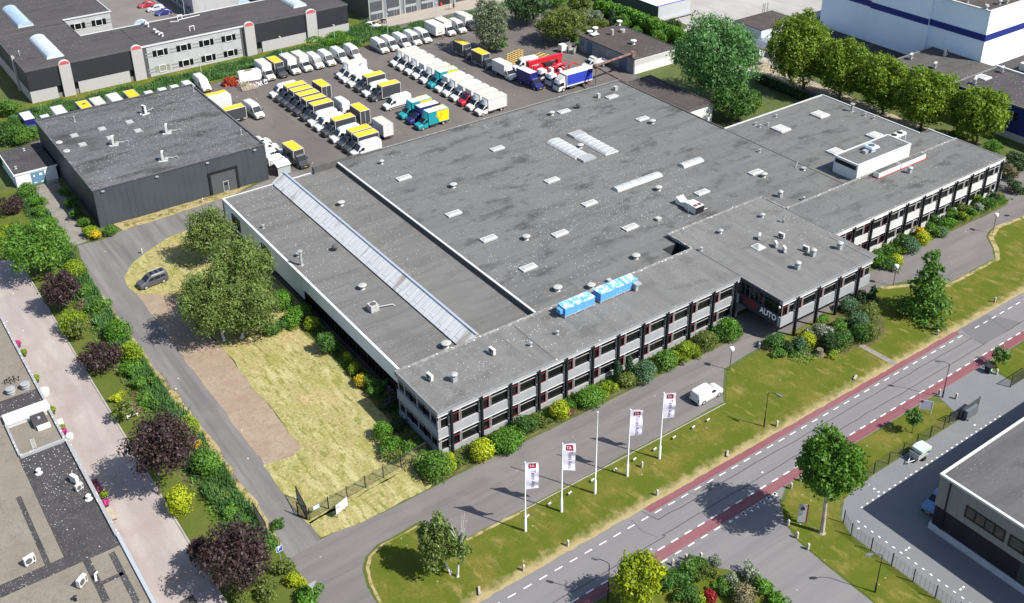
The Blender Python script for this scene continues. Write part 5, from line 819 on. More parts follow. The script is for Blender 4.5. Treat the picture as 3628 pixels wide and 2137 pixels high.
def glazing(t, hz, wt_x, xb, dy=.012):
    """windscreen and cab side windows laid on the nose whose roof line starts at wt_x"""
    z0, z1 = 1.33, hz - .33; b = MB()
    n = Vector((-(z1 - z0), 0, 0)); b.quad([(-1.03 + .02, -.84, z0), (-1.03 + .02, .84, z0), (wt_x + .10 + .03, .74, z1), (wt_x + .10 + .03, -.74, z1)]); b.build('windscreen', m_vglass, t, recalc=False)
    for s_ in (-1, 1):
        b = MB(); y0 = s_ * .962; y1 = s_ * .925; q = [(-1.45, y0 + s_ * .018, 1.34), (xb, y0 + s_ * .018, 1.34), (xb, y1 + s_ * .02, 1.92), (wt_x + .05, y1 + s_ * .02, 1.92)]; b.quad(q if s_ < 0 else q[::-1]); b.build('side_window', m_vglass, t, recalc=False)
        b = MB(); b.box(-1.42, -1.26, s_ * 1.0 if s_ > 0 else -1.2, s_ * 1.2 if s_ > 0 else -1.0, 1.35, 1.65); b.build('mirror', m_trim, t)
def nose_trim(t, w=1.0):
    b = MB(); b.box(-.16, .05, -.86, .86, .28, .48); b.box(-.08, .035, -.52, .52, .60, .80); b.build('bumper', m_trim, t)
def make_van(name, p, L=6.0, hz=2.62, label='', cat='van', windows=False):
    t = thing(name, label, cat); st = cabfront(hz, -1.85) + [(-3.2, .30, hz, 1.0, .88), (-L + .25, .30, hz, 1.0, .88), (-L + .06, .32, hz - .08, .98, .86), (-L, .36, hz - .22, .94, .86)]
    MB().loft([ring(*s_) for s_ in st]).build('body', p, t, True); glazing(t, hz, -1.85, -2.35); nose_trim(t); lights(t, 1.0, .90)
    b = MB(); [b.box(-L + .5, -.7, s_ * 1.012 - .012, s_ * 1.012 + .012, .5, .66) for s_ in (-1, 1)]; b.build('side_trim', m_trim, t)
    b = MB(); b.box(-L - .012, -L + .02, -.012, .012, .5, hz - .3); b.box(-L - .02, -L + .02, -.3, .3, .62, .74); b.build('rear_door_trim', m_trim, t)
    for s_ in (-1, 1): MB().box(-L - .015, -L + .05, s_ * .84 - .07, s_ * .84 + .07, .95, 1.45).build('tail_light', m_tail, t)
    for x in (-1.0, -L + 1.25):
        for y in (-.9, .9): wheel(t, x, y, .35)
    return t
def cab_low(t, p, hz, xb):
    st = VAN_ST + [(-1.80, .30, hz - .20, 1.0, .86), (-2.05, .30, hz, .99, .86), (xb, .30, hz, .99, .88)]
    MB().loft([ring(*s_) for s_ in st]).build('cab', p, t, True); glazing(t, hz + .12, -1.80, xb + .12); nose_trim(t); lights(t, 1.0, .90)
def make_box_truck(name, p_cab, p_box, p_roof, p_edge, label='', zb=.85, zt=3.15, L=6.9, defl=False, w=1.05, luton=0.0, roof_in=.10):
    t = thing(name, label, 'truck'); hz = 2.2; xb = -2.25; cab_low(t, p_cab, hz, xb)
    if defl:
        b = MB(); b.loft([[(-1.55, -.45, hz - .02), (-1.55, .45, hz - .02), (-1.6, .42, hz + .08), (-1.6, -.42, hz + .08)], [(-1.85, -.82, hz - .04), (-1.85, .82, hz - .04), (-1.95, .70, zt - .45), (-1.95, -.70, zt - .45)], [(-2.2, -.96, hz - .04), (-2.2, .96, hz - .04), (-2.25, .9, zt - .04), (-2.25, -.9, zt - .04)]]); b.build('wind_deflector', p_cab, t, True)
    x0, x1 = -L, -2.32; bx = MB().box(x0, x1 + luton, -w, w, zb, zt).build('box_body', p_box, t)
    e = MB(); r_ = .045
    for y in (-w, w):
        for (xa, za, xc, zc) in ((x0, zb, x0, zt), (x1, zb, x1, zt), (x0, zt, x1, zt), (x0, zb, x1, zb)): e.box(min(xa, xc) - r_, max(xa, xc) + r_, y - r_, y + r_, min(za, zc) - r_, max(za, zc) + r_)
    for x in (x0, x1):
        for z in (zb, zt): e.box(x - r_, x + r_, -w + r_, w - r_, z - r_, z + r_)
    e.box(x0 - .02, x0, -.03, .03, zb, zt); e.build('edge_trim', p_edge, bx)
    MB().box(x0 + roof_in, x1 - roof_in, -w + roof_in, w - roof_in, zt + .01, zt + .03 + r_ * .5).build('roof_panel', p_roof, bx)
    b = MB(); b.box(x0 + .05, -1.9, -.42, .42, .40, max(zb - .05, .55)); [b.box(-4.4, -2.6, s_ * .98 - .03, s_ * .98 + .03, .42, .70) for s_ in (-1, 1)]; b.box(x0 - .06, x0 + .1, -.95, .95, .45, .6); b.build('chassis', m_chas, t)
    if zb < .7: b = MB(); [b.disc_x((-L + 1.35, 0, .38), .50, s_ * (w + .012) - .02, s_ * (w + .012) + .02, 16) for s_ in (-1, 1)]; b.build('wheel_arch', p_edge, t)
    for s_ in (-1, 1): MB().box(x0 - .08, x0 - .05, s_ * .8 - .12, s_ * .8 + .12, .55, .68).build('tail_light', m_tail, t)
    for x in (-1.0, -L + 1.35):
        for y in ((-.9, .9) if x > -2 or zb > .7 else (-w + .02, w - .02)): wheel(t, x, y, .36)
    return t
def car_loft(name, p, label, cat, st, glass, L, w, wheels, r=.31, rails=None, plate=True, rw=.8):
    t = thing(name, label, cat); MB().loft([ring(*s_) for s_ in st]).build('body', p, t, True)
    for nm, q in glass:
        if nm == 'side_window':
            for s_ in (-1, 1): b = MB(); qq = [(x, s_ * y, z) for x, y, z in q]; b.quad(qq if s_ < 0 else qq[::-1]); b.build(nm, m_vglass, t, recalc=False)
        else: b = MB(); b.quad(q); b.build(nm, m_vglass, t, recalc=False)
    lights(t, w, .68, -.06, plate=plate); b = MB(); b.box(-.12, .03, -.7, .7, .2, .36); b.box(-L - .03, -L + .1, -.7, .7, .24, .42); b.build('bumper', m_trim, t)
    for s_ in (-1, 1): MB().box(-L - .01, -L + .12, s_ * w * .82 - .09, s_ * w * .82 + .09, .72, 1.02).build('tail_light', m_tail, t)
    for x in wheels:
        for y in (-w + .09, w - .09): wheel(t, x, y, r, .2)
    if rails:
        b = MB(); [b.box(rails[0], rails[1], s_ * rw - .03, s_ * rw + .03, rails[2], rails[2] + .07) for s_ in (-1, 1)]; b.build('roof_rail', m_rim, t)
    return t
def make_small_van(name, p, label, passenger=False):
    L, w, h = (4.45, .92, 1.84)
    st = [(0, .28, .68, .74, .97), (-.08, .24, .82, .86, .96), (-.45, .22, .97, .91, .95), (-.95, .22, 1.08, .92, .90), (-1.75, .22, h - .14, .92, .82), (-2.2, .22, h, .92, .82), (-L + .3, .22, h - .02, .92, .83), (-L + .06, .25, h - .14, .90, .82), (-L, .32, h - .45, .87, .85)]
    gl = [('windscreen', [(-.96, -.72, 1.11), (-.96, .72, 1.11), (-1.66, .62, h - .17), (-1.66, -.62, h - .17)])]
    if passenger:
        gl += [('side_window', [(-1.32, .90, 1.12), (-2.2, .90, 1.12), (-2.2, .845, 1.52), (-1.72, .845, 1.52)]), ('side_window', [(-2.32, .90, 1.12), (-3.2, .90, 1.12), (-3.2, .845, 1.52), (-2.32, .845, 1.52)]), ('side_window', [(-3.3, .90, 1.14), (-4.1, .89, 1.16), (-3.95, .845, 1.5), (-3.3, .845, 1.5)]), ('rear_window', [(-L - .01, .7, 1.18), (-L - .01, -.7, 1.18), (-L + .07, -.62, 1.6), (-L + .07, .62, 1.6)])]
    else: gl += [('side_window', [(-1.32, .90, 1.12), (-2.15, .90, 1.12), (-2.15, .845, 1.52), (-1.72, .845, 1.52)])]
    t = car_loft(name, p, label, 'car' if passenger else 'van', st, gl, L, w, (-.85, -3.6), .32, (-4.1, -2.0, h) if passenger else None, rw=.66)
    if passenger:
        b = MB(); [b.box(-4.0 + i * .75, -3.55 + i * .75, -.5, .5, h + .005, h + .02) for i in range(3)]; b.build('roof_window', m_vglass, t)
    return t
def make_hatch(name, p, label, est=False):
    L, w, h = (4.4 if est else 4.05, .87, 1.46)
    st = [(0, .28, .62, .70, .97), (-.08, .22, .72, .82, .96), (-.5, .2, .84, .86, .95), (-1.15, .2, .94, .87, .9), (-1.95, .2, h - .06, .87, .74), (-2.5, .2, h, .87, .74), (-L + (.5 if est else .95), .2, h - .05, .87, .74), (-L + .18, .22, .98 if not est else 1.05, .85, .85), (-L, .3, .8, .8, .9)]
    gl = [('windscreen', [(-1.2, -.68, .98), (-1.2, .68, .98), (-1.9, .54, h - .08), (-1.9, -.54, h - .08)]), ('side_window', [(-1.5, .84, .96), (-2.4, .84, .96), (-2.4, .70, 1.32), (-1.98, .70, 1.32)]), ('side_window', [(-2.48, .84, .96), (-3.35, .83, .98), (-3.1, .70, 1.30), (-2.48, .70, 1.32)]), ('rear_window', [(-L + .2, .62, 1.02), (-L + .2, -.62, 1.02), (-L + (.52 if est else .93), -.5, h - .06), (-L + (.52 if est else .93), .5, h - .06)])]
    return car_loft(name, p, label, 'car', st, gl, L, w, (-.8, -L + .75), .31)
GV = 'vehicles parked in the fleet yard'
VAN = Kit(lambda: make_van('delivery_van', P_WHITE)); VANS = Kit(lambda: make_van('delivery_van', P_WHITE, 5.5, 2.45)); GBT = Kit(lambda: make_box_truck('box_truck', P_GREY, P_GREY, P_YEL, m_alu, zb=.48, zt=3.05, L=6.7)); WBT = Kit(lambda: make_box_truck('box_truck', P_WHITE, P_BOXW, P_CREAM, P_WHITE, L=6.7)); WBD = Kit(lambda: make_box_truck('box_truck', P_WHITE, P_BOXW, P_CREAM, P_WHITE, L=6.9, defl=True, zt=3.25)); WBP = Kit(lambda: make_box_truck('box_truck', P_WHITE, P_BOXW, P_BOXW, P_WHITE, L=6.9, zt=3.1))
S_, N_, W__, E_ = R(-90), R(90), R(180), 0.0
def jit(i): return R(((i * 37) % 7 - 3) * .35)
# row along the ditch, noses to the yard
row = [(84.0, 'W', 'white box truck first from the scrap heap in the row backed on to the ditch'), (86.9, 'G', 'dark grey box truck with yellow roof between two white box trucks in the ditch row'), (90.0, 'W', 'white box truck just after the yellow-roofed one in the ditch row'), (92.9, 'W', 'white box truck beside the first high-roof van of the ditch row'),
       (95.7, 'V', 'white high-roof van beside the white box trucks of the ditch row'), (98.6, 'V', 'white high-roof van, second of four below the clipped bright green bush'), (101.8, 'V', 'white high-roof van, third of four below the clipped bright green bush'), (105.1, 'V', 'white high-roof van, last of four below the clipped bright green bush'),
       (112.2, 'V', 'white high-roof van, first of the five in front of the little white parked car'), (114.9, 'V', 'white high-roof van, second of the five in front of the little white parked car'), (118.1, 'V', 'white high-roof van, middle one of the five by the lamp post'), (121.0, 'V', 'white high-roof van, fourth of the five by the lamp post'), (123.8, 'V', 'white high-roof van, last of the five, next to the box trailer'),
       (131.1, 'W', 'white box truck next to the box trailer near the grey willow'), (134.2, 'V', 'white high-roof van with its cab door open near the grey willow')]
for i, (x, k, lb) in enumerate(row): dict(V=VAN, G=GBT, W=WBT)[k].put((x, 209.4 + (.9 if x > 130 else 0), 0), S_ + jit(i), lb, GV)
t = make_box_truck('box_truck', P_GREY, P_BOXW, P_CREAM, P_WHITE, 'white box truck with a dark cab half hidden behind the grey willow', L=7.0); t.location = (137.4, 210.6, 0); t.rotation_euler = (0, 0, S_); t['group'] = GV
# first yard row (noses to -x)
r1 = [(200.8, 'V', 'white high-roof van at the scrap-heap end of the first yard row'), (198.0, 'G', 'dark grey yellow-roofed truck, first of five side by side in the yard row'), (195.1, 'G', 'dark grey yellow-roofed truck, second of five side by side in the yard row'), (192.1, 'G', 'dark grey yellow-roofed truck, third of five side by side in the yard row'), (189.2, 'G', 'dark grey yellow-roofed truck, fourth of five side by side in the yard row'), (186.0, 'G', 'dark grey yellow-roofed truck, last of five side by side, beside two white vans'),
      (182.7, 'V', 'white high-roof van right after the five yellow-roofed trucks'), (179.9, 'V', 'white high-roof van, second after the five yellow-roofed trucks'), (176.7, 'G', 'dark grey yellow-roofed truck standing singly between white vans'), (173.2, 'V', 'white high-roof van between a single and a pair of yellow-roofed trucks'), (170.0, 'G', 'dark grey yellow-roofed truck, first of the pair near the hall wall'), (167.5, 'G', 'dark grey yellow-roofed truck, second of the pair near the hall wall'), (165.0, 'V', 'white high-roof van at the end of the row against the hall parapet')]
for i, (y, k, lb) in enumerate(r1): dict(V=VAN, G=GBT)[k].put((79.7, y, 0), W__ + jit(i), lb, GV)
r2 = [(202.1, 'D', 'white box truck with deflector at the ditch end of the middle row'), (199.4, 'V', 'white van beside the deflector box truck in the middle row'), (196.4, 'V', 'white van beside a yellow-roofed truck in the middle row'), (193.1, 'G', 'dark grey yellow-roofed truck between white vans in the middle row'), (189.8, 'V', 'white van between the two yellow-roofed trucks of the middle row'), (186.8, 'G', 'dark grey yellow-roofed truck at the open end of the middle row'), (181.0, 'V', 'white high-roof van parked alone in the middle of the yard')]
T2 = []
for i, (y, k, lb) in enumerate(r2): T2.append(dict(V=VAN, G=GBT, D=WBD)[k].put((95.6 + (.3 if y > 200 else 0), y, 0), W__ + jit(i + 3), lb, GV))
def adopt(child, par):
    child.parent = par; child.matrix_parent_inverse = (Matrix.Translation(par.location) @ par.rotation_euler.to_matrix().to_4x4()).inverted()
adopt(lettering('truck_marking', 'C', 1.0, (100.9, 200.98, 1.95), (1, 0, 0), (0, 0, 1), m_trim), T2[0]); adopt(MB().box(100.4, 102.2, 200.97, 200.99, 1.72, 1.76).build('underline', m_trim), T2[0]); adopt(lettering('truck_marking', 'EN', .34, (98.9, 200.98, 2.0), (1, 0, 0), (0, 0, 1), m_trim), T2[0])
r3 = [(201.7, 'D', 'white box truck with deflector, first of the long white row by the ditch vans'), (198.6, 'D', 'white box truck with ribbed cream roof, second of the long white row'), (195.3, 'D', 'white box truck with ribbed cream roof, third of the long white row'), (192.2, 'P', 'white box truck with plain white box, fourth of the long white row'), (188.9, 'D', 'white box truck just before the teal truck in the long row'), (182.7, 'P', 'white box truck just after the teal truck in the long row'), (179.8, 'D', 'white box truck, second after the teal truck in the long row'), (176.7, 'P', 'white box truck next to the red-cabbed truck, towards the teal one'), (170.6, 'D', 'white box truck between the red-cabbed truck and the row end'), (167.5, 'D', 'cream-sided white box truck ending the long row by the hall')]
for i, (y, k, lb) in enumerate(r3): dict(D=WBD, P=WBP)[k].put((109.1, y, 0), W__ + jit(i + 1), lb, GV)
RT = make_box_truck('box_truck', P_RED, P_BOXW, P_CREAM, P_WHITE, 'box truck with bright red cab and white box in the long row', L=6.9); RT.location = (109.1, 173.7, 0); RT.rotation_euler = (0, 0, W__); RT['group'] = GV
def make_teal():
    t = make_box_truck('box_truck', P_TEAL, P_TEAL, P_BOXW, P_TEAL, L=7.0, defl=True, zt=3.3); bx = [c for c in t.children if c.name.startswith('box_body')][0]
    b = MB(); [b.quad(q) for q in ([(-7.02, 1.06, .9), (-4.75, 1.06, .9), (-4.35, 1.06, 2.2), (-4.15, 1.06, 3.26), (-7.02, 1.06, 3.26)], [(-7.02, -1.06, .9), (-7.02, -1.06, 3.26), (-4.15, -1.06, 3.26), (-4.35, -1.06, 2.2), (-4.75, -1.06, .9)])]; b.box(-7.06, -7.04, -1.0, 1.0, .9, 3.24); b.box(-7.0, -4.4, -1.0, -.85, 3.40, 3.42); b.build('yellow_panel', P_YELB, bx, recalc=False)
    b = MB()
    for s_ in (-1, 1):
        y = s_ * 1.075; fan = [(-4.9, y, 1.35), (-3.95, y, 2.25), (-4.3, y, 2.7), (-4.9, y, 2.85), (-5.5, y, 2.7), (-5.85, y, 2.25)]
        b.quad([fan[0], fan[1], fan[2]]); b.quad([fan[0], fan[3], fan[4]])
        yy = s_ * 1.08; b.quad([(-5.45, yy, 1.9), (-5.38, yy, 1.9), (-4.95, yy, 2.6), (-5.02, yy, 2.6)]); b.quad([(-5.9, yy, 2.3), (-5.85, yy, 2.2), (-5.0, yy, 2.55), (-5.05, yy, 2.65)])
    b.build('emblem', [mat('emblem orange', (0.62, 0.36, 0.01))], bx, recalc=False)
    return t
TEAL = Kit(make_teal)
TEAL.put((109.1, 185.7, 0), W__, 'teal box truck with yellow rear half inside the long white row', GV); TEAL.put((95.9, 175.1, 0), W__, 'teal and yellow truck behind the navy one in the group of three', GV); TEAL.put((95.9, 168.8, 0), W__, 'teal and yellow truck with orange fan emblem, at the front of the group of three', GV)
NAVY = Kit(lambda: make_box_truck('box_truck', P_NAVY, P_NAVY, P_BOXW, P_NAVY, L=6.9, zt=3.25)); NAVY.put((95.9, 172.0, 0), W__, 'navy blue box truck between the two teal and yellow trucks', GV); NAVY.put((34.9, 208.9, 0), S_, 'navy blue box truck with white roof tucked beside the corner of the warehouse', GV); NAVY.put((127.6, 170.6, 0), S_ + R(3), 'navy blue box truck beside the big lorry with the blue curtain', GV)
# second row, noses away from the camera
GBT.put((88.9, 199.7, 0), N_, 'dark grey yellow-roofed truck showing its framed rear doors behind the row of five', GV); VAN.put((88.7, 190.0, 0), N_, 'white van showing its rear doors behind the last of five yellow-roofed trucks', GV); GBT.put((89.2, 183.6, 0), N_, 'dark grey yellow-roofed truck showing rear doors behind two white vans', GV); WBT.put((89.4, 174.8, 0), N_, 'white box truck with grey tail lift facing the hall', GV)
# column on the far side
GBT.put((126.2, 194.6, 0), S_, 'dark grey yellow-roofed truck in the shade edge of the grey willow', GV); GBT.put((126.1, 186.6, 0), S_, 'dark grey yellow-roofed truck beside the yellow steel frames', GV); WBP.put((126.2, 178.2, 0), S_, 'white box truck between the yellow-roofed truck and the navy one by the cranes', GV)
VAN.put((129.4, 183.2, 0), W__ - R(6), 'white van squeezed beside the red boom and yellow frames', GV)
# behind and beside the warehouse
bw = [(38.0, 'S', 'white van whose rounded roof peeps over the warehouse by the navy truck'), (40.8, 'P', 'plain white box truck behind the warehouse, next to a small gap'), (45.6, 'G', 'yellow-roofed truck with round pale emblem behind the warehouse'), (48.3, 'W', 'pale green-white roofed box truck behind the warehouse'), (51.7, 'P', 'white box truck between pale roof and yellow roof behind the warehouse'), (55.1, 'G', 'plain yellow-roofed truck behind the warehouse'), (58.6, 'S', 'white van beside the plain yellow roof behind the warehouse'), (61.5, 'S', 'white van third from the corner behind the warehouse'), (64.1, 'S', 'white van second from the corner behind the warehouse'), (66.8, 'V', 'white van just at the far warehouse corner')]
TB_ = []
for x, k, lb in bw: TB_.append(dict(S=VANS, P=WBP, G=GBT, W=WBT, V=VAN)[k].put((x, 209.0 if k in 'SV' else 208.6, 0), S_, lb, GV))
VAN.put((70.4, 211.7, 0), S_, 'white van by the pile of red crates, clear of the warehouse', GV); VAN.put((73.6, 191.6, 0), S_ + R(4), 'white high-roof van standing alone near the warehouse side wall', GV)
v = Q('A0', 735, 912, 3.08); b = MB(); b.lathe((v[0], v[1], 3.085), [(.72, 0), (.72, .012), (.1, .014)], 18, 0, True); b.lathe((v[0], v[1] + .05, 3.10), [(.42, 0), (.42, .008), (.1, .01)], 16, 1); b.box(v[0] - .75, v[0] + .75, v[1] - 1.55, v[1] - 1.25, 3.085, 3.095, 2); EM = b.build('roof_emblem', [P_BOXW, P_SILV, mat('emblem orange', (0.62, 0.36, 0.01))]); adopt(EM, TB_[2])
t = thing('trailer', 'white box trailer with yellow roof strip beside the warehouse, behind the dark one', 'trailer', (69, 202.5, 0), GV); MB().box(66.4, 71.3, 200.6, 204.0, .5, 3.0).build('box_body', P_BOXW, t); b = MB(); b.box(66.5, 71.2, 202.6, 203.9, 3.01, 3.05); b.build('roof_panel', P_YEL, t); [wheel(t, x, y, .33) for x in (68.3, 69.3) for y in (200.6, 204.0)]; b = MB(); b.box(71.3, 72.6, 202.2, 202.4, .4, .55); b.build('drawbar', m_chas, t)
t = thing('trailer', 'dark grey box trailer with yellow roof sticking out beside the warehouse', 'trailer', (69, 194.2, 0), GV); bx = MB().box(66.6, 71.3, 193.3, 195.3, .5, 2.9).build('box_body', P_GREY, t); MB().box(66.7, 71.2, 193.4, 195.2, 2.91, 2.95).build('roof_panel', P_YEL, bx); e = MB(); [e.box(71.26, 71.36, y - .05, y + .05, .5, 2.95) for y in (193.3, 195.3)]; [e.box(66.6, 71.3, y - .05, y + .05, z - .05, z + .05) for y in (193.3, 195.3) for z in (.5, 2.92)]; e.build('edge_trim', m_alu, bx); [wheel(t, 70.2, y, .38) for y in (193.25, 195.35)]
t = thing('trailer', 'plain white box trailer standing on its drawbar beside the five vans', 'trailer', (128.0, 214.6, 0), GV); bx = MB().box(126.9, 129.4, 211.4, 216.6, .8, 3.1).build('box_body', P_BOXW, t); e = MB(); [e.box(126.86, 126.92, y, y + .06, .8, 3.1) for y in (213.2, 211.4)]; e.box(127.6, 128.6, 211.36, 211.4, 1.2, 1.5); e.build('edge_trim', m_kerb, bx); [wheel(t, x, y, .35) for x in (127.0, 129.3) for y in (214.0, 215.0)]; b = MB(); b.tube([(127.3, 211.4, .6), (128.2, 209.8, .5)], .06); b.tube([(129.0, 211.4, .6), (128.2, 209.8, .5)], .06); b.build('drawbar', m_chas, t)
GBT.put((70.9, 165.9, 0), S_ + R(2), 'dark grey yellow-roofed truck alone between warehouse and hall', GV)
SVW = Kit(lambda: make_small_van('small_van', P_WHITE, ''))
GC = 'cars and small vans beside the warehouse'
SVW.put((70.4, 180.4, 0), R(2), 'white small van, furthest back of the four noses beside the warehouse', GC); SVW.put((70.6, 177.2, 0), R(-2), 'white small van with open-looking side window, second beside the warehouse', GC)
HS = make_hatch('hatchback', P_LILAC, 'pale silver estate car with bluish bonnet between two white small vans', True); HS.location = (70.8, 174.3, 0); HS['group'] = GC
SVW.put((70.2, 170.9, 0), R(-3), 'white small van next to the grey bicycle shelter', GC)
SVW.put((85.2, 75.6, 0), R(1.5), 'white small van alone on the front driveway before the office', 'vehicles on the front side')
MPV = make_small_van('people_carrier', P_SILV, 'silver people carrier with glass roof strips on the bare earth strip', True); v = Q('A1', 1262, 1195, 0); MPV.location = (33.0, 143.9, 0); MPV.rotation_euler = (0, 0, W__ + R(6))
for x, y, rz, p, lb, est in ((120.0, 226.4, -52, P_WHITE, 'little white hatchback parked at the corner of the beige garage apron', False), (79.0, 268.9, 176, P_BLUE, 'blue hatchback in the far car park beside the lamp', False), (78.3, 273.3, 176, P_LILAC, 'silver car in the far car park beyond the blue hatchback', True), (77.6, 277.8, 176, P_RED, 'red car at the top edge of the far car park', False), (88.1, 46.3, 190, P_SKY, 'light blue car half hidden behind the corner of the grey hall', False)):
    c = make_hatch('hatchback', p, lb, est); c.location = (x, y, 0); c.rotation_euler = (0, 0, R(rz)); c['group'] = 'cars parked around the site'
# heavy lorry, cab lorry, crane lorry, pickup
def lorry_cab(t, p, fair=True):
    st = [(0, .35, 1.15, 1.0, .97, .1), (-.05, .35, 1.3, 1.08, .97, .1), (-.28, .35, 2.35, 1.1, .92, .16), (-.5, .35, 2.62, 1.1, .9, .18), (-1.75, .35, 2.66, 1.1, .92, .12)]
    MB().loft([ring(*s_) for s_ in st]).build('cab', p, t, True); b = MB(); b.quad([(-.035, -.95, 1.36), (-.035, .95, 1.36), (-.285, .88, 2.25), (-.285, -.88, 2.25)]); b.build('windscreen', m_vglass, t, recalc=False)
    for s_ in (-1, 1):
        b = MB(); q = [(-.38, s_ * 1.085, 1.4), (-1.4, s_ * 1.085, 1.4), (-1.4, s_ * 1.06, 2.15), (-.55, s_ * 1.06, 2.15)]; b.quad(q if s_ < 0 else q[::-1]); b.build('side_window', m_vglass, t, recalc=False); MB().box(-.3, -.1, s_ * 1.2 - .1, s_ * 1.2 + .1, 1.5, 2.1).build('mirror', m_trim, t)
    if fair: b = MB(); b.loft([[(-.6, -.85, 2.6), (-.6, .85, 2.6), (-.7, .8, 2.75), (-.7, -.8, 2.75)], [(-1.7, -1.05, 2.6), (-1.7, 1.05, 2.6), (-1.7, 1.0, 3.35), (-1.7, -1.0, 3.35)]]); b.build('fairing', p, t, True)
    b = MB(); b.box(-.12, .05, -1.05, 1.05, .35, .75); b.build('bumper', p, t); lights(t, 1.05, .78, -.02)
    for y in (-1.0, 1.0): wheel(t, -1.25, y, .48, .28)
t = thing('lorry', 'white lorry with bright blue curtain sides and cream roof under the rusty pipe', 'lorry', (0, 0, 0), GV); lorry_cab(t, P_WHITE)
bx = MB().box(-8.9, -1.95, -1.25, 1.25, 1.15, 3.6).build('box_body', P_CURT, t); MB().box(-8.92, -1.93, -1.27, 1.27, 3.6, 3.68).build('roof_panel', mat('cream roof', (0.62, 0.60, 0.50), rough=.6), bx); e = MB(); [e.box(-8.92, -1.93, s_ * 1.27 - .02, s_ * 1.27 + .02, 1.0, 1.3) for s_ in (-1, 1)]; e.box(-8.95, -8.9, -1.25, 1.25, 1.15, 3.6); e.box(-1.96, -1.9, -1.27, 1.27, 1.0, 3.6); [e.box(-2.0, -1.9, s_ * 1.28 - .04, s_ * 1.28 + .04, 1.0, 3.6) for s_ in (-1, 1)]; e.build('edge_trim', P_BOXW, bx)
b = MB(); b.box(-8.8, -1.6, -.45, .45, .6, 1.1); b.build('chassis', m_chas, t); b = MB(); b.box(-8.6, -7.7, -1.0, 1.0, .5, .9); b.build('tail_lift', P_RED, t); [wheel(t, -6.6, y, .46, .4) for y in (-1.0, 1.0)]; [MB().box(-4.8, -3.0, s_ * 1.05 - .05, s_ * 1.05 + .05, .5, .9).build('side_guard', P_SILV, t) for s_ in (-1, 1)]
t.location = (129.7, 168.1, 0); t.rotation_euler = (0, 0, W__)
t = thing('lorry', 'white cabbed lorry chassis between the curtain lorry and the red crane', 'lorry', (0, 0, 0), GV); lorry_cab(t, P_WHITE, False); b = MB(); b.box(-7.0, -1.6, -.5, .5, .6, .95); b.box(-6.8, -2.0, -1.1, 1.1, .95, 1.1); b.build('chassis', m_chas, t); [wheel(t, -5.4, y, .48, .4) for y in (-.95, .95)]; t.location = (130.2, 171.6, 0); t.rotation_euler = (0, 0, W__)
t = thing('crane_lorry', 'white cabbed lorry carrying a red folding crane with hydraulic arms', 'crane lorry', (0, 0, 0), GV); lorry_cab(t, P_WHITE, False); b = MB(); b.box(-8.4, -1.6, -.5, .5, .6, .95); b.build('chassis', m_chas, t); [wheel(t, x, y, .48, .4) for x in (-5.0, -6.3) for y in (-.95, .95)]
m_cr = paint('crane red', (0.46, 0.014, 0.028)); b = MB(); b.box(-3.2, -2.0, -1.1, 1.1, .95, 1.5); b.box(-8.2, -3.4, -1.15, -.9, .9, 1.7); b.box(-8.2, -3.4, .9, 1.15, .9, 1.45); b.tube([(-4.4, 0, 1.2), (-4.4, .3, 2.6), (-7.4, .6, 2.9)], .22, 8); b.tube([(-7.6, .8, 1.0), (-8.0, .9, 2.4), (-9.4, .7, 2.5), (-10.8, .5, 1.7)], .16, 8); b.tube([(-5.4, -.8, 1.1), (-6.4, -.9, 2.0), (-7.4, -.8, 1.2)], .13, 8); b.box(-7.5, -6.6, -1.2, 0, .9, 2.2); b.build('crane_frame', m_cr, t); b = MB(); b.box(-4.0, -3.3, -.6, .5, 1.3, 2.4); b.tube([(-6.4, .2, 2.2), (-7.2, .1, 1.5)], .1); b.tube([(-4.0, .2, 2.6), (-6, .4, 3.0)], .07); b.box(-6.1, -5.4, .1, .8, 1.0, 1.9); b.build('hydraulics', P_BOXW, t); t.location = (130.0, 174.9, 0); t.rotation_euler = (0, 0, W__)
t = thing('telescopic_boom', 'bright red telescopic boom carrier lying across behind the white van', 'crane', (134, 179.0, 0), GV)
b = MB(); b.box(130.6, 139.8, 178.9, 179.7, 2.2, 3.1); b.box(130.5, 131.3, 178.7, 179.9, .9, 3.2); b.box(130.6, 139.9, 178.85, 178.9, 2.9, 3.15); b.build('boom', m_cr, t); b = MB(); b.box(131.2, 139.2, 178.4, 180.2, .7, 1.3); b.box(138.4, 139.4, 178.6, 179.9, 1.3, 2.2); b.box(131.4, 134.0, 178.2, 178.6, 1.0, 2.0); b.build('frame', m_cr, t); b = MB(); b.box(134.6, 136.6, 178.3, 179.9, 1.3, 2.1); b.tube([(136.8, 178.5, 1.5), (138.5, 179, 2.4)], .13); b.build('engine', m_trim, t); [wheel(t, x, y, .45, .35) for x in (132.4, 137.6) for y in (178.3, 180.3)]
t = thing('pickup_truck', 'white pickup with headboard and empty flatbed under the rusty pipe', 'pickup', (0, 0, 0), GV); cab_low(t, P_WHITE, 2.15, -2.3); b = MB(); b.box(-3.1, -2.35, -.98, .98, .9, 2.45); b.build('locker', P_BOXW, t); b = MB(); b.box(-6.1, -3.1, -1.02, 1.02, .85, .95); b.box(-6.1, -3.1, -1.04, -1.0, .95, 1.35); b.box(-6.1, -3.1, 1.0, 1.04, .95, 1.35); b.box(-6.14, -6.1, -1.02, 1.02, .95, 1.35); b.box(-3.12, -3.08, -1, 1, .95, 2.6); b.build('flatbed', P_BOXW, t); b = MB(); b.box(-6.0, -1.8, -.45, .45, .45, .8); b.build('chassis', m_chas, t); [wheel(t, x, y, .35) for x in (-1.0, -4.9) for y in (-.9, .9)]; t.location = (142.3, 174.6, 0); t.rotation_euler = (0, 0, W__ - R(3))
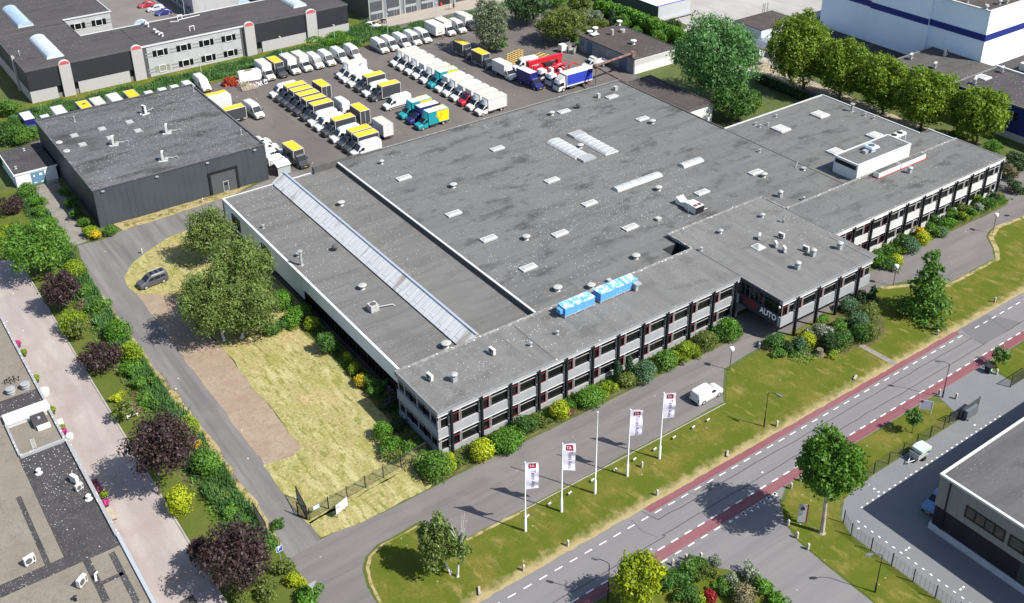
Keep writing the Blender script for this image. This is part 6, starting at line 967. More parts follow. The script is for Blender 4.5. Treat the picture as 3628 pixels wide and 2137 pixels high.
# motorcycle
t = thing('motorcycle', 'black motorcycle parked by the garage corner', 'motorcycle', (0, 0, 0)); [wheel(t, x, 0.001, .31, .13) for x in (-.35, -1.75)]; b = MB(); b.tube([(-.35, 0, .31), (-.55, 0, .75), (-.72, 0, 1.0)], .045); b.tube([(-.6, 0, .8), (-1.1, 0, .45), (-1.75, 0, .31)], .06); b.loft([[(-.65, -.12, .7), (-.65, .12, .7), (-.65, .1, .95), (-.65, -.1, .95)], [(-1.05, -.17, .6), (-1.05, .17, .6), (-1.05, .13, .95), (-1.05, -.13, .95)], [(-1.9, -.1, .75), (-1.9, .1, .75), (-1.95, .06, .95), (-1.95, -.06, .95)]]); b.box(-1.25, -.85, -.2, .2, .3, .62); b.build('body', m_trim, t, True); b = MB(); b.tube([(-.75, -.36, 1.02), (-.7, 0, 1.04), (-.75, .36, 1.02)], .025); b.build('handlebar', m_rim, t); b = MB(); b.box(-.62, -.52, -.1, .1, .78, .94); b.build('headlight', m_lamp, t); t.location = (120.9, 229.5, 0); t.rotation_euler = (0, 0, R(160)); t.scale = (1.25,) * 3
# ================================================================== street furniture, signs, fences, people
m_pole = mat('white flagpole', (0.66, 0.67, 0.68), rough=.4); m_flag = mat('flag cloth', (0.62, 0.60, 0.70), rough=.8); m_flagred = mat('flag maroon', (0.24, 0.015, 0.03), rough=.7); m_flagviolet = mat('flag violet letters', (0.15, 0.10, 0.24), rough=.7); m_flagw = mat('flag white letters', (0.72, 0.70, 0.74), rough=.7)
def flag_z(u, v, k): return .16 * math.sin(2.3 * v + k * 1.7 + 1.2 * u) * (.25 + .75 * u) + .07 * math.sin(5.1 * v + k) * u
def flag(t, x, y, ztop, k):
    wd, hh = 1.35, 3.6; d = Vector((.86, -.50, 0)).normalized(); n = Vector((-d.y, d.x, 0)); nu, nv = 8, 26
    def P(u, v, off=0.0): return Vector((x, y, ztop)) + d * (.08 + u * wd) + n * (flag_z(u / 1.0, v * hh / 1.2, k) + off) + Vector((0, 0, -v * hh - .06 * u))
    b = MB(); idx = {}
    for j in range(nv + 1):
        for i in range(nu + 1): idx[i, j] = len(b.v); b.v.append(tuple(P(i / nu, j / nv)))
    for j in range(nv):
        for i in range(nu): b.f.append((idx[i, j], idx[i + 1, j], idx[i + 1, j + 1], idx[i, j + 1])); b.m.append(0)
    f = b.build('flag', m_flag, t, True, False)
    for s_ in (-.012, .012):
        b = MB()
        for j in range(4):
            for i in range(3):
                u0, u1, v0, v1 = .22 + .6 * i / 3, .22 + .6 * (i + 1) / 3, .045 + .17 * j / 4, .045 + .17 * (j + 1) / 4; b.quad([P(u0, v0, s_), P(u1, v0, s_), P(u1, v1, s_), P(u0, v1, s_)])
        b.build('logo_field', m_flagred, f, recalc=False)
    def word(s, size, u0, v0, along, m, ln, name):           # letters run down the flag (along 'v') or across it (along 'u')
        me = text_mesh(s, size, 0.0); xs = [q.co.x for q in me.vertices]; x0, x1 = min(xs), max(xs); o0 = t.location
        for q in me.vertices:
            a = (q.co.x - x0) / (x1 - x0) * ln; c_ = q.co.y
            u, v = (u0 + c_ / wd, v0 + a / hh) if along == 'v' else (u0 + a / wd, v0 - c_ / hh)
            q.co = P(u, v, -.028) - o0
        me.materials.clear(); me.materials.append(m); o = bpy.data.objects.new(name, me); col.objects.link(o); o.parent = f; me.name = name
    word('TA', .44, .28, .195, 'u', m_flagw, .52, 'logo_lettering'); word('Tatev Auto', .62, .36, .25, 'v', m_flagviolet, 2.55, 'lettering')
FP = [(50.8, 'first flagpole from the birch, with white vertical Tatev Auto flag'), (55.75, 'second flagpole from the birch, with white vertical Tatev Auto flag'), (60.55, 'tall bare white flagpole without a flag, middle of five'), (65.35, 'flagpole with white flag just past the bare pole, towards the parked van'), (70.35, 'last flagpole, with white flag, standing closest to the parked white van')]
for k, (x, lb) in enumerate(FP):
    hgt = 11.7 if k == 2 else 9.75; t = thing('flagpole', lb, 'flagpole', (x, 70.5, 0), 'flagpoles on the verge')
    MB().lathe((x, 70.5, 0), [(.16, 0), (.15, 1.9), (.085, 2.0), (.06, hgt - .1), (.09, hgt), (.03, hgt + .1)], 10).build('pole', m_pole, t, True)
    if k != 2: MB().tube([(x, 70.5, hgt - .12), (x + .98, 69.93, hgt - .16)], .02, 6).build('arm', m_pole, t); flag(t, x, 70.5, hgt - .15, k)
# small double spotlights
def make_spot():
    t = thing('ground_spotlight', '', 'spotlight'); b = MB(); b.box(-.03, .03, -.03, .03, 0, .3); b.box(-.32, .32, -.03, .03, .28, .34); b.build('stand', m_galv, t); b = MB(); [b.box(x - .16, x + .16, -.12, .10, .34, .58) for x in (-.2, .2)]; b.build('lamp_housing', m_wht, t); b = MB(); [b.box(x - .13, x + .13, -.125, -.12, .37, .55) for x in (-.2, .2)]; b.build('lens', m_lamp, t); return t
SP = Kit(make_spot)
for i, (x, y) in enumerate(((52.1, 71.9), (55.2, 72.0), (58.1, 72.0), (61.5, 72.1), (64.7, 71.9), (67.7, 71.9), (70.8, 71.8), (74.1, 72.0), (77.3, 72.0), (79.7, 71.9))): SP.put((x, y, .03), R(10), '%s small twin floodlight on the verge, counted from the birch towards the parked van' % ORD[i], 'twin floodlights along the flag verge', .7)
# bollards
def make_bol(): return MB().box(-.12, .12, -.12, .12, 0, .82).prism([(-.12, -.12), (.12, -.12), (.12, .12), (-.12, .12)], .82, .82).prism([(-.07, -.07), (.07, -.07), (.07, .07), (-.07, .07)], .82, .90).build('bollard', mat('weathered concrete post', (0.34, 0.315, 0.27), [('noise', 3, .45, .7, (0.24, 0.22, 0.19), .7)], obj=True))
def bol_t():
    t = thing('bollard', '', 'bollard'); b = MB(); b.box(-.12, .12, -.12, .12, 0, .72); b.build('post', mat('weathered concrete post', (0.34, 0.315, 0.27), [('noise', 3, .45, .7, (0.24, 0.22, 0.19), .7)], obj=True), t); b = MB(); b.loft([[(-.12, -.12, .72), (.12, -.12, .72), (.12, .12, .72), (-.12, .12, .72)], [(-.07, -.07, .86), (.07, -.07, .86), (.07, .07, .86), (-.07, .07, .86)]]); b.build('cap', mat('pale post top', (0.46, 0.44, 0.40)), t); return t
BO = Kit(bol_t)
for i, (x, y, lb) in enumerate(((47.4, 66.1, 'concrete post at the road edge, first from the lawn birch'), (53.2, 66.1, 'concrete post at the road edge, second from the lawn birch'), (66.0, 66.1, 'concrete post at the road edge where the red lane begins'), (85.9, 66.3, 'concrete post at the road edge near the swan-neck lamp'), (118.3, 66.4, 'concrete post at the road edge near the end of the red lane'), (132.0, 66.5, 'concrete post at the road edge beyond the road repair'), (67.7, 70.6, 'low white post among the flagpoles'), (60.4, 57.5, 'concrete post on the corner verge, first beside the yellow-green conifer'), (62.0, 57.2, 'concrete post on the corner verge, middle of three'), (63.4, 56.4, 'concrete post on the corner verge, beside the round rose bush'), (80.9, 58.1, 'concrete post under the crown of the big plane tree'), (79.0, 57.9, 'concrete post in the plane tree shade, beside the red lane'), (74.4, 54.2, 'concrete post in the plane tree shade beside the tilted sign'), (73.8, 52.4, 'concrete post below the plane tree, first out of the shade'), (73.5, 50.6, 'concrete post below the plane tree, last along the side street'), (107.2, 58.3, 'concrete post beside the tall street lamp at the brick driveway'), (108.2, 56.5, 'concrete post at the inner corner of the lamp verge'), (117.8, 58.3, 'concrete post in front of the black waste bin'), (116.9, 56.4, 'concrete post behind the black waste bin'), (96.2, 78.9, 'low concrete post at the bend of the front driveway'), (36.9, 153.9, 'concrete post at the bend of the warehouse lane'), (51.0, 164.6, 'white post beside the warehouse roller door'))):
    BO.put((x, y, .03), R((i * 29) % 40 - 20), lb, 'concrete posts along kerbs', (1.0, 1.0, 1.0))
for i, (x, y, rz, lb) in enumerate(((101.3, 66.8, 20, 'toppled concrete post lying in the grass by the red lane'), (77.3, 66.2, 40, 'toppled pale post lying at the road edge across from the plane tree'), (42.1, 66.5, 60, 'toppled pale post lying near the lawn birch'))):
    b = MB(); n0 = 0; b.box(-.5, .5, -.12, .12, .05, .29); b.box(.5, .56, -.08, .08, .09, .25); b.turn(0, Matrix.Translation((x, y, .02)) @ Matrix.Rotation(R(rz), 4, 'Z')); tag(b.build('fallen_post', mat('weathered concrete post', (0.34, 0.315, 0.27))), lb, 'fallen post')
# lamps
m_globe = mat('globe lamp', (0.72, 0.72, 0.70), rough=.25)
def globe():
    t = thing('globe_lamp', '', 'lamp post'); MB().lathe((0, 0, 0), [(.07, 0), (.055, .1), (.05, 3.0), (.1, 3.05)], 8).build('pole', mat('dark pole', (0.06, 0.06, 0.06)), t); MB().lathe((0, 0, 3.05), [(.1, 0), (.3, .12), (.36, .33), (.28, .55), (.08, .66)], 14).build('globe', m_globe, t, True); return t
GL = Kit(globe)
for (x, y, lb) in ((89.5, 77.8, 'white globe lamp on the lawn corner before the signed entrance'), (123.9, 78.0, 'white globe lamp next to the tall dark conifer'), (149.8, 78.4, 'white globe lamp at the far driveway bend by yellow shrubs')): GL.put((x, y, .03), 0, lb, 'globe lamps along the driveway')
def street(hh=5.4, arm=1.2):
    t = thing('street_lamp', '', 'street lamp'); MB().lathe((0, 0, 0), [(.1, 0), (.09, 1.2), (.055, 1.3), (.045, hh - .35)], 8).build('pole', m_black, t, True); pts = [(0, 0, hh - .4)] + [(arm * (1 - math.cos(a)), 0, hh - .4 + .45 * math.sin(a)) for a in np.linspace(.3, 1.5, 6)]; MB().tube(pts, .04, 7).build('arm', m_black, t, True); e = pts[-1]; b = MB(); b.loft([[(e[0] - .1, -.08, e[2] - .08), (e[0] - .1, .08, e[2] - .08), (e[0] - .1, .08, e[2] + .06), (e[0] - .1, -.08, e[2] + .06)], [(e[0] + .3, -.19, e[2] - .14), (e[0] + .3, .19, e[2] - .14), (e[0] + .3, .15, e[2] + .06), (e[0] + .3, -.15, e[2] + .06)], [(e[0] + .7, -.12, e[2] - .12), (e[0] + .7, .12, e[2] - .12), (e[0] + .7, .08, e[2] + .0), (e[0] + .7, -.08, e[2])]]); b.build('lamp_head', mat('lamp head grey', (0.12, 0.125, 0.13)), t, True); return t
SL = Kit(street); GS = 'black swan-neck street lamps'
for x, y, rz, lb in ((84.6, 67.2, -72, 'black swan-neck street lamp on the verge behind the white van'), (107.1, 57.7, 128, 'black street lamp reaching over the road by the brick driveway'), (74.5, 42.7, 150, 'black swan-neck street lamp on the lawn beside the mesh fence'), (51.9, 57.9, 125, 'black street lamp in front of the yellow-green conifer')): SL.put((x, y, .03), R(rz), lb, GS)
def yardlamp():
    t = thing('yard_lamp', '', 'lamp post'); MB().lathe((0, 0, 0), [(.09, 0), (.06, .2), (.05, 5.2)], 8).build('pole', m_alu, t); MB().box(-.2, .45, -.14, .14, 5.2, 5.36).build('lamp_head', m_alu, t); return t
YL = Kit(yardlamp)
for x, y, rz, lb in ((72.5, 220.5, -90, 'thin pale lamp post by the reeds near the scrap heap'), (91.6, 221.0, -90, 'thin pale lamp post behind the white box trucks of the ditch row'), (105.1, 221.0, -90, 'thin pale lamp post rising from the bright green bush'), (119.1, 220.8, -90, 'thin pale lamp post next to the little white parked car'), (133.2, 221.3, -90, 'thin pale lamp post behind the box trailer'), (84.4, 262.5, 0, 'thin pale lamp post in the far car park')): YL.put((x, y, .03), R(rz), lb, 'yard lamp posts')
# fences
m_mesh = mat('dark mesh wire', (0.05, 0.055, 0.055), rough=.6)
def fence(name, pts, hh, label, cat, gap=.14, post=2.6, wires=None, wire_r=.012, g=None):
    pts = [np.array(p, float) for p in pts]; t = thing(name, label, cat, (pts[0][0], pts[0][1], 0.03), g); b = MB(); posts = []
    for p, q in zip(pts, pts[1:]):
        d = q - p; L = np.hypot(*d); u = d / L; n = max(1, round(L / post))
        for i in range(n + 1): posts.append(tuple(np.round(p + u * L * i / n, 3)))
        k = int(L / gap)
        if gap < 5:
            for i in range(k + 1): c_ = p + u * gap * i; b.box(c_[0] - wire_r, c_[0] + wire_r, c_[1] - wire_r, c_[1] + wire_r, .08, hh)
        for z in (wires or (.15, hh - .12)): b.tube([(*p, z), (*q, z)], .022 if not wires else .012, 5)
    b.build('railing', m_mesh, t)
    for p in sorted(set(posts)): MB().box(p[0] - .045, p[0] + .045, p[1] - .045, p[1] + .045, 0, hh + .1).build('post', m_black, t)
    return t
F1 = fence('railing_fence', [(32.6, 85.9), (40, 86.7), (50.0, 87.8)], 1.75, 'dark bar fence between dry lawn and driveway', 'fence', .16)
fence('mesh_fence', [(78.75, 36), (78.75, 49.2), (79.6, 50.9)], 1.75, 'dark wire mesh fence along the side street lawn', 'fence', .5, 2.55, tuple(np.arange(.15, 1.75, .2)), .009)
fence('mesh_fence', [(86.0, 53.95), (104.6, 53.95)], 1.6, 'see-through mesh fence behind the narrow verge by the grey yard', 'fence', .5, 2.6, tuple(np.arange(.15, 1.6, .25)), .008)
def gate(name, p, q, hh, label, solid=False, m=None):
    p, q = np.array(p, float), np.array(q, float); t = thing(name, label, 'gate', (p[0], p[1], 0.03)); m = m or m_black; b = MB()
    for a, z0, z1 in ((p, 0, hh), (q, 0, hh)): b.box(a[0] - .05, a[0] + .05, a[1] - .05, a[1] + .05, z0, z1 + .1)
    for z in (.12, hh): b.tube([(*p, z), (*q, z)], .05, 6)
    b.build('frame', m, t); L = np.hypot(*(q - p)); k = MB()
    if solid: d = (q - p) / L; n = np.array([-d[1], d[0]]) * .03; k.loft([[(*(a - n), .15), (*(a + n), .15), (*(a + n), hh - .05), (*(a - n), hh - .05)] for a in (p, q)])
    else:
        for i in range(1, int(L / .11)): c_ = p + (q - p) * i * .11 / L; k.box(c_[0] - .01, c_[0] + .01, c_[1] - .01, c_[1] + .01, .12, hh)
        for z in np.arange(.3, hh, .3): k.tube([(*p, z), (*q, z)], .01, 4)
    k.build('infill', m if solid else m_mesh, t); return t
gate('gate_leaf', (31.9, 87.3), (32.4, 86.1), 1.9, 'dark mesh gate leaf folded beside the bar fence post'); gate('gate_leaf', (32.5, 86.2), (32.9, 89.6), 1.9, 'dark mesh gate leaf swung open against the dry lawn'); gate('gate_leaf', (28.0, 90.0), (27.85, 86.5), 1.9, 'dark mesh gate leaf at the hedge side of the driveway')
gate('sliding_gate', (105.2, 53.7), (108.9, 53.85), 1.7, 'black sliding gate panel with solid infill at the brick driveway', True, mat('dark gate grey', (0.05, 0.055, 0.06))); gate('barred_gate', (103.4, 54.2), (105.1, 54.0), 1.6, 'short dark barred gate section beside the sliding gate'); gate('barred_gate', (115.9, 53.8), (121.5, 53.75), 1.8, 'dark green barred gate beyond the brick driveway', False, mat('dark green steel', (0.03, 0.045, 0.042)))
t = thing('control_box', 'dark grey steel cabinet built into the gate line', 'cabinet', (106, 53.3, 0)); MB().box(105.3, 107.6, 53.1, 53.55, .25, 1.5).build('casing', mat('slate steel', (0.10, 0.115, 0.135), rough=.5), t); b = MB(); [b.box(x, x + .1, 53.2, 53.45, 0, .25) for x in (105.5, 107.3)]; b.build('leg', m_black, t)
t = thing('waste_bin', 'black wheeled waste bin with a pale sticker between two posts', 'bin', (116.4, 57.3, 0)); b = MB(); b.loft([[(116.1, 57.0, .05), (116.75, 57.0, .05), (116.75, 57.65, .05), (116.1, 57.65, .05)], [(116.0, 56.9, 1.0), (116.85, 56.9, 1.0), (116.85, 57.75, 1.0), (116.0, 57.75, 1.0)]]); b.build('body', m_trim, t); MB().box(115.96, 116.9, 56.86, 57.8, 1.0, 1.1).build('lid', m_trim, t); MB().box(116.25, 116.55, 56.9, 56.93, .45, .8).build('sticker', mat('mint sticker', (0.4, 0.62, 0.55)), t)
# signs
t = thing('notice_board', 'white notice board with small logo and lines on the dry verge', 'notice board', (35.8, 84.4, 0)); b = MB(); bw_ = Vector((1.0, .32, 0)).normalized(); pn = Vector((-bw_.y, bw_.x, 0)); o_ = Vector((35.1, 84.2, .75))
def bd(b, a0, a1, z0, z1, off, th=.03):
    A = o_ + bw_ * a0 + pn * off; C_ = o_ + bw_ * a1 + pn * off; b.loft([[tuple(A + Vector((0, 0, z0))), tuple(A + pn * th + Vector((0, 0, z0))), tuple(A + pn * th + Vector((0, 0, z1))), tuple(A + Vector((0, 0, z1)))], [tuple(C_ + Vector((0, 0, z0))), tuple(C_ + pn * th + Vector((0, 0, z0))), tuple(C_ + pn * th + Vector((0, 0, z1))), tuple(C_ + Vector((0, 0, z1)))]])
bd(b, 0, 1.75, 0, 1.25, 0); pl = b.build('panel', m_wht, t); b = MB(); [bd(b, a, a + .07, -.75, 1.2, .04, .06) for a in (.2, 1.45)]; b.build('post', m_galv, t); b = MB(); bd(b, .1, 1.6, 1.06, 1.10, -.012, .01); bd(b, .12, .42, .72, .92, -.012, .01); bd(b, .2, .3, .40, .52, -.012, .01); bd(b, .2, .3, .12, .24, -.012, .01); bd(b, .6, 1.4, .80, .85, -.012, .01); bd(b, .55, 1.1, .43, .48, -.012, .01); bd(b, .55, 1.3, .16, .21, -.012, .01); b.build('printed_lines', mat('board print grey', (0.16, 0.16, 0.19)), pl)
tag(MB().box(33.2, 33.95, 85.95, 86.0, 1.1, 1.6).build('gate_notice', mat('pale blue notice', (0.42, 0.50, 0.62))), 'pale blue notice plate hung on the first panel of the bar fence', 'notice')
t = thing('parking_sign', 'blue square parking sign with white letter P in the hedge', 'road sign', (27.3, 81.6, 0)); b = MB(); b.tube([(27.3, 81.62, 0), (27.3, 81.62, 3.0)], .035, 7); b.build('post', m_galv, t); pl = MB().box(26.95, 27.65, 81.53, 81.57, 2.2, 2.95).build('plate', mat('sign blue', (0.025, 0.05, 0.28)), t); lettering('letter', 'P', .72, (27.12, 81.525, 2.32), (1, 0, 0), (0, 0, 1), m_wht, pl, .34, .02)
e = MB(); [e.box(*q) for q in ((26.95, 27.65, 81.51, 81.53, 2.2, 2.24), (26.95, 27.65, 81.51, 81.53, 2.91, 2.95), (26.95, 26.99, 81.51, 81.53, 2.24, 2.91), (27.61, 27.65, 81.51, 81.53, 2.24, 2.91))]; e.build('border', m_wht, pl)
t = thing('yield_sign', 'grey back of an upside-down triangle road sign at the hedge corner', 'road sign', (27.9, 75.2, 0)); MB().tube([(27.9, 75.2, 0), (27.9, 75.2, 2.6)], .035, 7).build('post', m_galv, t); b = MB(); b.loft([[(27.4, y, 2.95), (28.4, y, 2.95), (27.9, y, 2.1)] for y in (75.12, 75.15)]); b.build('plate', m_galv, t)
t = thing('estate_agent_board', 'white red-edged sale board beside the thin young tree', 'sign board', (102.4, 57.3, 0)); b = MB(); b.loft([[(102.0 + dx, 57.6 + dx * .2, z) for dx, z in ((0, .7), (0, 2.1), (.04, 2.1), (.04, .7))], [(102.9 + dx, 56.5 + dx * .2, z) for dx, z in ((0, .7), (0, 2.1), (.04, 2.1), (.04, .7))]]); pl = b.build('panel', mat('sign lilac white', (0.45, 0.46, 0.58)), t); b = MB(); [b.tube([(x, y, 0), (x, y, 2.15)], .04, 6) for x, y in ((102.0, 57.62), (102.93, 56.48))]; b.build('post', m_wht, t); b = MB(); b.loft([[(101.97, 57.62, 1.75), (101.97, 57.62, 2.1), (101.99, 57.62, 2.1), (101.99, 57.62, 1.75)], [(102.2, 57.32, 1.75), (102.2, 57.32, 2.1), (102.22, 57.32, 2.1), (102.22, 57.32, 1.75)]]); b.build('red_corner', m_flagred, pl)
t = thing('tilted_sign', 'narrow grey upright sign with red edge and dark emblem in the plane tree shade', 'sign', (75.8, 53.6, 0)); b = MB(); b.loft([[(75.5, 53.9, .15), (76.15, 53.3, .15), (76.2, 53.36, .15), (75.55, 53.96, .15)], [(75.5, 53.9, 2.7), (76.15, 53.3, 2.7), (76.2, 53.36, 2.7), (75.55, 53.96, 2.7)]]); pl = b.build('panel', mat('sign grey', (0.36, 0.35, 0.35)), t); b = MB(); b.loft([[(76.15, 53.28, .15), (76.24, 53.2, .15), (76.28, 53.28, .15), (76.2, 53.36, .15)], [(76.15, 53.28, 2.72), (76.24, 53.2, 2.72), (76.28, 53.28, 2.72), (76.2, 53.36, 2.72)]]); b.build('edge', m_flagred, pl); b = MB(); b.quad([(75.62, 53.77, 1.95), (75.98, 53.44, 1.95), (75.98, 53.44, 2.15), (75.8, 53.6, 2.5), (75.62, 53.77, 2.2)]); b.build('emblem', m_trim, pl, recalc=False)
t = thing('round_sign', 'round sign on a post at the far driveway bend, seen from behind', 'road sign', (158.2, 78.4, 0)); MB().tube([(158.2, 78.4, 0), (158.2, 78.4, 2.8)], .04, 7).build('post', m_galv, t); b = MB(); n0 = 0; b.disc_x((158.2, 0, 2.75), .42, 78.28, 78.32, 18); b.build('plate', m_galv, t)
# green tarpaulin trailer
t = thing('utility_trailer', 'small utility trailer with pale green tarpaulin by the mesh fence', 'trailer', (94.6, 52.6, 0)); b = MB(); b.box(94.0, 96.2, 51.9, 53.2, .5, .6); b.box(94.0, 94.05, 51.9, 53.2, .6, 1.3); b.box(96.15, 96.2, 51.9, 53.2, .6, 1.2); b.build('bed', m_galv, t); b = MB(); b.loft([[(94.5, y, 1.2), (96.3, y, 1.15), (96.4, y, 1.5), (95.3, y, 1.75), (94.5, y, 1.6)] for y in (51.85, 53.25)]); b.build('tarpaulin', mat('pale green tarpaulin', (0.42, 0.52, 0.47), rough=.6), t); [wheel(t, 95.2, y, .3, .18) for y in (51.85, 53.25)]; b = MB(); b.tube([(94.0, 52.2, .5), (92.9, 52.5, .45)], .05); b.tube([(94.0, 52.9, .5), (92.9, 52.5, .45)], .05); b.tube([(93.1, 52.5, 0), (93.1, 52.5, .6)], .04); b.build('drawbar', m_wht, t)
# scrap heap, crates, frames
m_or = mat('orange red crate', (0.36, 0.055, 0.022), rough=.7); rs = random.Random(4)
def crate():
    t = thing('crate', '', 'crate'); b = MB(); b.box(-.75, .75, -.75, .75, 0, .08); [b.box(-.75 + i * .48, -.69 + i * .48, -.75, .75, .08, .75) for i in range(4)]; [b.box(-.75, .75, -.75 + i * .48, -.69 + i * .48, .08, .72) for i in range(4)]; b.build('frame', m_or, t); return t
CR = Kit(crate)
for x, y, z, rz, tl, lb in ((75.0, 213.0, 0, 10, 0, 'orange-red open crate at the foot of the leaning crates'), (75.4, 212.9, .8, 25, 35, 'orange-red open crate leaning on top of another'), (76.6, 212.3, 0, -15, 20, 'orange-red open crate next to the timber scraps'), (76.9, 213.9, .2, 40, 50, 'orange-red open crate tipped up behind the others')): c = CR.put((x, y, z + .05), R(rz), lb, 'orange-red crates in the scrap corner'); c.rotation_euler = (R(tl), 0, R(rz))
m_wood = mat('grey timber', (0.30, 0.25, 0.19), [('noise', 3, .4, .7, (0.40, 0.36, 0.30), .8)], obj=True)
b = MB()
for i in range(26): n0 = len(b.v); l_ = rs.uniform(.7, 1.5); b.box(-l_, l_, -.06, .06, 0, .04); b.turn(n0, Matrix.Translation((77.6 + rs.uniform(-.9, 1.2), 209.2 + rs.uniform(-.8, 1.2), rs.uniform(.1, 1.2))) @ Matrix.Rotation(rs.uniform(0, 3.1), 4, 'Z') @ Matrix.Rotation(rs.uniform(-.9, .9), 4, 'Y'))
tag(b.build('timber_heap', m_wood), 'heap of broken pallet timber in the scrap corner', 'scrap heap')
def pallet(): return MB().box(-.6, .6, -.5, -.4, .1, .14).box(-.6, .6, -.25, -.15, .1, .14).box(-.6, .6, 0, .1, .1, .14).box(-.6, .6, .25, .35, .1, .14).box(-.6, -.5, -.5, .5, 0, .1).box(-.05, .05, -.5, .5, 0, .1).box(.5, .6, -.5, .5, 0, .1)
for i, (x, lb) in enumerate(((77.0, 'wooden pallet leaning upright, first in front of the timber heap'), (77.7, 'wooden pallet leaning upright, second in front of the timber heap'), (78.4, 'wooden pallet leaning upright, third in front of the timber heap'), (79.2, 'wooden pallet leaning upright, last in front of the timber heap'))):
    b = pallet(); b.turn(0, Matrix.Translation((x, 207.8, .6)) @ Matrix.Rotation(R(72), 4, 'X') @ Matrix.Rotation(R(i * 4), 4, 'Y')); tag(b.build('pallet', m_wood), lb, 'pallet', 'pallets leaning at the scrap heap')
t = thing('caravan_shell', 'dented white caravan body with torn brown roof behind the scrap', 'caravan', (80.3, 213.2, 0)); b = MB(); b.loft([[(77.9, 212.6, .2), (82.6, 211.6, .2), (83.0, 213.6, .2), (78.3, 214.6, .2)], [(77.9, 212.6, 2.0), (82.6, 211.6, 2.1), (83.0, 213.6, 2.1), (78.3, 214.6, 2.0)], [(78.2, 212.8, 2.2), (82.4, 211.9, 2.3), (82.8, 213.4, 2.3), (78.5, 214.3, 2.2)]]); b.build('shell', mat('dirty white shell', (0.62, 0.62, 0.61), [('noise', 1, .5, .7, (0.45, 0.44, 0.42), .7)]), t); b = MB(); b.quad([(79.0, 213.0, 2.29), (80.9, 212.6, 2.33), (81.4, 213.3, 2.33), (80.0, 213.8, 2.29)]); b.build('roof_tear', mat('torn brown felt', (0.16, 0.10, 0.045)), t, recalc=False)
b = MB(); b.box(82.0, 82.7, 209.0, 209.6, 0, .85); w_ = b.build('washing_machine', m_wht); tag(w_, 'discarded white washing machine at the end of the scrap heap', 'washing machine'); b = MB(); b.disc_x((82.35, 0, .42), .22, 208.97, 209.0, 14); b.build('door', m_trim, w_)
b = MB()
for i in range(30): n0 = len(b.v); l_ = rs.uniform(.1, .35); b.box(-l_, l_, -l_ * .5, l_ * .5, 0, l_ * .4); b.turn(n0, Matrix.Translation((80.3 + rs.uniform(-1.4, 1.4), 209.4 + rs.uniform(-.8, .9), rs.uniform(0, .35))) @ Matrix.Rotation(rs.uniform(0, 3.1), 4, 'Z') @ Matrix.Rotation(rs.uniform(-.7, .7), 4, 'Y'))
o = b.build('rubble', mat('pale rubble', (0.48, 0.47, 0.46), [('objrand', 1, 0, 1, (0.3, 0.25, 0.2), .3)])); o['kind'] = 'stuff'; o['label'] = 'pale rubble spread beside the timber heap'; o['category'] = 'rubble'
m_yst = mat('yellow painted steel', (0.56, 0.40, 0.13), [('noise', 2, .5, .7, (0.46, 0.26, 0.03), .6)], rough=.6, obj=True)
def frame_():
    t = thing('steel_frame', '', 'steel frame'); b = MB(); [b.box(-3.2, 3.2, y - .06, y + .06, .08, .20) for y in (-.45, .45)]; [b.box(x - .05, x + .05, -.39, .39, .1, .18) for x in np.arange(-3, 3.1, 1.0)]; b.build('beam', m_yst, t); b = MB(); [b.box(x - .025, x + .025, y - .025, y + .025, .20, .5) for x in np.arange(-3, 3.1, 1.2) for y in (-.45, .45)]; b.build('prong', m_trim, t); return t
FRK = Kit(frame_)
for i in range(6): FRK.put((132.7 + i * .75, 187.2 + i * 1.05, .02), R(14), '%s yellow pronged steel frame behind the dark truck, counting from the red boom' % ORD[i], 'yellow steel frames on the yard', (.78, 1, 1))
for i in range(2): FRK.put((139.6 - i * .5, 186.6 + i * 1.2, .02), R(14), ['outer', 'inner'][i] + ' yellow pronged steel frame of the pair lying apart by the red boom tip', 'yellow steel frames on the yard', (.7, 1, 1))
for i in range(3):
    b = MB(); y0_ = 196.6 + i * 1.3; [b.tube([(130.4 + i * .4, y0_ + dy, z), (136.4 + i * .4, y0_ + dy + 1.6, z)], .07, 6) for dy, z in ((0, .2), (.7, .2), (.35, .75))]; [b.tube([(130.4 + i * .4 + k, y0_ + .27 * k, .2), (130.9 + i * .4 + k, y0_ + .35 + .27 * k, .75), (131.2 + i * .4 + k, y0_ + .7 + .27 * k, .2)], .04, 5) for k in range(6)]
    tag(b.build('lattice_truss', m_yst), '%s yellow lattice truss lying under the grey willow' % ['front', 'middle', 'rear'][i], 'truss', 'yellow trusses under the willow')
for i, (x, y, lb) in enumerate(((136.4, 197.4, 'pile of white bags by the willow foot'),)):
    b = MB(); [b.lathe((x + rs.uniform(-.8, .8), y + rs.uniform(-.6, .6), .1 + .3 * (k // 3)), [(.05, 0), (.45, .05), (.5, .2), (.1, .34)], 8) for k in range(7)]; tag(b.build('bag_pile', m_wht, smooth=True), lb, 'bags')
def stillage():
    t = thing('stillage', '', 'stillage'); b = MB(); [b.box(x, x + .1, y, y + .1, 0, 1.7) for x in (-1, .9) for y in (-.7, .6)]; [b.box(-1, 1, y, y + .06, z, z + .1) for y in (-.7, .64) for z in np.arange(.2, 1.7, .3)]; b.build('frame', m_galv, t); b = MB(); b.box(-.9, .9, -.6, .6, .15, .9); b.build('load', m_kerb, t); return t
ST = Kit(stillage); ST.put((148.0, 186.9, 0), R(10), 'grey barred stillage leaning by the workshop corner', 'stillages by the workshop'); ST.put((147.2, 184.6, 0), R(30), 'grey stillage with slatted front nearest the workshop door', 'stillages by the workshop')
t = thing('water_container', 'white square tank standing on legs near the workshop', 'container', (145.6, 186.4, 0)); MB().box(144.9, 146.3, 185.7, 187.1, .5, 1.9).build('tank', m_wht, t); [MB().box(x, x + .15, y, y + .15, 0, .5).build('leg', m_alu, t) for x in (144.9, 146.15) for y in (185.7, 186.95)]
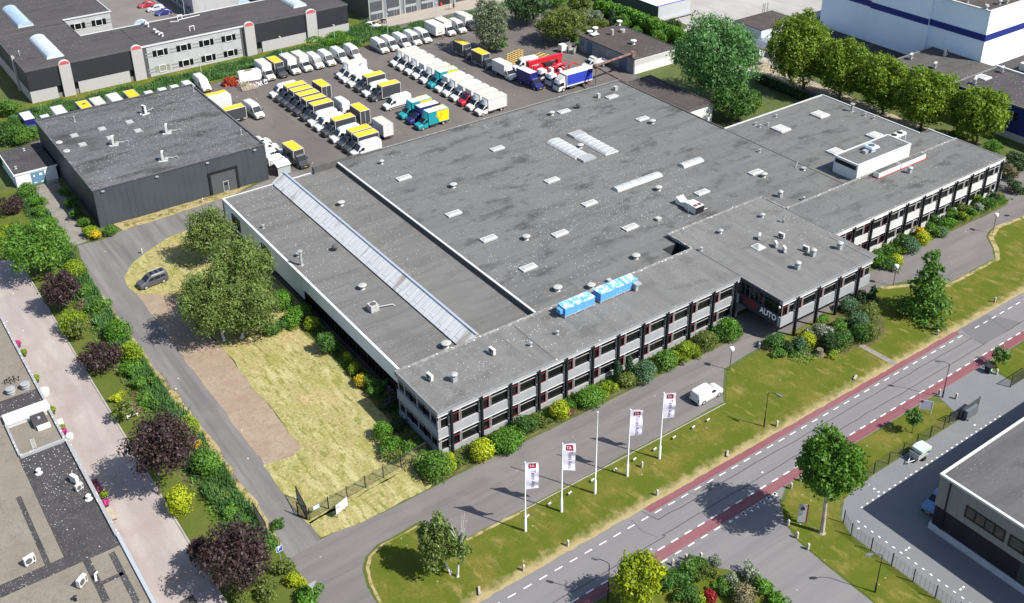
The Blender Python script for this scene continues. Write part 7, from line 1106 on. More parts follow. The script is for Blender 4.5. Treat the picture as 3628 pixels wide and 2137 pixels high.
# bicycle shelter, planters, bench
t = thing('bicycle_shelter', 'small grey gabled shelter with glazed sides between warehouse and hall', 'shelter', (66.8, 167.2, 0)); b = MB(); b.loft([[(x, y, z) for y, z in ((165.6, 2.0), (167.3, 2.45), (169.0, 2.0), (169.0, 1.95), (167.3, 2.38), (165.6, 1.95))] for x in (65.4, 68.1)]); b.build('roof', mat('pale fibre roof', (0.46, 0.47, 0.47), [('brick', 1, -1, 1, (0.2, 0.2, 0.2), .6, (.9, 60, .05))]), t); b = MB(); [b.box(x, x + .08, y, y + .08, 0, 1.95) for x in (65.5, 66.7, 67.9) for y in (165.8, 168.8)]; b.build('post', m_galv, t); b = MB(); b.box(65.6, 67.9, 165.82, 165.86, .2, 1.8); b.box(67.94, 67.97, 165.9, 168.8, .2, 1.8); b.build('side_panel', mat('greenish pane', (0.30, 0.34, 0.33), rough=.2), t)
b = MB(); b.box(14.45, 15.9, 102.9, 103.0, 0, .9); b.box(14.45, 15.2, 101.3, 102.9, 0, .45); b.box(14.5, 15.2, 98.9, 99.9, 0, .8); t = thing('bench', 'weathered grey wooden bench by the pink path', 'bench', (15.2, 99.4, 0)); b = MB(); b.box(14.6, 15.6, 98.4, 100.6, .40, .48); b.box(14.6, 14.7, 98.4, 100.6, .48, .95); b.build('seat', m_wood, t); b = MB(); [b.box(x, x + .1, y, y + .1, 0, .4) for x in (14.65, 15.45) for y in (98.5, 100.4)]; b.build('leg', m_wood, t)
t = thing('bench', 'wine-red slatted bench by the black roof field', 'bench', (15.3, 105, 0)); b = MB(); [b.box(14.75 + i * .3, 15.0 + i * .3, 103.6, 106.0, .42, .48) for i in range(3)]; b.build('seat', mat('wine red slats', (0.14, 0.03, 0.06)), t); b = MB(); [b.box(14.8, 15.5, y, y + .1, 0, .42) for y in (103.8, 105.7)]; b.build('leg', m_black, t)
tag(MB().box(17.0, 18.4, 82.0, 83.4, .02, .06).build('floor_hatch', m_roofk), 'flat dark hatch plate on the pink path', 'hatch plate')
tag(MB().lathe((101.7, 73.1, 0), [(.8, 0), (.55, .25), (.45, .7), (.47, .85)], 12).build('tree_stump', m_trunk), 'pale cut tree stump in front of the shrub bed', 'tree stump')
# people at the garage
def person(x, y, rz, cs, ct, lb):
    t = thing('person', lb, 'person', (0, 0, 0)); E_, P_, V_ = [], [], []
    V = [((0, 0, .95), .15), ((0, 0, 1.2), .145), ((0, 0, 1.42), .17), ((0, 0, 1.53), .06), ((0, 0, 1.66), .105), ((0, .01, 1.75), .085)]
    E = [(0, 1), (1, 2), (2, 3), (3, 4), (4, 5)]
    for s_ in (-1, 1):
        k = len(V); V += [((s_ * .1, 0, .85), .10), ((s_ * .11, .03 * s_, .48), .065), ((s_ * .12, 0, .08), .045), ((s_ * .13, -.16, .04), .04)]; E += [(0, k), (k, k + 1), (k + 1, k + 2), (k + 2, k + 3)]
        k = len(V); V += [((s_ * .2, 0, 1.42), .065), ((s_ * .26, .02, 1.14), .045), ((s_ * .26, -.08, .90), .033), ((s_ * .26, -.12, .83), .035)]; E += [(2, k), (k, k + 1), (k + 1, k + 2), (k + 2, k + 3)]
        for i in range(4): f = len(V); V += [((s_ * (.235 + .017 * i), -.15, .77), .011), ((s_ * (.235 + .017 * i), -.155, .72 + .008 * abs(i - 1.4)), .009)]; E += [(k + 3, f), (f, f + 1)]
        f = len(V); V += [((s_ * .22, -.17, .81), .012)]; E += [(k + 3, f)]
    me = bpy.data.meshes.new('body'); me.from_pydata([v for v, r_ in V], E, []); o = bpy.data.objects.new('body', me); col.objects.link(o); o.parent = t
    me.materials.append(ct); md = o.modifiers.new('skin', 'SKIN')
    if not me.skin_vertices: me.skin_vertices.new()
    for i, (v, r_) in enumerate(V): me.skin_vertices[0].data[i].radius = (r_, r_)
    me.skin_vertices[0].data[0].use_root = True; o.modifiers.new('sub', 'SUBSURF').render_levels = 1
    MB().lathe((0, .02, 1.62), [(.118, 0), (.125, .08), (.09, .18), (.02, .21)], 12).build('hair', cs[0], t, True); MB().lathe((0, 0, .80), [(.19, 0), (.18, .16), (.17, .3), (.215, .55), (.19, .68), (.08, .71)], 12).build('top', cs[1], t, True); b = MB(); [b.lathe((s_ * .105, 0, .45), [(.09, 0), (.115, .3), (.13, .46)], 10) for s_ in (-1, 1)]; b.build('shorts', cs[2], t, True)
    t.location = (x, y, .03); t.rotation_euler = (0, 0, R(rz))
m_skin = mat('skin', (0.42, 0.25, 0.17), rough=.6); m_hair = mat('dark hair', (0.03, 0.02, 0.015)); m_pale = mat('pale patterned dress', (0.50, 0.44, 0.42)); m_blk = mat('black clothes', (0.02, 0.02, 0.022))
person(141.6, 228.3, 20, (m_hair, m_pale, m_pale), m_skin, 'person in pale clothes standing on the apron by the open garage'); person(142.6, 228.1, -15, (m_hair, m_blk, m_blk), m_skin, 'person in black clothes standing beside the one in pale clothes')
# ================================================================== vegetation
L_ = dict(
    green=leafmat('leaves green', (0.045, 0.105, 0.014), (0.085, 0.17, 0.022)), deep=leafmat('leaves deep green', (0.026, 0.070, 0.012), (0.055, 0.12, 0.02)), dark=leafmat('leaves dark', (0.016, 0.036, 0.010), (0.034, 0.065, 0.018), .25),
    lime=leafmat('leaves lime', (0.15, 0.23, 0.012), (0.25, 0.33, 0.02)), yellow=leafmat('leaves golden', (0.26, 0.32, 0.010), (0.42, 0.46, 0.02)), flower=leafmat('leaves and yellow flowers', (0.42, 0.30, 0.008), (0.56, 0.42, 0.02), .3, (0.12, 0.15, 0.02)),
    purple=leafmat('leaves purple', (0.020, 0.010, 0.013), (0.055, 0.028, 0.032), .25, (0.035, 0.026, 0.018)), blue=leafmat('leaves blue green', (0.045, 0.095, 0.045), (0.08, 0.145, 0.07)), olive=leafmat('leaves olive', (0.060, 0.085, 0.016), (0.11, 0.135, 0.028)), birch=leafmat('leaves birch', (0.062, 0.098, 0.020), (0.125, 0.17, 0.044)),
    plane=leafmat('leaves plane', (0.045, 0.125, 0.010), (0.11, 0.22, 0.022), .4), linden=leafmat('leaves linden', (0.055, 0.105, 0.008), (0.15, 0.21, 0.014), .4), willow=leafmat('leaves willow', (0.042, 0.11, 0.028), (0.085, 0.175, 0.05)), grey=leafmat('leaves grey willow', (0.085, 0.11, 0.058), (0.17, 0.19, 0.125)), white=leafmat('leaves white bloom', (0.06, 0.10, 0.03), (0.40, 0.42, 0.36)), rust=leafmat('leaves reddish', (0.10, 0.05, 0.03), (0.18, 0.10, 0.06)), red=leafmat('leaves red', (0.20, 0.012, 0.015), (0.34, 0.03, 0.03)), twig=leafmat('brownish twigs', (0.09, 0.08, 0.045), (0.17, 0.15, 0.08)), reed=leafmat('reed blades', (0.040, 0.10, 0.028), (0.095, 0.17, 0.055)), straw=leafmat('straw blades', (0.26, 0.21, 0.09), (0.42, 0.34, 0.17)), cypress=leafmat('leaves cypress', (0.014, 0.036, 0.014), (0.028, 0.06, 0.024), .2), conif=leafmat('leaves golden conifer', (0.14, 0.20, 0.006), (0.30, 0.33, 0.010)), fresh=leafmat('leaves fresh green', (0.045, 0.115, 0.010), (0.085, 0.185, 0.018)))
def PR(p):
    d = np.array(p, float) - np.array([0, 0, CH]); zc = d @ _fw; return FPX * (d @ _r2) / zc + CX, FPX * (d @ _d2) / zc + CY
def cards(name, pts, nrm, size, m, parent=None, g=None, droop=0.0, tilt=.9, asp=.55):
    g = g or np.random.default_rng(1); n = len(pts)
    nn = nrm + g.normal(0, tilt, (n, 3)); nn /= np.linalg.norm(nn, axis=1)[:, None] + 1e-9
    a = g.normal(0, 1, (n, 3)); a[:, 2] -= droop * 2.0
    u = a - (a * nn).sum(1)[:, None] * nn; u /= np.linalg.norm(u, axis=1)[:, None] + 1e-9; v = np.cross(nn, u)
    s = (size * g.uniform(.65, 1.35, n))[:, None]; k = nn * s * .18
    P = np.empty((n, 4, 3)); P[:, 0] = pts + u * s; P[:, 1] = pts + v * s * asp + k; P[:, 2] = pts - u * s; P[:, 3] = pts - v * s * asp + k
    o0 = np.zeros(3)
    if parent is not None: o0 = np.array(parent.location)
    P = (P.reshape(-1, 3) - o0).astype(np.float32)
    me = bpy.data.meshes.new(name); me.vertices.add(4 * n); me.vertices.foreach_set('co', P.ravel()); me.loops.add(4 * n); me.loops.foreach_set('vertex_index', np.arange(4 * n, dtype=np.int32)); me.polygons.add(n); me.polygons.foreach_set('loop_start', np.arange(0, 4 * n, 4, dtype=np.int32)); me.polygons.foreach_set('loop_total', np.full(n, 4, np.int32)); me.materials.append(m); me.update(calc_edges=True); me.validate()
    o = bpy.data.objects.new(name, me); col.objects.link(o)
    if parent is not None: o.parent = parent
    return o
def lobe_pts(lobes, n, g, inner=.70, down=-.75, lump=.10):
    lb = np.array(lobes, float); A = (lb[:, 3] * lb[:, 4] + lb[:, 4] * lb[:, 5] + lb[:, 3] * lb[:, 5]); k = g.choice(len(lb), n, p=A / A.sum())
    d = g.normal(0, 1, (n, 3)); d /= np.linalg.norm(d, axis=1)[:, None]; fl = d[:, 2] < down; d[fl, 2] *= -1
    t = inner + (1.03 - inner) * g.power(2.2, n); t *= 1 + lump * np.sin(d[:, 0] * 7 + k) * np.cos(d[:, 1] * 6 + 2 * k) + lump * .7 * np.sin(d[:, 2] * 9 + k)
    c = lb[k, :3]; Rr = lb[k, 3:]; p = c + d * Rr * t[:, None]; nn = d / Rr; nn /= np.linalg.norm(nn, axis=1)[:, None]; p[:, 2] = np.maximum(p[:, 2], .05); return p, nn
def plant_mesh(name, lobes, n, size, m, parent, g, core=.72, droop=0.0, tilt=.8, inner=.7, asp=.55, lump=.10):
    p, nn = lobe_pts(lobes, n, g, inner, lump=lump)
    if core:
        q, qn = lobe_pts([(a, b_, c_, rx * core, ry * core, rz * core) for a, b_, c_, rx, ry, rz in lobes], int(n * .35), g, .75); p = np.concatenate([p, q]); nn = np.concatenate([nn, qn])
        sz = np.concatenate([np.full(n, size), np.full(len(q), size * 1.7)])
    else: sz = np.full(n, size)
    n_ = len(p); gg = g
    return cards(name, p, nn, sz, m, parent, gg, droop, tilt, asp)
SHN = [0]
def shrub(x, y, r, kind, label, hr=.9, wx=1.0, style='ball', group=None, name='shrub', cat='shrub', size=None, dens=1.0):
    SHN[0] += 1; g = np.random.default_rng(100 + SHN[0]); dp = depth(D(x, y)); rm = r * 1.44026 * dp / FPX; zc = rm * hr * .78; c = D(x, y, zc)
    if style == 'ball': lobes = [(c[0], c[1], zc, rm * wx, rm, rm * hr)] + [(c[0] + g.normal(0, .3) * rm * wx, c[1] + g.normal(0, .3) * rm, zc + g.uniform(-.1, .2) * rm, rm * .7 * wx, rm * .7, rm * .72 * hr) for _ in range(3)]; lump = .05
    elif style == 'tall': lobes = [(c[0], c[1], zc, rm, rm, rm * hr)]; lump = .06
    else: lobes = [(c[0], c[1], zc * .9, rm * .7 * wx, rm * .7, rm * hr * .7)] + [(c[0] + g.normal(0, .42) * rm * wx, c[1] + g.normal(0, .42) * rm, zc * .9 + g.uniform(-.35, .4) * rm * hr, rm * g.uniform(.32, .55) * wx, rm * g.uniform(.32, .55), rm * g.uniform(.3, .5) * hr) for _ in range(8)]; lump = .14
    s = size or (.08 + .022 * rm); area = 4 * math.pi * rm * rm * wx * (hr + 1) / 2; n = int(min(6500, max(350, dens * .55 * area / (s * s))))
    root = thing(name, label, cat, (float(c[0]), float(c[1]), 0.03), group); plant_mesh('foliage', lobes, n, s, L_[kind], root, g, .78, inner=.78 if style == 'ball' else .6, lump=lump, tilt=.55 if style == 'ball' else .8)
    b = MB()
    for k in range(3): a = k * 2.1; b.tube([(c[0], c[1], .03), (c[0] + .3 * rm * math.cos(a), c[1] + .3 * rm * math.sin(a), max(.15, zc * .8))], .035, 5)
    b.build('stem', m_trunk, root); return root
def tree(name, label, base, crown, rx, rz, kind, bark=None, nl=12, lr=.42, dens=1.0, size=None, droop=0.0, trunk_r=.22, group=None, cone=False, cat='tree', wx=1.0, core=.7, seed=0, lean=True):
    SHN[0] += 1; g = np.random.default_rng(900 + SHN[0] + seed); b0 = D(*base); py = crown[1] * 1.44026; lo, hi = 0.0, 40.0
    for _ in range(40):
        z = (lo + hi) / 2
        if PR((b0[0], b0[1], z))[1] > py: lo = z
        else: hi = z
    c = D(crown[0], crown[1], z)
    if not lean: c = np.array([b0[0], b0[1], z])
    rm = 1.13 * rx * 1.44026 * depth(c) / FPX; rv = 1.13 * rz * 1.44026 * depth(c) / FPX; rv = min(rv, z - .5 if z > 1.5 else z); lobes = []
    if cone:
        H_ = z + rv
        for k in range(nl):
            f = (k + .5) / nl; rr = rm * (1.05 - f) ** .8 + .12 * rm
            for j in range(3): a = k * 2.4 + j * 2.1; q_ = g.uniform(.5, 1.35); lobes.append((c[0] + math.cos(a) * rr * .52 * q_, c[1] + math.sin(a) * rr * .52 * q_, max(.5, z - rv + 2 * rv * f), rr * .5 * q_, rr * .5 * q_, rv / nl * 1.7))
    else:
        for k in range(nl):
            ph = k * 2.39996; zz = 1 - 2 * (k + .5) / nl; q = math.sqrt(1 - zz * zz); f = g.uniform(.48, .72); l_ = lr * g.uniform(.65, 1.25)
            lobes.append((c[0] + math.cos(ph) * q * rm * f * wx, c[1] + math.sin(ph) * q * rm * f, z + zz * rv * f, rm * l_ * wx, rm * l_, rv * l_))
        lobes.append((c[0], c[1], z, rm * .55 * wx, rm * .55, rv * .6))
    root = thing(name, label, cat, (float(b0[0]), float(b0[1]), 0.03), group); s = size or (.125 + .015 * rm); n = int(min(15000, dens * .62 * 4 * math.pi * rm * rv / (s * s)))
    plant_mesh('crown', lobes, n, s, L_[kind], root, g, core, droop, inner=.62, lump=.16)
    t = MB(); zt = max(.8, z - rv * .2); mid = (b0 * .5 + np.array([c[0], c[1], 0]) * .5); t.tube([(b0[0], b0[1], 0.0), (b0[0] * .75 + c[0] * .25, b0[1] * .75 + c[1] * .25, zt * .35), (mid[0], mid[1], zt * .7), (c[0], c[1], zt + rv * .5)], trunk_r, 8, 0, trunk_r * .35)
    t.lathe((b0[0], b0[1], 0), [(trunk_r * 1.5, 0), (trunk_r * 1.05, .25)], 8)
    for L in lobes[:10]:
        st = Vector((mid[0], mid[1], zt * .6)); e = Vector(L[:3]); t.tube([st, st.lerp(e, .55) + Vector((0, 0, .1 * rv)), e], trunk_r * .42, 5, 0, trunk_r * .1)
    t.build('trunk', bark or m_trunk, root, True); return root, c, rm, rv, z
# lawn trees
GB = 'birches on the dry lawn'
tree('birch_tree', 'birch standing furthest back on the dry lawn, dense dark crown', (533, 645), (512, 575), 58, 58, 'birch', m_birch, 13, .40, 1.1, .145, .5, .2, GB)
tree('birch_tree', 'large birch leaning over the lawn with bare pale branches at its top', (600, 775), (592, 668), 86, 84, 'birch', m_birch, 15, .36, 1.0, .145, .6, .22, GB)
tree('birch_tree', 'lighter green birch nearest the bare earth strip', (552, 838), (522, 750), 80, 92, 'birch', m_birch, 15, .38, 1.05, .145, .6, .2, GB, seed=3)
tree('birch_tree', 'drooping birch beside the clipped shrubs by the hall wall', (594, 832), (618, 758), 72, 78, 'birch', m_birch, 14, .38, 1.0, .145, .6, .2, GB, seed=7)
r_, c, rm, rv, z = tree('birch_tree', 'dense birch on the verge near the driveway mouth', (1108, 1411), (1070, 1338), 46, 84, 'birch', m_birch, 16, .36, 1.1, .145, .6, .14, None)
r_, c, rm, rv, z = tree('birch_tree', 'thin birch with bare white upper branches beside the dense verge birch', (1126, 1419), (1132, 1348), 27, 44, 'birch', m_birch, 9, .36, .8, .145, .5, .13, None)
b = MB(); rs = random.Random(9)
for k in range(9): a = k * 2.2; e = (c[0] + math.cos(a) * .9, c[1] + math.sin(a) * .9, z + rv * (1.2 + .9 * rs.random())); b.tube([(c[0], c[1], z - .3), (c[0] * .6 + e[0] * .4, c[1] * .6 + e[1] * .4, z + rv * .6), e], .05, 5, 0, .012)
b.build('bare_branch', m_birch, r_)
b = MB(); v = D(600, 640, 8.6)
for k in range(8): a = k * 2.2; b.tube([(v[0], v[1], 7.2), (v[0] + .5 * math.cos(a), v[1] + .5 * math.sin(a), 8.4), (v[0] + 1.3 * math.cos(a), v[1] + 1.3 * math.sin(a), 8.8 + .9 * rs.random())], .07, 5, 0, .015)
b.build('bare_branch', m_birch, [o for o in bpy.data.objects if o.name.startswith('birch_tree') and o.parent is None][1])
tree('plane_tree', 'big round plane tree with thick pale trunk at the side street', (2022, 1311), (2040, 1146), 99, 96, 'plane', m_plane, 26, .30, 1.25, .19, .2, .30, None, core=.75)
tree('conifer_tree', 'tall pointed dark conifer on the verge near the globe lamp', (2282, 775), (2286, 695), 52, 92, 'green', m_trunk, 14, .4, 1.0, .20, .5, .17, None, True)
tree('young_tree', 'thin young staked tree in front of the white sale board', (2244, 1066), (2246, 1027), 24, 24, 'deep', m_trunk, 8, .38, .55, .16, .3, .06)
tree('young_tree', 'thin young tree cut by the frame edge beyond the waste bin', (2440, 900), (2462, 872), 24, 20, 'deep', m_trunk, 8, .38, .55, .16, .3, .06)
# row of lindens
GLn = 'round trees in a row before the tall factory'
for cx, cy, r, bx, by, lb, sd in ((504, 425, 292, 545, 790, 'first and darkest round tree of the row, beside the silver tank', 1), (885, 585, 262, 850, 885, 'second round tree of the row, with visible forked trunk', 2), (1250, 725, 250, 1235, 1000, 'third round tree of the row, between two taller crowns', 3), (1625, 850, 285, 1560, 1160, 'fourth and widest round tree of the row', 4), (2090, 1000, 262, 2055, 1280, 'last round tree of the row, standing apart by the blue wall', 5)):
    f = lambda x, y: ((2628 + x / 2.473) / 1.44026, (y / 2.473) / 1.44026)
    tree('linden_tree', lb, f(bx, by), f(cx, cy), r / 2.473 / 1.44026, r * 1.12 / 2.473 / 1.44026, 'linden', m_trunk, 24, .31, 1.3, .23, 0, .32, GLn, seed=sd, core=.75)
C0 = lambda x, y: ((1750 + x / 2.473) / 1.44026, (y / 2.473) / 1.44026); k_ = 1 / 2.473 / 1.44026
tree('willow_tree', 'huge weeping green willow between workshop and annex', C0(1960, 900), C0(1960, 500), 390 * k_, 345 * k_, 'willow', m_trunk, 26, .32, 1.3, .23, .8, .5)
tree('dark_tree', 'dark broad tree below the willow, beside the annex wall', C0(2150, 1060), C0(2110, 880), 215 * k_, 190 * k_, 'deep', m_trunk, 14, .38, 1.1, .22, .2, .25)
tree('grey_willow', 'silvery grey-green willow at the yard edge beside parked trucks', (1207, 128), (1206, 55), 46, 66, 'grey', m_trunk, 18, .36, 1.2, .20, .5, .35)
tree('willow_bush', 'bright green bush at the foot of the grey willow', (1232, 128), (1228, 108), 24, 22, 'deep', m_trunk, 7, .4, .9, .22, .2, .1, cat='bush')
tree('dark_tree', 'very dark tree mass at the top edge right of the grey willow', C0(290, 215), C0(290, 60), 205 * k_, 165 * k_, 'dark', m_trunk, 16, .36, 1.0, .25, .2, .3)
tree('olive_tree', 'broad olive-green tree shading the yard lane', C0(560, 380), C0(590, 205), 225 * k_, 165 * k_, 'olive', m_trunk, 20, .34, 1.1, .22, .2, .3)
tree('olive_tree', 'smaller olive tree between the dark tree and the lane hedge', C0(760, 160), C0(760, 40), 110 * k_, 90 * k_, 'olive', m_trunk, 11, .4, 1.0, .24, .2, .22)
tree('green_tree', 'light green tree at the top edge behind the olive trees', C0(560, 60), C0(545, -10), 120 * k_, 80 * k_, 'fresh', m_trunk, 10, .4, 1.0, .26, .2, .22)
for x, y, r, kd, lb, sty, hr in ((890, 150, 85, 'white', 'pale cream-flowering shrub by the far end of the clipped hedge', 'loose', 1.0), (930, 215, 85, 'olive', 'yellowish shrub behind the workshop corner vents', 'loose', .9), (1035, 165, 34, 'cypress', 'slim dark cypress behind the workshop roof', 'tall', 2.6), (1140, 185, 65, 'green', 'feathery green shrub behind the workshop roof vent', 'loose', 1.2), (1440, 320, 85, 'green', 'feathery green shrub in front of the clipped hedge end', 'loose', 1.0), (690, 330, 55, 'fresh', 'bright green weed clump beside the workshop end wall', 'loose', .7), (1250, 262, 60, 'green', 'small green shrub at the hedge foot behind the workshop', 'loose', .8), (1560, 230, 70, 'dark', 'dark spiky shrub at the end of the clipped hedge', 'loose', 1.3), (2290, 920, 60, 'lime', 'yellow-green scrub by the sandy corner beside the willow', 'loose', .7)): shrub(*C0(x, y), r * k_, kd, lb, hr, 1.0, sty)
# long clipped hedge behind the workshop
def hedge(label, pts, wd, hh, kind, size, n, name='hedge'):
    g = np.random.default_rng(len(label)); root = thing(name, label, 'hedge', (float(pts[0][0]), float(pts[0][1]), .03)); lobes = []
    for p, q in zip(pts, pts[1:]):
        p, q = np.array(p[:2]), np.array(q[:2]); L = np.hypot(*(q - p)); k = max(1, int(L / (wd * .8)))
        for i in range(k): c = p + (q - p) * i / k; lobes.append((c[0], c[1], hh * .5, wd * .75 * g.uniform(.9, 1.1), wd * .75 * g.uniform(.9, 1.1), hh * .54 * g.uniform(.92, 1.08)))
    plant_mesh('foliage', lobes, n, size, L_[kind], root, g, .75, inner=.75, lump=.07, tilt=.6); return root
hedge('long thick bright green clipped hedge before the silver shed', [Q('C0', 930, 15, 3.2), Q('C0', 1140, 70, 3.2), Q('C0', 1330, 150, 3.2), Q('C0', 1510, 225, 3.2), Q('C0', 1700, 330, 2.6)], 2.6, 3.6, 'fresh', .26, 9000)
hedge('low dark hedge along the sandy track under the row of trees', [Q('D0', 170, 690, .8), Q('D0', 560, 850, .8), Q('D0', 880, 1000, .8)], 1.6, 1.5, 'dark', .22, 3000)
B0 = lambda x, y: ((850 + x / 2.473) / 1.44026, (y / 2.473) / 1.44026)
shrub(*B0(835, 330), 95 * k_, 'fresh', 'wide bright green spreading bush on the ditch bank', .8, 1.75, 'loose', dens=1.3)
shrub(*B0(1150, 215), 50 * k_, 'olive', 'low brownish scrub on the bank by the motorcycle', .6, 1.6, 'loose')
# planting along the office front
FR = [(1075, 1147, 43, 'green', 'large rounded shrub at the office corner by the fence end', .85, 1.0, 'ball'), (1096, 1140, 26, 'yellow', 'golden half of the large corner shrub beside the fence end', 1.0, 1.0, 'ball'), (1035, 1143, 18, 'green', 'small leafy shrub growing through the bar fence end', .9, 1.0, 'loose'), (1187, 1106, 31, 'yellow', 'golden ball shrub, first along the office front', .9, 1.0, 'ball'), (1247, 1080, 36, 'fresh', 'long clipped green mound beside the first golden ball', .75, 1.3, 'ball'), (1290, 1046, 25, 'deep', 'loose green shrub just behind the long clipped mound', 1.0, 1.0, 'ball'), (1332, 1035, 18, 'olive', 'straggly yellow-green shrub before the second golden ball', .8, 1.1, 'loose'), (1377, 1008, 24, 'yellow', 'golden ball shrub, second along the office front', 1.05, 1.0, 'ball'), (1408, 994, 17, 'fresh', 'small leafy bush behind the second golden ball', .9, 1.0, 'loose'), (1404, 1013, 13, 'rust', 'little reddish shrub beside the second golden ball', .9, 1.0, 'loose'), (1455, 977, 33, 'fresh', 'large clipped green dome midway along the office front', .85, 1.15, 'ball'), (1496, 953, 22, 'lime', 'yellowish feathery shrub beside the clipped dome', .7, 1.2, 'loose'), (1545, 935, 24, 'olive', 'olive rounded shrub at the foot of the two cypresses', .75, 1.0, 'ball'), (1587, 911, 28, 'blue', 'blue-green rounded shrub after the two cypresses', .85, 1.1, 'ball'), (1636, 889, 30, 'green', 'deep green rounded shrub before the lime cluster', .85, 1.0, 'ball'), (1663, 876, 22, 'lime', 'lime shrub with grey tuft in the middle of the front', .8, 1.0, 'loose'), (1690, 860, 24, 'lime', 'larger lime shrub beside the grey-tufted one', .9, 1.0, 'ball'), (1713, 870, 13, 'lime', 'smallest lime ball at the path edge', .9, 1.0, 'ball'), (1735, 840, 29, 'olive', 'olive clipped mound before the entrance', .8, 1.15, 'ball'), (1763, 817, 30, 'deep', 'dark loose shrub beside the bright entrance dome', .8, 1.0, 'loose'), (1794, 813, 31, 'fresh', 'bright green clipped dome at the entrance corner', .95, 1.0, 'ball')]
for f in FR: shrub(f[0], f[1], f[2], f[3], f[4], f[5], f[6], f[7], 'shrubs along the office front')
for x, y, lb in ((1519, 915, 'slim dark cypress against the office wall, first of the pair'), (1548, 903, 'slim dark cypress against the office wall, second of the pair')): shrub(x, y, 10.5, 'cypress', lb, 3.0, 1.0, 'tall', 'cypresses against the office wall', 'cypress', 'cypress', .13, 1.6)
EB = [(1905, 843, 24, 'deep', 'dark rounded shrub at the entrance bed corner', .85, 1.1, 'ball'), (1938, 850, 22, 'dark', 'very dark shrub behind the entrance bed corner one', .9, 1.0, 'loose'), (1920, 868, 20, 'green', 'low leafy plant at the lawn side of the entrance bed', .6, 1.2, 'loose'), (1970, 845, 25, 'blue', 'blue-green shrub by the first entrance post', .9, 1.0, 'loose'), (1990, 838, 20, 'yellow', 'golden shrub peeking behind the blue-green one', 1.0, 1.0, 'ball'), (2016, 815, 28, 'white', 'dark shrub with white blossom in the entrance bed', .9, 1.0, 'loose'), (2042, 842, 30, 'dark', 'drooping dark conifer shrub behind the stump', 1.0, 1.0, 'loose'), (2072, 838, 28, 'deep', 'broad low conifer shrub by the stone path', .85, 1.0, 'ball'), (2052, 868, 14, 'lime', 'small lime plant beside the stump', .7, 1.2, 'loose'), (2064, 802, 24, 'green', 'leafy green shrub in the middle of the entrance bed', .9, 1.0, 'loose'), (2090, 752, 24, 'blue', 'pale rounded shrub near the last entrance posts', .9, 1.0, 'ball'), (2112, 790, 27, 'blue', 'grey-green rounded shrub beside the stone path bed', .9, 1.0, 'ball'), (2140, 775, 26, 'olive', 'olive rounded shrub on the lawn side of the bed', 1.0, 1.0, 'ball'), (2118, 822, 26, 'deep', 'dark clipped shrub at the end of the bed', .95, 1.0, 'ball'), (2140, 818, 24, 'olive', 'olive clipped shrub at the very end of the bed', 1.0, 1.0, 'ball'), (2120, 735, 26, 'dark', 'dark spreading conifer under the raised office wing', .7, 1.2, 'loose'), (2022, 785, 14, 'fresh', 'low green ground plant by the entrance paving', .4, 1.5, 'loose'), (1960, 872, 14, 'green', 'low tuft of leaves along the lawn edge of the bed', .5, 1.5, 'loose')]
for f in EB: shrub(f[0], f[1], f[2], f[3], f[4], f[5], f[6], f[7], 'shrubs of the entrance bed')
tree('conifer_tree', 'small dark pointed conifer among the entrance shrubs', (2146, 748), (2147, 722), 16, 30, 'cypress', m_trunk, 7, .4, .9, .16, .2, .08, None, True)
WB_ = [(2158, 638, 27, 'green', 'green shrub, first along the far wing beside the raised block'), (2185, 648, 22, 'deep', 'dark green shrub, second along the far wing'), (2205, 640, 17, 'yellow', 'golden shrub standing at the path edge of the far wing bed'), (2190, 618, 22, 'green', 'green shrub touching the far wing wall'), (2222, 612, 16, 'lime', 'upright lime cone shrub by the far wing'), (2240, 605, 24, 'blue', 'blue-green shrub midway along the far wing'), (2225, 590, 18, 'deep', 'dark shrub against the far wing columns'), (2272, 588, 19, 'yellow', 'golden shrub midway along the far wing'), (2262, 570, 18, 'flower', 'yellow-blooming shrub against the far wing'), (2290, 562, 22, 'green', 'broad green shrub past the golden ones'), (2318, 572, 15, 'blue', 'small blue-grey shrub at the path edge'), (2300, 540, 20, 'deep', 'dark shrub under the sixth wing window'), (2330, 548, 12, 'fresh', 'small green cone shrub, first of two'), (2342, 545, 12, 'fresh', 'small green cone shrub, second of two'), (2340, 520, 20, 'green', 'green shrub under the seventh wing window'), (2368, 530, 16, 'lime', 'lime shrub at the far path edge'), (2362, 508, 17, 'olive', 'olive shrub near the wing end'), (2390, 520, 15, 'green', 'rounded green shrub before the greyish one'), (2412, 512, 13, 'white', 'greyish pale shrub near the wing corner'), (2405, 490, 18, 'lime', 'yellow-green shrub at the wing corner'), (2435, 500, 20, 'deep', 'dark conifer shrub at the wing corner tip'), (2445, 480, 16, 'dark', 'upright dark conifer behind the wing corner')]
for x, y, r, kd, lb in WB_: shrub(x, y, r, kd, lb, .9, 1.0, 'ball' if kd in ('yellow', 'blue') else 'loose', 'shrubs along the far wing')
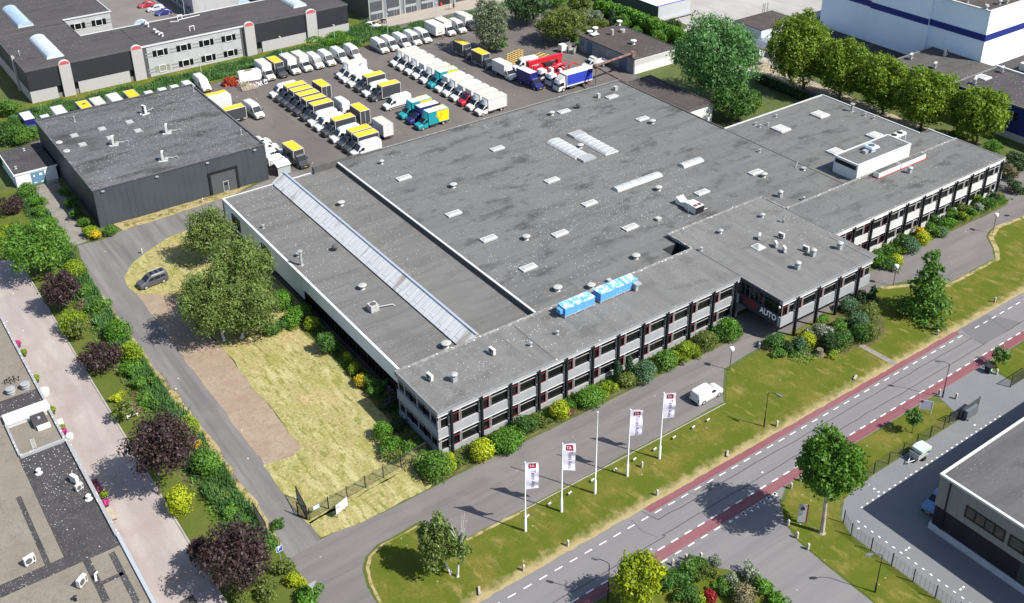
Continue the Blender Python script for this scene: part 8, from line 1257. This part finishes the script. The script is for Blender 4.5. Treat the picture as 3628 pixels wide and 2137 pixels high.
# lawn side of the hall
LS = [(693, 740, 30, 'fresh', 'rounded dark-leaved laurel by the birches and hall wall', .9, 1.0, 'ball'), (716, 782, 34, 'fresh', 'broad laurel mound below the first one', .8, 1.0, 'loose'), (742, 765, 20, 'fresh', 'small laurel touching the hall wall', 1.0, 1.0, 'ball'), (668, 808, 30, 'deep', 'laurel mound under the drooping birch', .7, 1.1, 'loose'), (765, 797, 19, 'lime', 'lime-yellow shrub beside the laurels', 1.0, 1.0, 'ball'), (806, 842, 34, 'deep', 'dark spiky shrub midway along the hall glazing', 1.1, 1.0, 'loose'), (855, 880, 12, 'lime', 'small lime bush, first of two by the glazing', 1.1, 1.0, 'ball'), (870, 907, 16, 'lime', 'small lime bush, second of two by the glazing', 1.0, 1.0, 'ball'), (890, 937, 20, 'flower', 'orange-yellow flowering shrub on the lawn edge', .9, 1.0, 'ball'), (920, 947, 22, 'green', 'green shrub behind the orange-yellow flowers', 1.1, 1.0, 'loose'), (955, 985, 26, 'dark', 'dark shrub before the spiral stair', 1.0, 1.0, 'loose'), (940, 1062, 24, 'fresh', 'round leafy shrub, first in front of the end windows', 1.1, 1.0, 'ball'), (962, 1092, 32, 'fresh', 'broad leafy shrub in front of the end windows', .8, 1.1, 'loose'), (1000, 1098, 22, 'green', 'smaller leafy shrub near the office corner', .9, 1.0, 'loose'), (972, 1122, 26, 'olive', 'pale weedy shrub behind the bar fence', .6, 1.5, 'loose'), (975, 1045, 26, 'dark', 'shaded dark ivy mound under the end windows', .8, 1.2, 'loose')]
for f in LS: shrub(f[0], f[1], f[2], f[3], f[4], f[5], f[6], f[7], 'shrubs between lawn and hall')
# warehouse foot
for x, y, r, kd, lb, hr, sty in ((222, 568, 20, 'lime', 'lime shrub at the corner of the dark warehouse', .9, 'loose'), (236, 575, 18, 'flower', 'yellowish shrub tucked at the warehouse corner', .9, 'loose'), (272, 568, 16, 'green', 'round green shrub right of the warehouse corner', .9, 'ball'), (205, 545, 17, 'green', 'shaded shrub behind the lime one beside the warehouse', .9, 'loose'), (190, 525, 20, 'deep', 'dark shrub in the warehouse shade', .9, 'loose'), (172, 500, 20, 'deep', 'dark shrub further up in the warehouse shade', .9, 'loose'), (155, 470, 16, 'green', 'low shrub in the warehouse shade by the shed path', .7, 'loose')): shrub(x, y, r, kd, lb, hr, 1.0, sty, 'shrubs beside the warehouse')
# garden strip between pink path and driveway
GS_ = [(70, 470, 24, 'green', 'leafy green shrub by the white shed corner', .9, 'ball'), (85, 495, 22, 'fresh', 'green hedge shrub beside the shed path', .9, 'loose'), (100, 520, 24, 'green', 'hedge shrub midway along the slab path', .9, 'loose'), (118, 550, 24, 'fresh', 'hedge shrub opposite the purple bush', .9, 'loose'), (140, 580, 24, 'green', 'hedge shrub before the slab path end', .9, 'loose'), (155, 612, 26, 'green', 'broad shrub right of the maple crown', .9, 'loose'), (170, 640, 22, 'deep', 'dark shrub above the lime ball at the lane bend', .9, 'loose'), (183, 664, 27, 'lime', 'clipped lime ball at the lane bend', .95, 'ball'), (17, 568, 20, 'lime', 'lime ball at the frame edge, upper of two', .95, 'ball'), (10, 592, 22, 'lime', 'lime ball at the frame edge, lower of two', .95, 'ball'), (30, 505, 34, 'purple', 'dark purple bush below the white shed', .8, 'loose'), (175, 795, 33, 'lime', 'clipped lime block beside the pink path', 1.0, 'ball'), (212, 715, 22, 'green', 'green reed-like shrub along the lane', .9, 'loose'), (238, 752, 24, 'green', 'loose green shrub along the lane verge', .9, 'loose'), (200, 752, 20, 'twig', 'greyish twiggy bush between path and lane', .8, 'loose'), (292, 815, 33, 'fresh', 'large dark green dome beside the lane', .9, 'ball'), (322, 868, 27, 'lime', 'lime dome below the large green one', 1.0, 'ball'), (318, 905, 24, 'fresh', 'leafy shrub under the lime dome', .8, 'loose'), (345, 940, 26, 'green', 'green verge shrub midway along the lane', .8, 'loose'), (365, 985, 25, 'green', 'green verge shrub opposite the yellow tufts', .8, 'loose'), (392, 1030, 24, 'green', 'green verge shrub before the big purple tree', .8, 'loose'), (288, 978, 17, 'yellow', 'upper of two golden tufts beside the pink path', .9, 'loose'), (330, 1010, 22, 'twig', 'greyish bush between golden tufts and lane', .7, 'loose'), (456, 1055, 33, 'lime', 'bright green ball beside the lane above the yellow blooms', .95, 'ball'), (487, 1093, 19, 'flower', 'small bright yellow flowering bush at the lane edge', .9, 'loose'), (510, 1140, 38, 'green', 'large green shrub below the yellow flowering bush', .9, 'ball'), (442, 1232, 34, 'yellow', 'tall golden clipped column by the pink path', 1.25, 'ball'), (545, 1215, 24, 'olive', 'dry olive scrub at the lane edge', .6, 'loose'), (565, 1260, 26, 'green', 'green scrub below the dry olive one', .7, 'loose'), (600, 1285, 22, 'fresh', 'fresh green scrub near the hedge-side gate leaf', .7, 'loose'), (655, 1345, 28, 'green', 'grey-green shrub around the blue parking sign', .9, 'loose'), (690, 1395, 28, 'olive', 'pale twiggy shrub below the parking sign', .9, 'loose'), (720, 1425, 26, 'yellow', 'golden topped hedge at the driveway mouth', .9, 'loose'), (755, 1462, 34, 'fresh', 'bright green hedge end at the driveway mouth', .8, 'loose'), (650, 1455, 34, 'olive', 'olive-green bush at the bottom edge by the triangle sign', .8, 'loose'), (615, 1420, 26, 'deep', 'dark green bush left of the triangle sign', .8, 'loose'), (590, 1470, 26, 'olive', 'pale green bush at the bottom frame edge', .8, 'loose'), (680, 1290, 20, 'deep', 'dark ivy clump behind the gate leaf hedge', .7, 'loose')]
for f in GS_: shrub(f[0], f[1], f[2], f[3], f[4], f[5], 1.0, f[6], 'shrubs between pink path and lane')
tree('maple_tree', 'leafy green maple beside the end of the pink path', (91, 679), (80, 605), 72, 58, 'green', m_trunk, 15, .38, 1.1, .19, 0, .16)
PT = 'purple-leaved trees along the pink path'
for base, cr, rx, rz, lb, sd in (((147, 766), (150, 712), 52, 46, 'small purple-leaved tree, first from the maple', 1), ((246, 912), (247, 876), 54, 46, 'purple-leaved tree below the clipped lime block', 2), ((392, 1216), (396, 1094), 86, 76, 'largest purple-leaved tree halfway along the pink path', 3), ((556, 1455), (580, 1370), 88, 76, 'purple-leaved tree at the lower end of the pink path', 4), ((500, 1390), (492, 1352), 34, 32, 'small sparse purple tree beside the lower big one', 5)): tree('purple_tree', lb, base, cr, rx, rz, 'purple', m_trunk, 20, .33, .95, .16, 0, .14, PT, seed=sd, core=.6)
for base, cr, rx, rz, lb in (((196, 836), (190, 808), 24, 22, 'small pale green tree behind the lime block'), ((316, 1035), (300, 1010), 30, 26, 'small spindly green tree by the golden tufts')): tree('young_tree', lb, base, cr, rx, rz, 'olive', m_trunk, 8, .4, .7, .17, 0, .07)
# pots along the roofed building
m_pot = mat('dark pot', (0.06, 0.055, 0.05)); m_pink = leafmat('pink blossom', (0.45, 0.04, 0.22), (0.6, 0.10, 0.35))
for i, (c_, x, y, kd, lb) in enumerate((('A2', 160, 420, 'pink', 'pot of pink flowers against the wall, first along the pink path'), ('A2', 210, 500, 'lime', 'potted light green plant below the first pink pot'), ('A2', 320, 725, 'lime', 'potted green plant beside the round white parasol'), ('A2', 460, 1005, 'lime', 'potted lime plant near the white roof band'), ('A2', 545, 1165, 'lime', 'potted lime plant right above pink flowers'), ('A2', 552, 1200, 'pink', 'pot of pink flowers at the black roof corner'), ('A3', 915, 545, 'lime', 'potted lime plant between the two benches'), ('A3', 930, 615, 'pink', 'pot of magenta flowers between the two benches'))):
    v = Q(c_, x, y, .5); v[0] = max(v[0], 14.75); t = thing('potted_plant', lb, 'potted plant', (float(v[0]), float(v[1]), .02), 'pots along the pink path'); MB().lathe((v[0], v[1], .02), [(.22, 0), (.3, .42), (.26, .44)], 12).build('pot', m_pot, t); g = np.random.default_rng(i); plant_mesh('foliage', [(v[0], v[1], .75, .42, .42, .38)], 160, .10, m_pink if kd == 'pink' else L_[kd], t, g, .6)
tag(MB().lathe((14.9, 126.2, 0), [(.6, 0), (.75, .5), (.7, .8), (.3, 1.0)], 14).build('covered_table', m_wht, smooth=True), 'round white covered garden table by the roofed building wall', 'table')
tag(MB().box(14.5, 15.3, 118.5, 119.0, .3, .8).build('planter_box', m_wht), 'white rectangular planter box below the white roof band', 'planter')
tag(MB().lathe((15.2, 115.6, 0), [(.35, 0), (.45, .5), (.4, .55)], 14).build('stone_pot', m_wht), 'round white stone pot below the lime potted plant', 'pot')
for i, (x, y, lb) in enumerate(((22.4, 130.7, 'white bench seat in the garden strip near the lime block'), (22.6, 115.0, 'white bench seat in the garden strip by the golden tufts'))): t = thing('garden_bench', lb, 'bench', (x, y, 0), 'white benches of the garden strip'); MB().box(x - .8, x + .8, y - .2, y + .2, .4, .46).build('seat', m_wht, t); b = MB(); [b.box(x + s_ * .6 - .05, x + s_ * .6 + .05, y - .18, y + .18, 0, .4) for s_ in (-1, 1)]; b.build('leg', m_wht, t)
# corner garden at the side street
CG = [(1640, 1425, 34, 'deep', 'dark broad shrub beside the golden conifer', .9, 'loose'), (1690, 1400, 34, 'green', 'mid green shrub in the corner garden', .9, 'loose'), (1735, 1405, 28, 'olive', 'greyish green shrub in the corner garden', .9, 'loose'), (1722, 1385, 24, 'green', 'rounded green shrub beside the pale pink roses', 1.0, 'loose'), (1762, 1380, 16, 'white', 'pale pink rose shrub at the kerb of the corner garden', .8, 'loose'), (1800, 1425, 20, 'white', 'white-flowered shrub against the dark garden fence', .9, 'loose'), (1845, 1410, 30, 'white', 'white-flowered hedge shrub along the side street', .9, 'loose'), (1880, 1445, 30, 'fresh', 'green hedge shrub along the side street', .8, 'loose'), (1910, 1475, 28, 'fresh', 'green hedge end at the bottom frame edge', .8, 'loose'), (1745, 1465, 17, 'red', 'small red-leaved round shrub', .9, 'ball'), (1830, 1465, 32, 'twig', 'brown twiggy rounded shrub beside the red one', .9, 'ball'), (1690, 1460, 30, 'deep', 'dark green shrub at the bottom frame edge', .9, 'loose'), (1780, 1450, 24, 'green', 'shaded green shrub behind the red one', .9, 'loose'), (1720, 1475, 18, 'lime', 'small lime plant beside the red shrub', .8, 'loose')]
for f in CG: shrub(f[0], f[1], f[2], f[3], f[4], f[5], 1.0, f[6], 'shrubs of the corner garden')
tree('golden_conifer', 'big bushy yellow-green conifer at the bottom edge of the corner garden', (1572, 1495), (1572, 1425), 66, 74, 'conif', m_trunk, 18, .36, 1.2, .17, 0, .2)
hedge('dark low screen hedge in the corner garden', [Q('C3', 1560, 1290, .6), Q('C3', 1760, 1250, .6)], .9, 1.1, 'deep', .16, 900)
# scrub at the frame edges
for x, y, r, kd, lb in ((15, 265, 30, 'green', 'green scrub at the frame edge beside the white shed wall'), (20, 330, 40, 'deep', 'dark green thicket left of the navy truck'), (55, 330, 34, 'green', 'bramble thicket below the navy truck'), (15, 390, 26, 'deep', 'thicket behind the white brick shed'), (60, 310, 26, 'green', 'pale reed tuft by the navy truck nose'), (2440, 360, 24, 'green', 'green shrub below the last round tree'), (2415, 385, 26, 'deep', 'dark shrub behind the far wing corner'), (2500, 395, 34, 'dark', 'dark shrub at the frame edge by the far wing'), (2480, 420, 26, 'twig', 'greyish shrub at the frame edge beyond the wing'), (2350, 330, 20, 'green', 'scrub between the last round tree and the wing roof'), (2500, 460, 22, 'dark', 'shaded dark shrub at the far driveway end'), (2260, 330, 22, 'white', 'white-speckled scrub behind the wing roof edge')): shrub(x, y, r, kd, lb, .9, 1.15, 'loose')
# reeds and tall grass (uncountable)
def blades(name, label, polys, n, hh, kind, seed, wdt=.07):
    g = np.random.default_rng(seed); P = []
    for (x0, x1, y0, y1, k) in polys: m_ = int(n * k); P.append(np.stack([g.uniform(x0, x1, m_), g.uniform(y0, y1, m_), np.zeros(m_)], 1))
    P = np.concatenate(P); m_ = len(P); hz = hh * g.uniform(.5, 1.2, m_); hz *= .65 + .45 * (np.sin(P[:, 0] * .7) * np.cos(P[:, 1] * .9 + P[:, 0] * .21) + .5); a = g.uniform(0, 6.28, m_); wd = wdt * g.uniform(.6, 1.4, m_) * (1 + hz); lean = g.normal(0, .22, (m_, 2)) * hz[:, None]
    u = np.stack([np.cos(a), np.sin(a)], 1); V = np.zeros((m_, 4, 3)); V[:, 0, :2] = P[:, :2] - u * wd[:, None]; V[:, 1, :2] = P[:, :2] + u * wd[:, None]; V[:, 2, :2] = P[:, :2] + lean + u * wd[:, None] * .5; V[:, 3, :2] = P[:, :2] + lean - u * wd[:, None] * .5; V[:, 2, 2] = hz; V[:, 3, 2] = hz; V[:, :2, 2] = .02
    me = bpy.data.meshes.new(name); me.vertices.add(4 * m_); me.vertices.foreach_set('co', V.astype(np.float32).ravel()); me.loops.add(4 * m_); me.loops.foreach_set('vertex_index', np.arange(4 * m_, dtype=np.int32)); me.polygons.add(m_); me.polygons.foreach_set('loop_start', np.arange(0, 4 * m_, 4, dtype=np.int32)); me.polygons.foreach_set('loop_total', np.full(m_, 4, np.int32)); me.materials.append(L_[kind]); me.update(calc_edges=True)
    o = bpy.data.objects.new(name, me); col.objects.link(o); o['kind'] = 'stuff'; o['label'] = label; o['category'] = 'plants'; return o
blades('reeds', 'tall green reeds filling the ditch bank behind the parked vans', [(33, 72, 217, 223.5, .38), (72, 110, 217.5, 224, .40), (110, 124, 219, 224, .08), (124, 160, 219.5, 222.6, .10), (111, 120, 223, 231, .06)], 52000, 1.05, 'reed', 5, .045)
blades('reeds', 'reeds and tall weeds along the ditch between pink path and lane', [(24.6, 28.2, 84, 112, .35), (25.0, 27.8, 112, 150, .4), (25.2, 28.2, 150, 162, .1), (25.5, 28.6, 163, 186, .15)], 18000, .9, 'reed', 6, .04)
blades('dry_grass', 'straw-dry grass tufts along lane and planting edges', [(27.4, 28.8, 86, 122, .2), (46.5, 97, 82.8, 86, .35), (48, 50.5, 90, 122, .15), (37.5, 60, 164.2, 165.9, .12), (120, 162, 82.9, 86, .15)], 6000, .2, 'straw', 7, .05)
blades('tall_grass', 'green weeds filling the planting beds along the office', [(46.5, 97, 83.0, 86, .45), (48.2, 50.6, 88, 122, .2), (120, 163, 83.0, 86, .35)], 7000, .42, 'fresh', 8, .06)

def cover(name, label, boxes, n, kind, seed, hh=.45, size=.14):
    g = np.random.default_rng(seed); P = []
    for (x0, x1, y0, y1, k) in boxes: m_ = int(n * k); x = g.uniform(x0, x1, m_); y = g.uniform(y0, y1, m_); P.append(np.stack([x, y, .05 + hh * g.uniform(0, 1, m_) * (.55 + .5 * np.sin(x * 1.3) * np.cos(y * 1.1 + x * .3))], 1))
    P = np.concatenate(P); o = cards(name, P, np.tile((0, -.1, 1.0), (len(P), 1)), np.full(len(P), size), L_[kind], None, g); o['kind'] = 'stuff'; o['label'] = label; o['category'] = 'plants'
cover('ground_cover', 'low leafy ground cover between the shrubs along the office', [(47, 97, 83.3, 85.9, .5), (120, 162, 83.2, 86, .4), (97.5, 114, 72.5, 77, .25)], 5000, 'green', 21)
cover('ground_cover', 'tangled low growth in the strip between pink path and lane', [(23.8, 28, 84, 160, .8), (26, 28.6, 163, 186, .2)], 6500, 'green', 22, .6, .16)
cover('ground_cover', 'dark low ivy and weeds along the hall wall', [(48.6, 50.5, 89, 122, 1)], 1500, 'deep', 23, .5)
